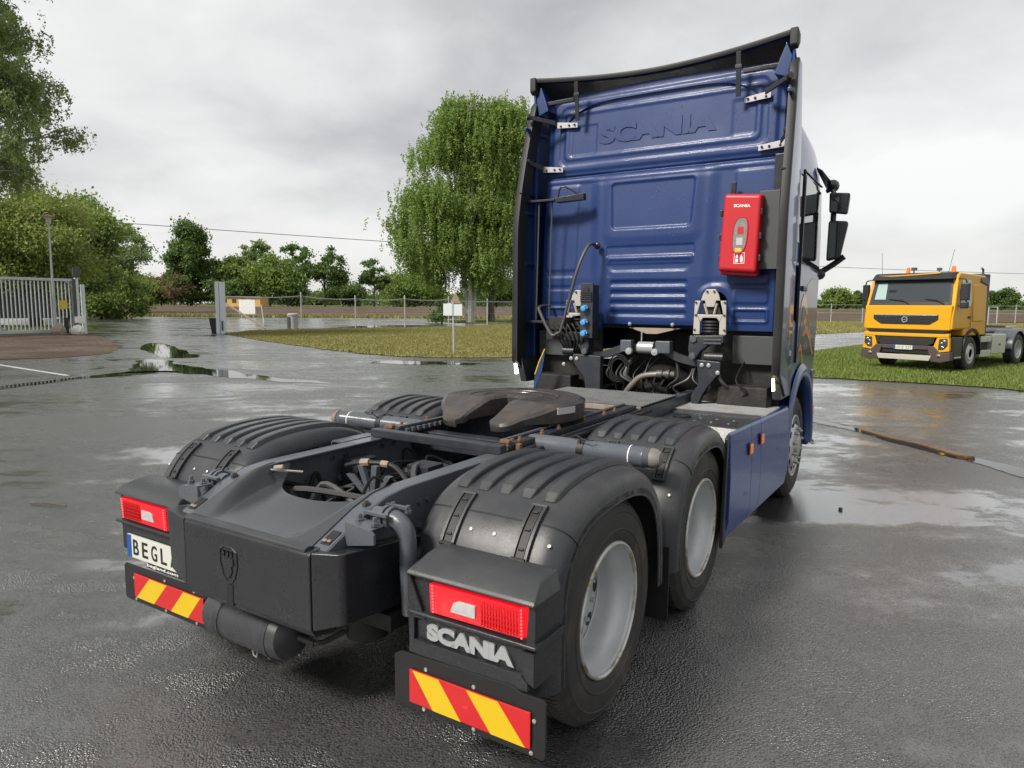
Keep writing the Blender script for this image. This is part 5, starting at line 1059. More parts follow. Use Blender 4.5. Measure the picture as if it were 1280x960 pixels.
# ------------------------------------------------------------------ mirrors
for s in (1, -1):
    b = B(); b.hull8([(1.30, 5.14, 2.80), (1.475, 5.14, 2.77), (1.465, 5.30, 2.79), (1.32, 5.30, 2.81)], [(1.295, 5.14, 3.01), (1.495, 5.14, 2.99), (1.48, 5.30, 2.97), (1.31, 5.30, 2.99)]); m1 = b.mx(s).obj('wide_mirror', 'plastic_dark', T, bevel=0.02, seg=3)
    b = B(); b.hull8([(1.318, 5.132, 2.815), (1.462, 5.132, 2.79), (1.462, 5.139, 2.79), (1.318, 5.139, 2.815)], [(1.315, 5.132, 2.995), (1.478, 5.132, 2.975), (1.478, 5.139, 2.975), (1.315, 5.139, 2.995)]); b.mx(s).obj('mirror_pane', 'mirror_glass', m1)
    b = B(); b.hull8([(1.295, 5.14, 2.30), (1.43, 5.14, 2.33), (1.42, 5.30, 2.36), (1.31, 5.30, 2.33)], [(1.30, 5.14, 2.73), (1.495, 5.14, 2.71), (1.48, 5.30, 2.70), (1.31, 5.30, 2.71)]); m2 = b.mx(s).obj('main_mirror', 'plastic_dark', T, bevel=0.03, seg=3)
    b = B(); b.hull8([(1.315, 5.132, 2.335), (1.425, 5.132, 2.36), (1.425, 5.139, 2.36), (1.315, 5.139, 2.335)], [(1.318, 5.132, 2.70), (1.475, 5.132, 2.685), (1.475, 5.139, 2.685), (1.318, 5.139, 2.70)]); b.mx(s).obj('mirror_pane', 'mirror_glass', m2)
    b = B(); b.tube(smooth_path([(1.25, 5.30, 3.04), (1.30, 5.28, 3.05), (1.345, 5.26, 2.98)]), 0.022, 8); b.tube([(1.335, 5.24, 2.82), (1.335, 5.24, 2.70)], 0.028, 8); b.tube(smooth_path([(1.46, 5.24, 2.36), (1.36, 5.24, 2.28), (1.24, 5.24, 2.20)]), 0.03, 8); b.ball((1.235, 5.22, 2.18), 0.06, 10); b.mx(s).obj('mirror_arm', 'plastic_dark', T)
    b = B(); b.hull8([(1.20, 4.9, 3.20), (1.255, 4.9, 3.17), (1.28, 5.5, 3.06), (1.22, 5.5, 3.08)], [(1.20, 4.9, 3.23), (1.26, 4.9, 3.19), (1.32, 5.5, 3.10), (1.22, 5.5, 3.13)]); b.ball((1.30, 5.35, 3.10), 0.08, 12, (0.8, 1.5, 0.8)); b.mx(s).obj('kerb_mirror', 'plastic_dark', T, bevel=0.008)
# ------------------------------------------------------------------ yellow hook-lift truck parked on the grass (origin under its front axle)
V = thing('hook_truck', 'yellow truck with black grille and amber roof beacons parked on the grass', 'truck', (12.58, 20.96, 0.03), R(127))
Y = 'truck_yellow'
def front(poly, y0, y1, name, m, parent=V, **k):
    b = B(); b.prism(poly, 'y', y0, y1); return b.obj(name, m, parent, **k)
# cab body: side outline lofted across
prof = [(-1.0, 1.02), (-1.0, 2.66), (-0.85, 2.76), (0.95, 2.80), (1.08, 2.72), (1.30, 1.92), (1.38, 1.62), (1.40, 1.20), (0.62, 1.20), (0.62, 1.02)]
b = B(); a = [(-1.22 + (0.06 if z > 2.0 else 0) * (z - 2.0), y, z) for y, z in prof]; c = [(-x, y, z) for x, y, z in a]; b.hull8(a, c); b.obj('cab_body', Y, V, bevel=0.04, seg=3)
front([(-1.17, 1.18), (1.17, 1.18), (1.19, 1.88), (-1.19, 1.88)], 1.30, 1.42, 'front_panel', Y, bevel=0.03, seg=3)
# windscreen with black surround, visor
def tilt(x, z): return (x, 1.115 + (2.62 - z) * 0.285, z)
b = B(); o = [(-1.13, 1.86), (1.13, 1.86), (1.06, 2.66), (-1.06, 2.66)]; b.hull8([tilt(x, z) for x, z in o], [(p[0], p[1] + 0.03, p[2]) for p in [tilt(x, z) for x, z in o]]); ws = b.obj('windscreen_surround', 'volvo_black', V, bevel=0.01)
b = B(); o = [(-1.06, 1.99), (1.06, 1.99), (1.01, 2.58), (-1.01, 2.58)]; b.hull8([(p[0], p[1] + 0.031, p[2]) for p in [tilt(x, z) for x, z in o]], [(p[0], p[1] + 0.036, p[2]) for p in [tilt(x, z) for x, z in o]]); b.obj('windscreen', 'screen_glass', ws)
b = B(); o = [(0.66, 2.05), (0.98, 2.05), (0.95, 2.52), (0.68, 2.52)]; b.hull8([(p[0], p[1] + 0.0365, p[2]) for p in [tilt(x, z) for x, z in o]], [(p[0], p[1] + 0.038, p[2]) for p in [tilt(x, z) for x, z in o]]); b.obj('far_side_window', 'side_glass', ws)
b = B(); p = tilt(0.50, 2.26); b.box(0.40, 0.60, p[1] + 0.037, p[1] + 0.04, 2.2, 2.33); b.obj('seat_head', 'ink', ws)
for x0, x1 in ((0.55, -0.02), (-0.45, -0.95)):
    b = B(); p0, p1 = tilt(x0, 2.06), tilt(x1, 1.93); b.tube([(p0[0], p0[1] + 0.06, p0[2]), (x1 + 0.16, p1[1] + 0.07, 2.03), (p1[0], p1[1] + 0.06, p1[2])], 0.014, 6); b.obj('wiper', 'ink', ws)
b = B(); b.hull8([(-1.14, 1.02, 2.60), (1.14, 1.02, 2.60), (1.10, 1.34, 2.62), (-1.10, 1.34, 2.62)], [(-1.12, 0.92, 2.83), (1.12, 0.92, 2.83), (1.06, 1.18, 2.80), (-1.06, 1.18, 2.80)]); vz = b.obj('sun_visor', 'volvo_black', V, bevel=0.03, seg=3)
b = B(); b.tube(smooth_path([(-0.75, 1.215, 2.795), (-0.4, 1.225, 2.77), (0.5, 1.225, 2.735), (0.95, 1.20, 2.745)]), 0.022, 6); b.obj('visor_stripe', Y, vz)
# grille
g = front([(-0.62, 1.60), (0.93, 1.60), (0.93, 1.45), (0.78, 1.33), (-0.45, 1.31), (-0.62, 1.42)] if False else [(-0.86, 1.62), (0.92, 1.62), (0.92, 1.48), (0.70, 1.34), (-0.64, 1.34), (-0.86, 1.48)], 1.40, 1.445, 'grille', 'volvo_black', bevel=0.012)
for k in range(4):
    b = B(); z = 1.385 + k * 0.05; w_ = 0.66 + 0.05 * k; b.box(-w_, w_, 1.4455, 1.456, z, z + 0.018); b.obj('grille_slat', 'volvo_black', g, bevel=0.004)
b = B(); b.box(-0.84, 0.90, 1.4455, 1.46, 1.585, 1.622); b.obj('grille_trim', 'chrome', g, bevel=0.005)
b = B(); b.lathe([(0.085, 0.0), (0.085, 0.02), (0.062, 0.02), (0.062, 0.0)], (0.02, 1.452, 1.475), 'y', 28); em = b.obj('emblem_ring', 'chrome', g)
b = B(); b.tube([(-0.04, 1.472, 1.53), (-0.085, 1.472, 1.565)], 0.012, 6); b.box(-0.03, 0.07, 1.466, 1.472, 1.468, 1.482); b.obj('emblem_bar', 'chrome', em)
front([(-1.0, 1.07), (1.0, 1.07), (1.14, 1.185), (-1.14, 1.185)], 1.34, 1.39, 'air_gap', 'ink')
# lower front: yellow frame, lamps, dark bumper, step bar
front([(-1.17, 0.98), (1.17, 0.98), (1.17, 1.10), (1.0, 1.08), (-1.0, 1.08), (-1.17, 1.10)], 1.30, 1.43, 'front_beam', Y, bevel=0.02)
front([(-0.80, 0.97), (0.86, 0.97), (0.82, 0.80), (0.66, 0.74), (-0.60, 0.74), (-0.76, 0.80)], 1.34, 1.40, 'lower_grille', 'volvo_black', bevel=0.01)
for s in (1, -1):
    front([(s * 0.86, 0.98), (s * 1.18, 0.98), (s * 1.20, 0.60), (s * 0.95, 0.56), (s * 0.78, 0.72)], 1.28, 1.42, 'corner_panel', Y, bevel=0.02)
    hl_ = front([(s * 0.93, 0.94), (s * 1.14, 0.96), (s * 1.15, 0.76), (s * 1.05, 0.65), (s * 0.91, 0.64)], 1.4205, 1.438, 'headlight', 'glass_dark', bevel=0.008)
    for (x, z, r_) in ((1.06, 0.88, 0.045), (0.99, 0.82, 0.03), (1.02, 0.715, 0.04)):
        b = B(); b.ball((s * x, 1.44, z), r_, 12, (1, 0.4, 1)); b.obj('bulb', 'chrome', hl_)
    front([(s * 0.62, 0.72), (s * 0.80, 0.74), (s * 0.97, 0.55), (s * 1.22, 0.59), (s * 1.24, 0.34), (s * 1.0, 0.27), (s * 0.72, 0.29)], 1.22, 1.44, 'bumper_corner', 'bumper_brown', bevel=0.03)
    b = B(); b.lathe([(0.0005, 0.03), (0.05, 0.02), (0.055, 0.0)], (s * 0.95, 1.44, 0.47), 'y', 16); b.obj('fog_lamp', 'chrome', V)
front([(-0.72, 0.62), (0.72, 0.62), (0.72, 0.50), (-0.72, 0.50)], 1.26, 1.36, 'bumper_recess', 'ink')
front([(-0.76, 0.46), (0.76, 0.46), (0.70, 0.31), (-0.70, 0.31)], 1.38, 1.46, 'step_bar', 'bracket_alloy', bevel=0.012)
front([(-0.70, 0.735), (0.70, 0.735), (0.64, 0.62), (-0.64, 0.62)], 1.30, 1.41, 'bumper_top', 'bumper_brown', bevel=0.01)
pl = front([(-0.23, 0.605), (0.29, 0.605), (0.29, 0.725), (-0.23, 0.725)], 1.414, 1.422, 'number_plate', 'plate_white')
front([(0.245, 0.606), (0.289, 0.606), (0.289, 0.724), (0.245, 0.724)], 1.4225, 1.424, 'country_band', 'plate_blue', pl)
link('lettering', text_mesh('UCZ 227', 'hub_dark', (0.23, 1.4222, 0.63), (-1, 0, 0), (0, 0, 1), 0.43, 0.07, 0.0015), pl)
# sides: door glass, gap, mirrors, wheel arches, steps
for s in (1, -1):
    X_ = lambda z: s * (1.222 - (0.06 * (z - 2.0) if z > 2.0 else 0) + 0.002)
    o = [(0.92, 1.92), (0.24, 1.86), (0.24, 2.60), (0.78, 2.62), (0.98, 2.30)]
    b = B(); b.hull8([(X_(z), y, z) for y, z in o], [(X_(z) + s * 0.012, y, z) for y, z in o]); b.obj('side_window', 'side_glass', V, bevel=0.003)
    b = B(); b.box(min(s * 1.2205, s * 1.226), max(s * 1.2205, s * 1.226), 0.17, 0.18, 1.25, 1.98); b.obj('door_gap', 'ink', V)
    b = B(); b.box(min(s * 1.221, s * 1.25), max(s * 1.221, s * 1.25), 0.20, 0.36, 1.52, 1.58); b.obj('door_handle', 'volvo_black', V, bevel=0.008)
    b = B(); b.hull8([(s * 1.26, 1.02, 2.02), (s * 1.46, 0.98, 2.02), (s * 1.46, 1.12, 2.02), (s * 1.26, 1.16, 2.02)], [(s * 1.26, 1.02, 2.50), (s * 1.46, 0.98, 2.50), (s * 1.46, 1.12, 2.50), (s * 1.26, 1.16, 2.50)]); mm = b.obj('mirror', 'volvo_black', V, bevel=0.03, seg=3)
    b = B(); b.hull8([(s * 1.27, 1.02, 1.80), (s * 1.45, 0.98, 1.80), (s * 1.45, 1.12, 1.80), (s * 1.27, 1.16, 1.80)], [(s * 1.27, 1.02, 1.99), (s * 1.45, 0.98, 1.99), (s * 1.45, 1.12, 1.99), (s * 1.27, 1.16, 1.99)]); b.obj('mirror', 'volvo_black', V, bevel=0.03, seg=3)
    b = B(); b.tube(smooth_path([(s * 1.10, 1.06, 2.62), (s * 1.28, 1.10, 2.62), (s * 1.38, 1.08, 2.52), (s * 1.38, 1.07, 1.9), (s * 1.20, 1.05, 1.88)]), 0.018, 6); b.obj('mirror_arm', 'volvo_black', V)
    P = []
    for k in range(17):
        a = R(-6) + R(192) * k / 16; P.append([(s * x, 0.64 * math.cos(a), 0.52 + 0.62 * math.sin(a) + q) for x, q in ((0.85, 0), (1.22, 0), (1.255, 0.0), (1.255, 0.08), (1.18, 0.10))])
    b = B(); b.shell(P, lambda i, j: (P[i][j][0], P[i][j][1] * 1.03, P[i][j][2] + 0.01)); b.obj('wheel_arch', 'volvo_black', V, ang=50)
    b = B(); b.box(min(s * 0.9, s * 1.24), max(s * 0.9, s * 1.24), 0.66, 1.25, 0.36, 1.0); b.obj('step_box', 'volvo_black', V, bevel=0.03)
    b = B(); b.box(min(s * 0.95, s * 1.25), max(s * 0.95, s * 1.25), 0.72, 1.15, 0.40, 0.44); b.obj('step_tread', 'alu_box', V, bevel=0.006)
for s in (1, -1):
    b = B(); b.hull8([(s * 1.221, -0.80, 1.42), (s * 1.221, 0.04, 1.42), (s * 1.188, 0.04, 2.50), (s * 1.188, -0.80, 2.50)], [(s * 1.238, -0.76, 1.46), (s * 1.238, 0.00, 1.46), (s * 1.205, 0.00, 2.46), (s * 1.205, -0.76, 2.46)]); b.obj('sleeper_panel', Y, V, bevel=0.012)
    b = B(); b.box(min(s * 1.2205, s * 1.226), max(s * 1.2205, s * 1.226), 0.19, 1.2, 1.24, 1.25); b.obj('door_sill_gap', 'ink', V)
    b = B(); b.hull8([(s * 1.185, -1.0, 2.46), (s * 1.185, -0.42, 2.56), (s * 1.16, -0.42, 2.70), (s * 1.16, -1.0, 2.72)], [(s * 1.215, -1.0, 2.48), (s * 1.215, -0.46, 2.58), (s * 1.19, -0.46, 2.69), (s * 1.19, -1.0, 2.71)]); b.obj('spoiler_cheek', 'volvo_black', V, bevel=0.01)
# roof gear
for (x, r_) in ((0.30, 0.06), (-0.92, 0.065)):
    b = B(); b.lathe([(0.0005, 2.97), (r_ * 0.8, 2.97), (r_, 2.80), (r_, 2.79)], (x, 0.80, 0.02), 'z', 18); bc = b.obj('beacon', 'amber', V)
    b = B(); b.lathe([(r_ + 0.01, 2.81), (r_ + 0.01, 2.76), (0.0005, 2.76)], (x, 0.80, 0.02), 'z', 18); b.obj('beacon_base', 'volvo_black', bc)
b = B(); b.tube([(0.14, 0.8, 2.78), (0.14, 0.8, 2.92)], 0.02, 8); b.box(0.07, 0.20, 0.74, 0.86, 2.90, 2.99); b.obj('work_lamp', 'hub_dark', V, bevel=0.01)
b = B(); b.tube([(-0.55, 0.8, 2.78), (-0.55, 0.8, 2.90)], 0.015, 6); b.box(-0.61, -0.49, 0.76, 0.84, 2.88, 2.96); b.obj('work_lamp', 'hub_dark', V, bevel=0.01)
for (x, y, tx) in ((0.94, 1.0, 0.06), (-0.82, 0.9, -0.12)):
    b = B(); b.tube([(x, y, 2.75), (x + tx, y, 3.45)], 0.006, 5); b.obj('aerial', 'hub_dark', V)
b = B(); b.hull8([(-1.16, -1.02, 2.64), (1.16, -1.02, 2.64), (1.16, -0.5, 2.66), (-1.16, -0.5, 2.66)], [(-1.10, -1.02, 2.84), (1.10, -1.02, 2.84), (1.10, -0.55, 2.78), (-1.10, -0.55, 2.78)]); b.obj('roof_spoiler', 'volvo_black', V, bevel=0.03)
for x in (-1.08, 1.08):
    b = B(); b.box(x - 0.09, x + 0.09, -1.22, -1.02, 0.95, 2.82); b.obj('intake_stack', 'volvo_black', V, bevel=0.03)
b = B(); b.tube([(-1.0, -1.1, 2.8), (-1.0, -1.1, 2.95), (-1.0, -0.98, 3.0)], 0.03, 8); b.obj('exhaust_tip', 'hub_dark', V)
# chassis, hook arm bed, side lockers
for x in (-0.42, 0.42):
    b = B(); b.box(x - 0.05, x + 0.05, -6.2, 0.9, 0.78, 1.05); b.obj('frame_rail', 'chassis', V, bevel=0.01)
    b = B(); b.box(x - 0.05, x + 0.05, -6.0, -1.3, 1.055, 1.20); b.obj('hook_frame', 'bracket_plate', V, bevel=0.01)
b = B(); b.box(-0.2, 0.2, -3.2, -1.6, 1.06, 1.22); b.obj('hook_arm', 'galv', V, bevel=0.02)
b = B(); b.box(-1.1, 1.1, -3.0, -2.8, 1.20, 1.28); b.obj('cross_deck', 'hub_dark', V, bevel=0.01)
for x in (-0.75, -0.25):
    b = B(); b.tube([(x - 0.12, -2.9, 1.28), (x - 0.12, -2.9, 1.85), (x + 0.12, -2.9, 1.85), (x + 0.12, -2.9, 1.28)], 0.022, 6); b.obj('stake_frame', 'galv', V)
for s in (1, -1):
    b = B(); b.box(min(s * .75, s * 1.2), max(s * .75, s * 1.2), -1.62, -0.78, 0.36, 0.56); b.box(min(s * .75, s * 1.2), max(s * .75, s * 1.2), -1.62, -0.78, 0.80, 0.98); b.obj('battery_shelf', 'alu_box', V, bevel=0.02)
    b = B(); b.box(min(s * .75, s * 1.1), max(s * .75, s * 1.1), -1.6, -0.8, 0.561, 0.799); b.obj('shelf_back', 'grime', V)
    b = B(); b.box(min(s * .72, s * 1.22), max(s * .72, s * 1.22), -2.75, -1.68, 0.42, 1.02); lk = b.obj('locker', 'alu_box', V, bevel=0.03)
    b = B(); b.box(min(s * 1.221, s * 1.235), max(s * 1.221, s * 1.235), -2.3, -2.15, 0.68, 0.73); b.obj('locker_latch', 'hub_dark', lk)
    for yc in (-3.9, -5.25):
        P = []
        for k in range(15):
            a = R(0) + R(180) * k / 14; P.append([(s * x, yc + 0.60 * math.cos(a), 0.52 + 0.60 * math.sin(a) + q) for x, q in ((0.62, 0), (1.2, 0), (1.23, -0.03))])
        b = B(); b.shell(P, lambda i, j: (P[i][j][0], yc + (P[i][j][1] - yc) * 1.03, P[i][j][2] + 0.012)); b.obj('mudguard', 'chassis', V, ang=50)
for (y_, dual) in ((0, False), (-3.9, True), (-5.25, True)):
    for s in (1, -1):
        w = bpy.data.objects.new('wheel', None); COL.objects.link(w); w.parent = V; w.location = (s * 1.21, y_, 0.5)
        if s < 0: w.rotation_euler = (0.3, 0, math.pi)
        link('tyre', TYRE, w); link('rim', RIMD if dual else RIMF, w); link('disc', DISCD if dual else DISCF, w)
b = B(); b.box(-1.0, 1.0, -0.9, 1.0, 0.45, 1.0); b.obj('engine_block', 'grime', V)
b = B(); b.box(-0.9, 0.9, -5.6, -1.6, 0.42, 0.78); b.obj('axle_mass', 'grime', V)
# ------------------------------------------------------------------ terrain
def hz(x, y):
    t_ = np.clip((y - 96) / 66, 0, 1); return 1.25 * t_ * t_ * (3 - 2 * t_)
def sheet(name, poly, z, m, step_=None, terrain=False, k='structure'):
    """flat or terrain-following polygon sheet"""
    b = B()
    if not terrain:
        b.add([(x, y, z) for x, y in poly], [tuple(range(len(poly)))])
        return kind(b.obj(name, m, smooth=False, normals=False), k)
gx = np.concatenate([np.linspace(-1500, -200, 10)[:-1], np.linspace(-200, 250, 60), np.linspace(250, 1500, 10)[1:]])
gy = np.concatenate([np.linspace(-120, 90, 14)[:-1], np.linspace(90, 170, 40), np.linspace(170, 2500, 12)[1:]])
GX, GY = np.meshgrid(gx, gy); GZ = hz(GX, GY) - 0.04
idx = np.arange(GX.size).reshape(GX.shape)
fq = np.stack([idx[:-1, :-1].ravel(), idx[:-1, 1:].ravel(), idx[1:, 1:].ravel(), idx[1:, :-1].ravel()], 1)
kind(link('ground', npmesh('ground', np.stack([GX.ravel(), GY.ravel(), GZ.ravel()], 1), fq, 'far_grass')))
# ploughed field strip
def strip(name, m, near, far, zoff, x0=-260, x1=320, nx=60, ny=14):
    xs = np.linspace(x0, x1, nx); P = []
    for i in range(ny):
        v = i / (ny - 1); ys_ = near(xs) * (1 - v) + far(xs) * v; P.append(np.stack([xs, ys_, hz(xs, ys_) + zoff], 1))
    v = np.concatenate(P); ii = np.arange(nx * ny).reshape(ny, nx)
    fq = np.stack([ii[:-1, :-1].ravel(), ii[:-1, 1:].ravel(), ii[1:, 1:].ravel(), ii[1:, :-1].ravel()], 1)
    return kind(link(name, npmesh(name, v, fq, m)))
strip('ploughed_field', 'soil', lambda x: np.interp(x, [-60, 0, 30, 60], [104, 104, 90, 92]), lambda x: 157 + 0 * x, 0.02)
def poly_sheet(name, poly, z, m):
    b = B(); b.add([(x, y, z) for x, y in poly], [tuple(range(len(poly)))])
    o = b.obj(name, m, smooth=False, normals=False)
    bm = bmesh.new(); bm.from_mesh(o.data); bmesh.ops.triangulate(bm, faces=bm.faces)
    for f_ in bm.faces:
        if f_.normal.z < 0: f_.normal_flip()
    bm.to_mesh(o.data); bm.free(); return kind(o)
def ragged(poly, amp, seed, step_=0.6):
    r_ = random.Random(seed); o = []
    for (x0, y0), (x1, y1) in zip(poly, poly[1:] + poly[:1]):
        n = max(1, int(math.hypot(x1 - x0, y1 - y0) / step_))
        for k in range(n): t_ = k / n; o.append((x0 + (x1 - x0) * t_ + r_.uniform(-amp, amp), y0 + (y1 - y0) * t_ + r_.uniform(-amp, amp)))
    return o
poly_sheet('asphalt_yard', [(-70, -30), (60, -30), (60, 60), (24, 93), (-30, 93), (-70, 93)], 0.0, 'wet_asphalt')
LAWN_L = [(-17.3, 41.3), (-12.5, 34.3), (-7.93, 28.36), (-5.6, 25.6), (-3.97, 24.27), (-2.2, 23.7), (-0.01, 24.25), (5, 27), (9, 36), (8, 66), (-2.3, 62.6), (-5.3, 57.8), (-8.5, 55.2), (-12, 52.6), (-15.2, 50.2), (-17.6, 46.5)]
LAWN_R = [(6.6, 19.4), (7.99, 18.0), (9.2, 17.15), (10.7, 16.25), (11.46, 15.35), (14, 13.6), (30, 13.0), (60, 24), (60, 40), (40, 48), (16.9, 33.5), (12.4, 28.4), (9, 25.5)]
LAWN_U = [(12, 46.5), (20.5, 47), (26.4, 52.3), (45, 62), (60, 66), (60, 90), (24, 92.5), (12, 80)]
LAWN_B = [(-9.5, 78), (-6.0, 71), (-1.5, 67), (9, 67.5), (12, 80.5), (23, 92.5), (6, 92.5), (-4, 85)]
LAWN_G = [(-60, 41), (-34, 41), (-28.6, 41.3), (-27.5, 44), (-30, 50), (-60, 55)]
DIRT = [(-60, 37.0), (-60, 24), (-25, 21.5), (-16.3, 21.9), (-15.2, 22.6), (-14.5, 24.9), (-16.2, 28.5), (-19.8, 34), (-23.0, 38.6), (-25.0, 40.4), (-26.5, 39.2), (-28.5, 36.6), (-34, 31)]
for i, (p_, m_) in enumerate(((LAWN_L, 'lawn_soil'), (LAWN_R, 'lawn_green'), (LAWN_U, 'lawn_soil'), (LAWN_B, 'lawn_green'), (LAWN_G, 'lawn_green'))): poly_sheet('lawn', ragged(p_, 0.16, i, 0.45), 0.022, m_)
poly_sheet('dirt_patch', ragged(DIRT, 0.14, 9), 0.010, 'dirt')
# grass blades on the lawns
def inside(P_, x, y):
    c = np.zeros(len(x), bool); n = len(P_)
    for i in range(n):
        x0, y0 = P_[i]; x1, y1 = P_[i - 1]
        t_ = ((y0 > y) != (y1 > y)) & (x < (x1 - x0) * (y - y0) / (y1 - y0 + 1e-12) + x0); c ^= t_
    return c
def grass(name, poly, n, h, m, seed, clip=None, wscale=1.0):
    rg = np.random.default_rng(seed); xs = [p[0] for p in poly]; ys_ = [p[1] for p in poly]
    x0, x1, y0, y1 = min(xs), max(xs), min(ys_), max(ys_)
    if clip: x0, x1, y0, y1 = max(x0, clip[0]), min(x1, clip[1]), max(y0, clip[2]), min(y1, clip[3])
    X_ = rg.uniform(x0, x1, n * 3); Y_ = rg.uniform(y0, y1, n * 3); k = inside(poly, X_, Y_); X_, Y_ = X_[k][:n], Y_[k][:n]; n = len(X_)
    cl = 0.55 + 0.45 * np.sin(X_ * 1.9 + 1.3 * np.sin(Y_ * 0.9)) * np.sin(Y_ * 1.6 + np.sin(X_))
    hh = h * rg.uniform(0.5, 1.35, n) * (0.7 + 0.6 * np.abs(cl)); a = rg.uniform(0, 2 * np.pi, n); w_ = wscale * rg.uniform(0.006, 0.016, n); ln = rg.uniform(0.0, 0.8, n) * hh; b_ = rg.uniform(0, 2 * np.pi, n)
    base = np.stack([X_, Y_, np.full(n, 0.018)], 1); dx = np.stack([np.cos(a) * w_, np.sin(a) * w_, 0 * w_], 1)
    tip = base + np.stack([np.cos(b_) * ln, np.sin(b_) * ln, hh], 1)
    v = np.stack([base - dx, base + dx, tip], 1).reshape(-1, 3); f_ = np.arange(3 * n).reshape(n, 3)
    return kind(link(name, npmesh(name, v, f_, m)), 'stuff')
grass('grass', LAWN_L, 150000, 0.06, 'blade_dry', 1, (-18, 4, 22, 66), 1.8)
grass('grass', LAWN_R, 130000, 0.075, 'blade_green', 2, (6, 24, 12, 40), 1.5)
grass('grass', LAWN_U, 50000, 0.10, 'blade_dry', 3, (14, 60, 45, 90), 4)
grass('grass', LAWN_B, 30000, 0.12, 'blade_green', 4, None, 4)
grass('grass', LAWN_G, 25000, 0.12, 'blade_green', 5, (-40, -27, 40, 52), 3)
# rough verge along the field
VER = [(-90, 90), (30, 90), (30, 99), (-90, 103)]
def verge(poly, n, h, seed, m):
    o = grass('verge_grass', poly, n, h, m, seed, None, 7); return o
verge([(-90, 92.5), (22, 92.5), (22, 101), (-90, 104)], 26000, 0.35, 6, 'blade_dry')
# puddles: thin water sheets in the low spots
def puddle(pts, seed):
    c = smooth_path([(x, y, 0) for x, y in pts + pts[:1]], 9); r_ = random.Random(seed)
    poly_sheet('puddle', [(p.x + (0.10 if seed != 6 else 0.02) * math.sin(3.7 * p.y + seed) * math.sin(2.3 * p.x) + r_.uniform(-.05, .05) * (1 if seed != 6 else 0.4), p.y + 0.10 * math.sin(4.1 * p.x + seed) + r_.uniform(-.05, .05)) for p in c[:-1]] if seed != 99 else [(p.x + r_.uniform(-.02, .02), p.y + r_.uniform(-.02, .02)) for p in c[:-1]], 0.005, 'water')
puddle([(-11.4, 14.0), (-10.75, 14.35), (-10.55, 15.8), (-10.3, 16.6), (-9.6, 17.6), (-9.0, 18.3), (-9.9, 18.6), (-10.55, 17.4), (-10.85, 16.2), (-11.1, 15.3)], 1)
puddle([(-10.2, 18.0), (-8.6, 18.0), (-6.8, 16.9), (-5.0, 16.0), (-4.2, 16.0), (-6.2, 17.3), (-7.6, 18.6), (-9.6, 20.2), (-11.2, 22.2), (-12.0, 22.4), (-11.4, 20.8), (-10.9, 19.6)], 2)
puddle([(-12.8, 24.6), (-11.5, 23.0), (-10.8, 23.6), (-13.0, 27.0), (-15.6, 31.0), (-16.6, 31.6), (-15.4, 28.4)], 3)
puddle([(-11.8, 48.0), (-9.5, 50.5), (-6.0, 53.8), (-4.0, 58.0), (-8.5, 60.5), (-12.5, 58.0), (-14.0, 53.0)], 4) if False else None
puddle([(-14.4, 51.6), (-12, 53.2), (-8.7, 55.9), (-5.4, 58.8), (-6.5, 62), (-10.5, 61), (-13.4, 57.5)], 4)
puddle([(-4.6, 21.6), (-3.2, 21.2), (-1.6, 21.2), (-1.0, 21.6), (-2.4, 22.2), (-4.0, 22.4)], 5)
RFL = []
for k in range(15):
    t_ = k / 14; x, y = 5.235 + 0.42 * t_, 10.15 - 1.82 * t_; w_ = 0.050 + 0.012 * math.sin(9 * t_) - (0.035 * (1 - t_ / 0.25) if t_ < 0.25 else 0); h_ = 0.022 + 0.004 * math.sin(13 * t_); RFL.append([(x - w_, y - 0.01, 0.001), (x - w_ * 0.9, y, h_), (x, y, h_ + 0.003 * math.sin(20 * t_)), (x + w_ * 0.9, y, h_), (x + w_, y + 0.01, 0.001), (x - w_, y - 0.01, 0.001)])
b = B(); b.grid(RFL); b.add(RFL[0][:5], [tuple(range(5))]); b.add(RFL[-1][:5], [tuple(range(5))]); tag(b.obj('reflection_strip', 'reflection_orange', ang=50), 'narrow orange-brown strip added as a reflection in the puddle right of the blue cab', 'reflection_strip')  # solid strip added to stand for the yellow truck's reflection in the water
PC = [(4.86, 11.9), (4.98, 11.14), (5.08, 10.6), (5.2, 10.2), (5.31, 9.35), (5.49, 8.58), (5.64, 8.27), (5.79, 7.62), (5.95, 7.15), (6.3, 6.7)]
PW_ = [0.05, 0.16, 0.12, 0.09, 0.085, 0.075, 0.11, 0.22, 0.25, 0.1]
puddle([(x - w_, y - 0.1) for (x, y), w_ in zip(PC, PW_)] + [(x + w_, y + 0.1) for (x, y), w_ in list(zip(PC, PW_))[::-1]], 6)
puddle([(4.0, 12.6), (5.2, 11.5), (6.3, 10.2), (7.0, 9.2), (7.3, 9.3), (6.7, 10.4), (5.6, 11.9), (4.4, 13.0)], 7) if False else None
# painted line
poly_sheet('painted_line', [(-15.6, 20.60), (-11.15, 17.28), (-11.22, 17.16), (-15.6, 20.42)], 0.004, 'paint_line')
# twig, pebbles
b = B(); b.tube([(-4.38, 6.1, 0.012), (-4.2, 6.08, 0.02), (-4.0, 6.02, 0.014)], [0.008, 0.010, 0.006], 6); tag(b.obj('twig', 'bark_dark'), 'small brown twig lying on the wet asphalt at the left edge', 'twig')
rg = random.Random(5)
for k, (x, y, s_) in enumerate(((3.0, 6.1, .02),)):
    b = B(); b.ball((0, 0, 0), s_, 8, (1, 1.2, 0.7)); b.v = [(px * rg.uniform(.8, 1.2), py * rg.uniform(.8, 1.2), pz) for px, py, pz in b.v]; o = b.obj('pebble', 'ink'); o.location = (x, y, s_ * 0.55); tag(o, 'tiny dark pebble lying on the wet asphalt right of the blue truck', 'pebble')

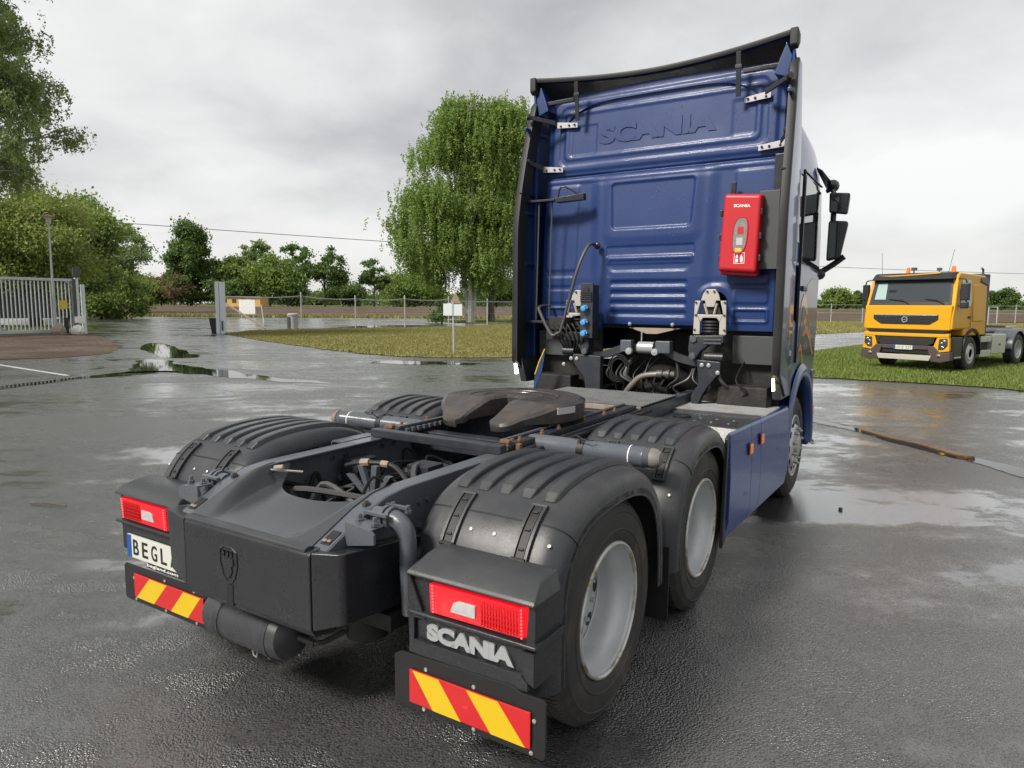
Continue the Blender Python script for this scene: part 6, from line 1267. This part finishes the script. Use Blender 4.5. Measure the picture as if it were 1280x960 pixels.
# ------------------------------------------------------------------ gate, lamp, pillar, fence, signs
GA = Vector((-31.2, 32.1, 0)); GB = Vector((-25.75, 40.75, 0)); gd = (GB - GA); GL = gd.length; grz = math.atan2(gd.y, gd.x)
G_ = thing('sliding_gate', 'galvanised sliding gate of thin upright bars beside the entrance', 'gate', GA, grz)
b = B(); b.box(0, GL, -0.07, 0.07, 3.05, 3.20); b.obj('top_rail', 'gate_steel', G_, bevel=0.01)
b = B(); b.box(0, GL, -0.08, 0.08, 0.10, 0.28); b.obj('bottom_rail', 'gate_steel', G_, bevel=0.01)
bm_ = B(); bm_.box(-0.024, 0.024, -0.024, 0.024, 0.281, 3.049); bar = bm_.mesh('bar', 'gate_steel', smooth=False)
n = int(GL / 0.2)
for k in range(n):
    o = link('bar', bar, G_); o.location = (0.15 + k * 0.2, 0, 0)
for x in (5.62, 0.1):
    b = B(); b.box(x - 0.075, x + 0.075, -0.20, -0.082, 0.12, 3.0); b.obj('gate_post', 'gate_steel', G_, bevel=0.01)
for (x0, z0, x1, z1) in ((5.62, 0.95, 6.5, 0.3), (5.62, 0.95, 4.8, 0.3), (5.62, 2.4, 6.3, 3.05), (5.62, 2.4, 5.0, 3.05), (GL - 0.15, 2.75, GL - 0.5, 3.05)):
    b = B(); b.tube([(x0, -0.12, z0), (x1, -0.12, z1)], 0.035, 6); b.obj('brace', 'gate_steel', G_)
b = B(); b.box(GL - 0.85, GL - 0.5, -0.045, -0.03, 1.45, 1.95); b.obj('sign_plate', 'gate_yellow', G_)
for x in (GL + 0.05, GL + 0.38):
    b = B(); b.box(x, x + 0.16, -0.10, 0.10, 0, 3.28 if x < GL + 0.2 else 2.9); b.obj('end_post', 'pillar_steel', G_, bevel=0.012)
b = B(); b.box(GL - 0.12, GL + 0.045, -0.14, 0.14, 0.3, 3.2); b.obj('end_channel', 'hub_dark', G_, bevel=0.01)
b = B(); b.box(GL - 0.15, GL + 0.30, -0.45, -0.12, 0.62, 1.02); b.obj('drive_box', 'white', G_, bevel=0.03)
b = B(); b.box(GL - 0.75, GL - 0.55, -0.30, -0.12, 0.05, 0.95); b.obj('control_box', 'volvo_black', G_, bevel=0.02)
b = B(); b.box(GL - 0.1, GL + 0.3, -0.2, -0.05, 3.35, 3.85); b.tube([(GL + 0.1, -0.1, 3.2), (GL + 0.1, -0.1, 3.4)], 0.03, 6); b.obj('flood_lamp', 'hub_dark', G_, bevel=0.02)
def rock(name, label, loc, sc, m, seed, cat='stone'):
    r_ = np.random.default_rng(seed); bm = bmesh.new(); bmesh.ops.create_icosphere(bm, subdivisions=2, radius=1)
    for v in bm.verts:
        p = v.co; p *= 1 + 0.16 * math.sin(3.1 * p.x + seed) * math.sin(2.7 * p.y + 1) + r_.uniform(-.06, .06); v.co = Vector((p.x * sc[0], p.y * sc[1], max(p.z, -0.55) * sc[2]))
    me = bpy.data.meshes.new(name); bm.to_mesh(me); bm.free(); me.materials.append(MATS[m]); o = link(name, me); o.location = (*loc, 0.5 * sc[2]); return tag(o, label, cat)
rock('boulder', 'brown boulder at the foot of the lamp post in front of the gate', (-25.6, 38.9), (0.42, 0.38, 0.40), 'stone', 1, 'boulder')
rock('concrete_block', 'whitish concrete lump at the foot of the gate end post', (-25.0, 39.7), (0.42, 0.3, 0.36), 'concrete_white', 2, 'block')
LP = thing('lamp_post', 'slim grey lamp post with lantern rising in front of the gate', 'street lamp', (-26.05, 39.3, 0))
b = B(); b.tube([(0, 0, 0), (0.02, 0, 3.0), (0.03, 0, 6.2)], [0.075, 0.06, 0.042], 12); b.obj('pole', 'galv', LP)
b = B(); b.lathe([(0.05, 6.15), (0.10, 6.2), (0.17, 6.55), (0.17, 6.57)], (0.03, 0, 0), 'z', 16); b.obj('lantern_glass', 'lantern_glass', LP)
b = B(); b.lathe([(0.0005, 6.72), (0.10, 6.70), (0.30, 6.58), (0.31, 6.55), (0.17, 6.56)], (0.03, 0, 0), 'z', 20); b.obj('lantern_hood', 'copper', LP)
PL = thing('gate_pillar', 'pale steel gate pillar with keypad at the lawn corner', 'gate post', (-17.75, 42.1, 0))
b = B(); b.box(-0.27, -0.03, -0.14, 0.14, 0, 3.14); b.obj('channel', 'pillar_steel', PL, bevel=0.012)
b = B(); b.box(0.0, 0.26, -0.15, 0.12, 0, 3.12); b.obj('channel', 'pillar_steel', PL, bevel=0.012)
b = B(); b.box(-0.03, 0.0, -0.10, 0.10, 0, 3.0); b.obj('gap_strip', 'hub_dark', PL)
b = B(); b.box(0.08, 0.18, -0.20, -0.152, 0.2, 0.78); b.obj('keypad', 'hub_dark', PL, bevel=0.01)
WB = tag((lambda b: b.obj('waste_bin', 'volvo_black', bevel=0.02))(B().hull8([(-0.15, -0.2, 0), (0.22, -0.2, 0), (0.22, 0.2, 0), (-0.15, 0.2, 0)], [(-0.28, -0.25, 0.95), (0.24, -0.25, 0.95), (0.24, 0.25, 0.95), (-0.28, 0.25, 0.95)])), 'black tapered bin left of the pale gate pillar', 'bin'); WB.location = (-18.35, 42.6, 0)
BA = thing('barrier_pole', 'weathered brown pole leaning from the pillar down to the lawn', 'pole', (-18.1, 50.7, 0)); 
b = B(); b.tube([(0.05, -0.3, 0.05), (-3.2, 0, 2.0)], 0.075, 8); b.obj('shaft', 'wood_weathered', BA); b = B(); b.tube([(-3.2, 0, 2.0), (-3.45, 0.02, 2.15)], 0.1, 8); b.obj('butt', 'hub_dark', BA)
BN = thing('meter_cabinet', 'grey rounded cabinet standing against the first fence post', 'cabinet', (-16.25, 51.1, 0))
b = B(); b.lathe([(0.36, 0), (0.36, 0.98), (0.40, 0.99), (0.40, 1.08), (0.30, 1.14), (0.0005, 1.15)], (0, 0, 0), 'z', 20); b.obj('body', 'bin_grey', BN, ang=30)
b = B(); b.box(-0.30, -0.1, -0.42, -0.3, 0.0, 0.9); b.obj('side_box', 'hub_dark', BN, bevel=0.02)
st = tag(B().tube([(0, 0, 0), (-0.18, 0, 1.75)], 0.035, 6).obj('white_stake', 'white'), 'thin white stake leaning on the asphalt behind the fence', 'stake'); st.location = (-24.5, 68, 0)
FN = thing('wire_fence', 'wire fence on grey posts behind the left lawn', 'fence')
fp = [(-19.6, 46.6, 2.6), (-15.27, 50.0, 2.68), (-11.9, 52.4, 2.5), (-8.56, 55.0, 2.57), (-5.33, 57.7, 2.56), (-2.28, 62.6, 2.44), (0.8, 67, 2.45), (4.5, 71.5, 2.45)]
for (x, y, h_) in fp:
    b = B(); b.tube([(x, y, 0), (x, y, h_)], 0.05, 8); b.obj('post', 'galv', FN)
for zf, sag in ((0.90, 0.12), (0.86, 0.03), (0.45, 0.02), (0.04, 0.0)):
    for (x0, y0, h0), (x1, y1, h1) in zip(fp, fp[1:]):
        b = B(); b.tube([(x0 + (x1 - x0) * k / 6, y0 + (y1 - y0) * k / 6, (h0 + (h1 - h0) * k / 6) * zf - sag * 4 * (k / 6) * (1 - k / 6) * (1 if (int(x0 * 7) % 3) else 0.3)) for k in range(7)], 0.022 if zf == 0.9 else 0.008, 5); b.obj('wire', 'galv', FN)
# chain-link mesh: thin crossed wires over the panels, one part
b = B()
for (x0, y0, h0), (x1, y1, h1) in zip(fp, fp[1:]):
    Lp = math.hypot(x1 - x0, y1 - y0); n = int(Lp / 0.28)
    for k in range(-8, n):
        for d_ in (1, -1):
            a0, a1 = k * 0.28, k * 0.28 + 2.2
            if d_ < 0: a0, a1 = a1, a0
            t0, t1 = a0 / Lp, a1 / Lp; z0, z1 = 0.05, 2.25
            tl, th_ = min(t0, t1), max(t0, t1)
            if tl < 0 or th_ > 1: continue
            p0 = (x0 + (x1 - x0) * t0, y0 + (y1 - y0) * t0, z0); p1 = (x0 + (x1 - x0) * t1, y0 + (y1 - y0) * t1, z1); b.tube([p0, p1], 0.0028, 3, cap=False)
kind(b.obj('chain_link', 'galv', FN, smooth=False), 'stuff')
b = B(); b.box(-5.45, -5.15, 57.60, 57.64, 1.5, 2.0); b.obj('notice_plate', 'sign_back', FN)
FR = thing('field_fence', 'low wire fence on thin posts along the field at right', 'fence')
for k in range(10):
    x, y = 30 + k * 3.95, 81.5 + k * 0.4; b = B(); b.tube([(x, y, 0), (x, y, 2.3)], 0.05, 6); b.obj('post', 'galv', FR)
for z in (2.15, 1.2):
    b = B(); b.tube([(26, 81, z), (70, 85.5, z)], 0.02, 5); b.obj('wire', 'galv', FR)
SG = thing('sign_post', 'pale board and triangle on a grey post in the left lawn, seen from the back', 'sign', (-2.2, 25.64, 0))
b = B(); b.tube([(0.02, 0, 0), (0, 0, 1.95)], 0.032, 10); b.obj('post', 'galv', SG)
b = B(); b.box(-0.36, -0.035, -0.05, -0.036, 1.44, 1.88); b.obj('board', 'sign_back', SG, bevel=0.004)
b = B(); b.box(0.035, 0.34, -0.05, -0.036, 1.44, 1.86); b.obj('board', 'sign_back', SG, bevel=0.004)
b = B(); b.box(-0.034, 0.034, -0.052, -0.034, 1.43, 1.87); b.obj('board_joint', 'galv', SG)
b = B(); b.prism([(-0.12, 1.89), (0.28, 1.89), (0.08, 2.32)], 'y', 0.04, 0.055); b.obj('triangle', 'triangle_back', SG)
# overhead line
for (off, z_) in ((0, 0),):
    A_, C_ = Vector((-60, 62, 10.6)), Vector((110, 128, 8.0)); pts = []
    for k in range(25):
        t_ = k / 24; p = A_.lerp(C_, t_); pts.append((p.x, p.y, p.z - 4 * 1.2 * t_ * (1 - t_)))
    b = B(); b.tube(pts, 0.035, 5); tag(b.obj('power_line', 'wire'), 'dark overhead cable crossing the sky behind the trees', 'cable')
# buildings far off
HB = thing('depot_building', 'long low yellow building behind the fence at left', 'building', (-59.5, 151, 1.1), R(3))
b = B(); b.box(-4.4, 4.4, 0, 6, 0, 2.1); b.obj('wall', 'building_yellow', HB); b = B(); b.box(-4.6, 4.6, -0.3, 6.3, 2.101, 2.3); b.obj('roof', 'roof_grey', HB, bevel=0.03)
for k in range(4):
    f_ = B().box(-3.6 + k * 2.0, -2.7 + k * 2.0, -0.04, -0.003, 0.9, 1.7).obj('window', 'hub_dark', HB); B().box(-3.53 + k * 2.0, -2.77 + k * 2.0, -0.055, -0.041, 0.97, 1.63).obj('pane', 'glass_dark', f_)
WBd = thing('white_board', 'large blank white board on two legs behind the leaning pole', 'sign', (-34.7, 90.5, 0))
B().box(-1.05, 1.05, -0.04, 0.04, 0.45, 2.35).obj('panel', 'white', WBd, bevel=0.01)
for x in (-0.8, 0.8): B().box(x - .05, x + .05, 0.045, 0.12, 0, 2.2).obj('leg', 'galv', WBd)
HS = thing('small_house', 'small grey-roofed shed half hidden among the bushes', 'building', (-91, 158, 1.2), R(10))
B().box(-4.5, 4.5, 0, 6, 0, 2.6).obj('wall', 'building_yellow' if False else 'wood_weathered', HS)
B().prism([(-0.6, 2.5), (3, 5.2), (6.6, 2.5)], 'x', -5, 5).obj('roof', 'roof_grey', HS)
B().box(-1.6, -0.6, -0.05, -0.003, 0.9, 1.9).obj('window', 'glass_dark', HS); B().box(1.0, 2.0, -0.05, -0.003, 0, 2.0).obj('door', 'hub_dark', HS)
# a dark delivery trailer behind the gate, seen in slivers between its bars
TR = thing('dark_trailer', 'dark slatted trailer body parked behind the gate bars', 'trailer', (-36.5, 48.5, 0), R(40))
B().box(-3.6, 3.6, -1.2, 1.2, 0.7, 3.0).obj('body', 'grey_panel', TR, bevel=0.04)
for k in range(8): B().box(-3.5 + k * 0.95, -3.44 + k * 0.95, -1.24, -1.201, 0.8, 2.9).obj('rib', 'grey_panel', TR)
for x in (-2.4, 2.4):
    b = B(); b.lathe([(0.0005, -0.12), (0.45, -0.12), (0.45, 0.12), (0.0005, 0.12)], (x, -0.95, 0.45), 'y', 20); b.obj('wheel', 'tyre', TR)

# ------------------------------------------------------------------ trees
def leaves(rg, cen, size, droop=0.0, aspect=1.6):
    n = len(cen); a = rg.normal(size=(n, 3)); a[:, 2] = a[:, 2] * (1 - droop) - droop * 1.5; a /= np.linalg.norm(a, axis=1)[:, None]
    c = rg.normal(size=(n, 3)); c -= (c * a).sum(1)[:, None] * a; c /= np.linalg.norm(c, axis=1)[:, None]
    s_ = size * rg.uniform(0.6, 1.35, n)[:, None]
    v = np.stack([cen - a * s_ * aspect / 2, cen + c * s_ / 2, cen + a * s_ * aspect / 2, cen - c * s_ / 2], 1).reshape(-1, 3)
    return v, np.arange(4 * n).reshape(n, 4)
def tree(name, label, base, h, crown, leafm, barkm, n, lsize, seed, r0=0.22, limbs=12, weep=0.0, clumps=60, cl_r=0.9, group=None, lean=(0, 0), cat='tree', stems=1, gap=0.0):
    """crown = list of (dx, dy, z, rx, ry, rz) ellipsoids relative to the base"""
    rg = np.random.default_rng(seed); root = thing(name, label, cat, base, 0, group)
    b = B(); ends = []
    zc = max(c[2] + c[5] * 0.6 for c in crown)
    for s_ in range(stems):
        ang = 2 * math.pi * s_ / stems + seed; off = 0.35 * r0 * 3 * (stems > 1)
        tp = Vector((lean[0] + (math.cos(ang) * h * 0.10 if stems > 1 else 0), lean[1] + (math.sin(ang) * h * 0.10 if stems > 1 else 0), zc))
        bs = Vector((math.cos(ang) * off, math.sin(ang) * off, -0.05)); pts = []
        for k in range(9):
            t_ = k / 8; p = bs.lerp(tp, t_); pts.append(p + Vector((rg.normal() * 0.012 * h * t_, rg.normal() * 0.012 * h * t_, 0)))
        b.tube(pts, [r0 * (1.25 if k == 0 else 1) * (1 - 0.88 * k / 8) + 0.008 for k in range(9)], 9)
        ends.append(pts)
    # clump centres in the crown volume, biased to its outside
    cc = []
    while len(cc) < clumps:
        c = crown[rg.integers(len(crown))]; d_ = rg.normal(size=3); d_ /= np.linalg.norm(d_); q = rg.uniform(0.25, 1.0) ** 0.5
        cc.append((np.array([c[0] + d_[0] * c[3] * q, c[1] + d_[1] * c[4] * q, c[2] + d_[2] * c[5] * q])))
    cc = np.array(cc)
    for k in range(min(limbs, clumps)):
        tgt = Vector(cc[k]); st_ = ends[k % stems]; z = min(max(tgt.z * rg.uniform(0.45, 0.8), h * 0.12), zc * 0.92)
        i = min(7, int(8 * z / zc)); p0 = st_[i].lerp(st_[i + 1], 8 * z / zc - i); mid = p0.lerp(tgt, 0.5) + Vector((0, 0, 0.06 * h * (1 if weep else 0.4)))
        rr_ = r0 * (1 - 0.85 * z / zc) * 0.5 + 0.01; b.tube(smooth_path([p0, mid, tgt], 4), [rr_ * (1 - 0.85 * q / 8) + 0.004 for q in range(9)], 5)
        for q in range(2):
            t2 = tgt + Vector((rg.normal() * cl_r, rg.normal() * cl_r, rg.normal() * cl_r * 0.6)); b.tube([mid.lerp(tgt, 0.5), t2], [rr_ * 0.35 + 0.004, 0.004], 4)
    b.obj('trunk', barkm, root, merge=False)
    pk = rg.integers(len(cc), size=n); w_ = rg.uniform(0.7, 1.6, len(cc))
    if weep:
        # hanging strands from each clump
        ns = max(1, n // 26); cs = rg.integers(len(cc), size=ns); top = cc[cs] + rg.normal(size=(ns, 3)) * cl_r * np.array([0.75, 0.75, 0.5]); ln = weep * rg.uniform(0.3, 1.0, ns)
        t_ = rg.uniform(0, 1, (ns, 26)); dr = rg.normal(size=(ns, 2)) * 0.10
        cen = np.stack([top[:, 0:1] + dr[:, 0:1] * t_ + rg.normal(size=t_.shape) * 0.085, top[:, 1:2] + dr[:, 1:2] * t_ + rg.normal(size=t_.shape) * 0.085, top[:, 2:3] - ln[:, None] * t_ + rg.normal(size=t_.shape) * 0.05], 2).reshape(-1, 3)
        zmin = min(c[2] - c[5] for c in crown) * 0.75; cen = cen[cen[:, 2] > zmin]
        v, f_ = leaves(rg, cen, lsize, 0.5)
    else:
        cen = cc[pk] + rg.normal(size=(n, 3)) * cl_r * w_[pk][:, None] * np.array([0.55, 0.55, 0.38]); cen = cen[cen[:, 2] > 0.05]
        v, f_ = leaves(rg, cen, lsize)
    link('crown', npmesh('crown', v, f_, leafm), root)
    return root
# big weeping birches by the fence
tree('birch_tree', 'tall weeping birch, the larger and left one of the pair by the fence', (-4.3, 70.5, 0), 22.5, [(-1.6, 0, 15.0, 5.4, 4.5, 6.3), (-0.6, 0, 9.8, 6.6, 4.5, 5.2), (-4.0, 0, 10.0, 4.2, 4.0, 5.0), (-0.6, 0, 19.0, 3.2, 2.6, 3.4), (1.4, 0, 13.5, 3.0, 3.0, 5.0), (-1.0, 0, 7.2, 6.2, 4.5, 3.6)], 'leaf_birch', 'bark_birch', 210000, 0.13, 11, 0.22, 30, 2.2, 230, 0.9, stems=3, group=None)
tree('birch_tree', 'slimmer birch beside the blue cab, right one of the pair by the fence', (-2.2, 71.5, 0), 22.0, [(0.8, 0, 16.5, 3.9, 3.4, 5.6), (0.9, 0, 9.5, 3.9, 3.4, 5.4), (1.2, 0, 20.0, 2.6, 2.2, 2.4)], 'leaf_birch', 'bark_dark', 90000, 0.13, 12, 0.30, 22, 2.0, 140, 0.9)
tree('hedge_bush', 'small dark bush at the foot of the weeping birches', (-7.1, 69.5, 0), 3, [(0, 0, 1.3, 1.3, 1.2, 1.3)], 'leaf_dark', 'bark_dark', 3500, 0.16, 13, 0.05, 6, 0, 14, 0.5, cat='bush')
# left group behind the gate
tree('birch_tree', 'huge thin-leaved birch reaching out of the top left corner', (-31.6, 34.5, 0), 20, [(3.0, 0, 14.0, 6.2, 5.0, 5.5), (5.0, 0, 10.6, 4.6, 4.5, 3.0), (3.2, 0, 18.5, 4.8, 4.0, 3.4), (5.0, 0, 14.0, 4.0, 4, 3.6)], 'leaf_olive', 'bark_birch', 170000, 0.078, 14, 0.36, 90, 0.75, 300, 0.60)
tree('maple_tree', 'bushy yellow-green tree overhanging the gate at the left edge', (-36.8, 49.0, 0), 12, [(1.0, 0, 8.6, 5.2, 4.6, 3.8), (3.2, 0, 5.6, 3.8, 3.6, 2.8), (-3, 0, 6, 5, 5, 4)], 'leaf_yellow', 'bark_dark', 100000, 0.125, 15, 0.28, 22, 0, 130, 1.0)
tree('chestnut_tree', 'dark broad tree behind the lamp post', (-42.6, 62.0, 0), 13, [(1.8, 0, 9.0, 4.8, 4.5, 3.4), (3.6, 0, 6.2, 4.0, 4.0, 3.4), (-3, 0, 7, 5, 5, 4)], 'leaf_mid', 'bark_dark', 52000, 0.19, 16, 0.3, 20, 0, 100, 1.1)
tree('hedge_bush', 'rounded green bush right of the gate end post', (-47.0, 79.0, 0), 7, [(1.2, 0, 3.0, 4.2, 4.0, 3.0), (-3.5, 0, 3.4, 4.5, 4.0, 3.4)], 'leaf_mid', 'bark_dark', 40000, 0.20, 17, 0.16, 10, 0, 80, 1.1, cat='bush')
tree('ash_tree', 'airy ash tree above the bushes right of the gate', (-63.5, 112.0, 0.1), 15, [(0.8, 0, 10.5, 4.8, 4.0, 4.0), (-1.5, 0, 6.0, 4.2, 3.5, 3.2)], 'leaf_olive', 'bark_dark', 20000, 0.26, 18, 0.24, 18, 0, 80, 1.0)
# tree belt beyond the field: (name, label, px-x, distance, height, width, leaf, density, airy)
def far(px, Yd, h, w, leaf, n, seed, name, label, shape='round', ls=0.42, clumps=44, low=0.30, cat='tree', weep=0):
    x = (px - 640) / 860.05 * Yd * 1.003; z = float(hz(x, Yd))
    if shape == 'round': cr_ = [(0, 0, h * (low + 1) / 2, w / 2, w / 2.4, h * (1 - low) / 2), (w * 0.18, 0, h * 0.48, w / 2.6, w / 2.6, h * 0.26)]
    elif shape == 'cone': cr_ = [(0, 0, h * 0.30, w / 2, w / 2, h * 0.27), (0, 0, h * 0.55, w / 2.7, w / 2.7, h * 0.25), (0.02 * w, 0, h * 0.80, w / 4.6, w / 4.6, h * 0.20)]
    else: cr_ = [(0, 0, h * 0.70, w / 2, w / 2.4, h * 0.28), (w * 0.25, 0, h * 0.5, w / 4, w / 4, h * 0.14), (-w * 0.25, 0, h * 0.56, w / 4, w / 4, h * 0.14)]
    return tree(name, label, (x, Yd, z), h, cr_, leaf, 'bark_dark', int(n * 1.7), ls * 0.92, seed, 0.012 * h + 0.05, 14, weep, clumps, max(0.7, 0.13 * w) * (0.7 if shape == 'airy' else 1), cat=cat)
far(242, 163, 19.0, 11.0, 'leaf_dark', 22000, 31, 'lime_tree', 'tall dark pointed tree beyond the ploughed field', 'cone', 0.42, 80)
far(274, 170, 11.0, 8.5, 'leaf_dark', 7000, 32, 'oak_tree', 'rounded dark tree just left above the gate pillar', 'round')
far(205, 168, 7.2, 8.5, 'leaf_brown', 5000, 33, 'hedge_bush', 'brownish bush left of the tall pointed tree', 'round', 0.36, 34, 0.1, 'bush')
far(221, 158, 7.6, 7.0, 'leaf_brown', 2600, 34, 'hedge_bush', 'thin bare-twigged bush at the foot of the tall pointed tree', 'round', 0.26, 40, 0.25, 'bush')
far(192, 160, 6.6, 4.4, 'leaf_yellow', 4200, 35, 'hedge_bush', 'yellow-green upright bush by the field fence', 'round', 0.34, 26, 0.05, 'bush')
far(168, 165, 7.0, 11.0, 'leaf_mid', 9000, 36, 'hedge_bush', 'wide mid-green bush over the grey-roofed shed', 'round', 0.4, 50, 0.25, 'bush')
far(138, 150, 8.5, 9, 'leaf_dark', 9000, 37, 'hedge_bush', 'dark bush left of the grey-roofed shed', 'round', 0.4, 50, 0.05, 'bush')
far(228, 200, 13.0, 9, 'leaf_olive', 4200, 38, 'ash_tree', 'pale thin-crowned tree left behind the tall pointed tree', 'airy', 0.4, 44)
far(303, 166, 11.5, 9.0, 'leaf_mid', 9000, 39, 'maple_tree', 'yellowish round tree above the yellow building', 'round', 0.42, 56, 0.2)
far(327, 172, 16.0, 9.0, 'leaf_olive', 6500, 40, 'birch_tree', 'feathery tall tree rising over the clump behind the yellow building', 'airy', 0.40, 60)
far(340, 165, 11.5, 13.0, 'leaf_mid', 14000, 41, 'maple_tree', 'broad green tree right of the feathery tall tree', 'round', 0.42, 80, 0.12)
far(362, 163, 8.0, 8.0, 'leaf_dark', 6000, 42, 'hedge_bush', 'low dark bush at the right end of the clump', 'round', 0.4, 40, 0.02, 'bush')
far(288, 160, 7.0, 9.0, 'leaf_dark', 6000, 43, 'hedge_bush', 'low dark bush directly behind the yellow building', 'round', 0.4, 40, 0.02, 'bush')
far(373, 176, 17.0, 7.4, 'leaf_dark', 4600, 44, 'birch_tree', 'tall slender see-through tree, left one of the bare-stemmed two', 'airy', 0.40, 52)
far(408, 172, 15.0, 11.0, 'leaf_dark', 4200, 45, 'birch_tree', 'see-through tree with forked stems, right one of the bare-stemmed two', 'airy', 0.40, 52)
far(469, 178, 13.0, 7.6, 'leaf_dark', 3600, 46, 'pine_tree', 'lone thin tree standing between the clump and the weeping birches', 'airy', 0.38, 40)
far(430, 190, 7, 10, 'leaf_dark', 5000, 47, 'hedge_bush', 'low bush on the skyline left of the lone thin tree', 'round', 0.45, 40, 0.02, 'bush')
far(511, 195, 9.5, 17, 'leaf_mid', 12000, 48, 'oak_tree', 'wide domed tree on the skyline left of the weeping birches', 'round', 0.45, 60, 0.02)
far(620, 200, 9.0, 14, 'leaf_dark', 7000, 49, 'oak_tree', 'low dark tree showing between the birches and the blue cab', 'round', 0.45, 50, 0.02)
far(1041, 230, 7.0, 9.5, 'leaf_mid', 8000, 50, 'oak_tree', 'round green tree beyond the field just right of the blue cab', 'round', 0.45, 50, 0.02)
far(1066, 240, 6.0, 6.5, 'leaf_dark', 3000, 51, 'oak_tree', 'small thin tree beside the yellow truck mirror', 'round', 0.4, 30, 0.15)
far(1245, 225, 7.6, 8.0, 'leaf_dark', 5000, 52, 'oak_tree', 'round tree behind the yellow truck chassis', 'round', 0.4, 40, 0.15)
# far wood along the horizon
def wood(x0, x1, Yd, h, n, seed, m):
    rg = np.random.default_rng(seed); k = 90; cx_ = rg.uniform(x0, x1, k); cy_ = Yd + rg.uniform(-10, 40, k); ch = h * rg.uniform(0.45, 1.0, k)
    pk = rg.integers(k, size=n); u = rg.normal(size=(n, 3)); zz_ = np.abs(rg.uniform(0, 1, n)) ** 0.8
    cen = np.stack([cx_[pk] + u[:, 0] * 3.4, cy_[pk] + u[:, 1] * 3, 1.2 + ch[pk] * zz_], 1); v, f_ = leaves(rg, cen, 0.9)
    return kind(link('far_wood', npmesh('far_wood', v, f_, m)), 'stuff')
wood(-140, 30, 330, 7.5, 26000, 61, 'leaf_dark'); wood(140, 330, 420, 6.5, 26000, 62, 'leaf_dark'); wood(-330, -130, 240, 9, 26000, 63, 'leaf_dark')
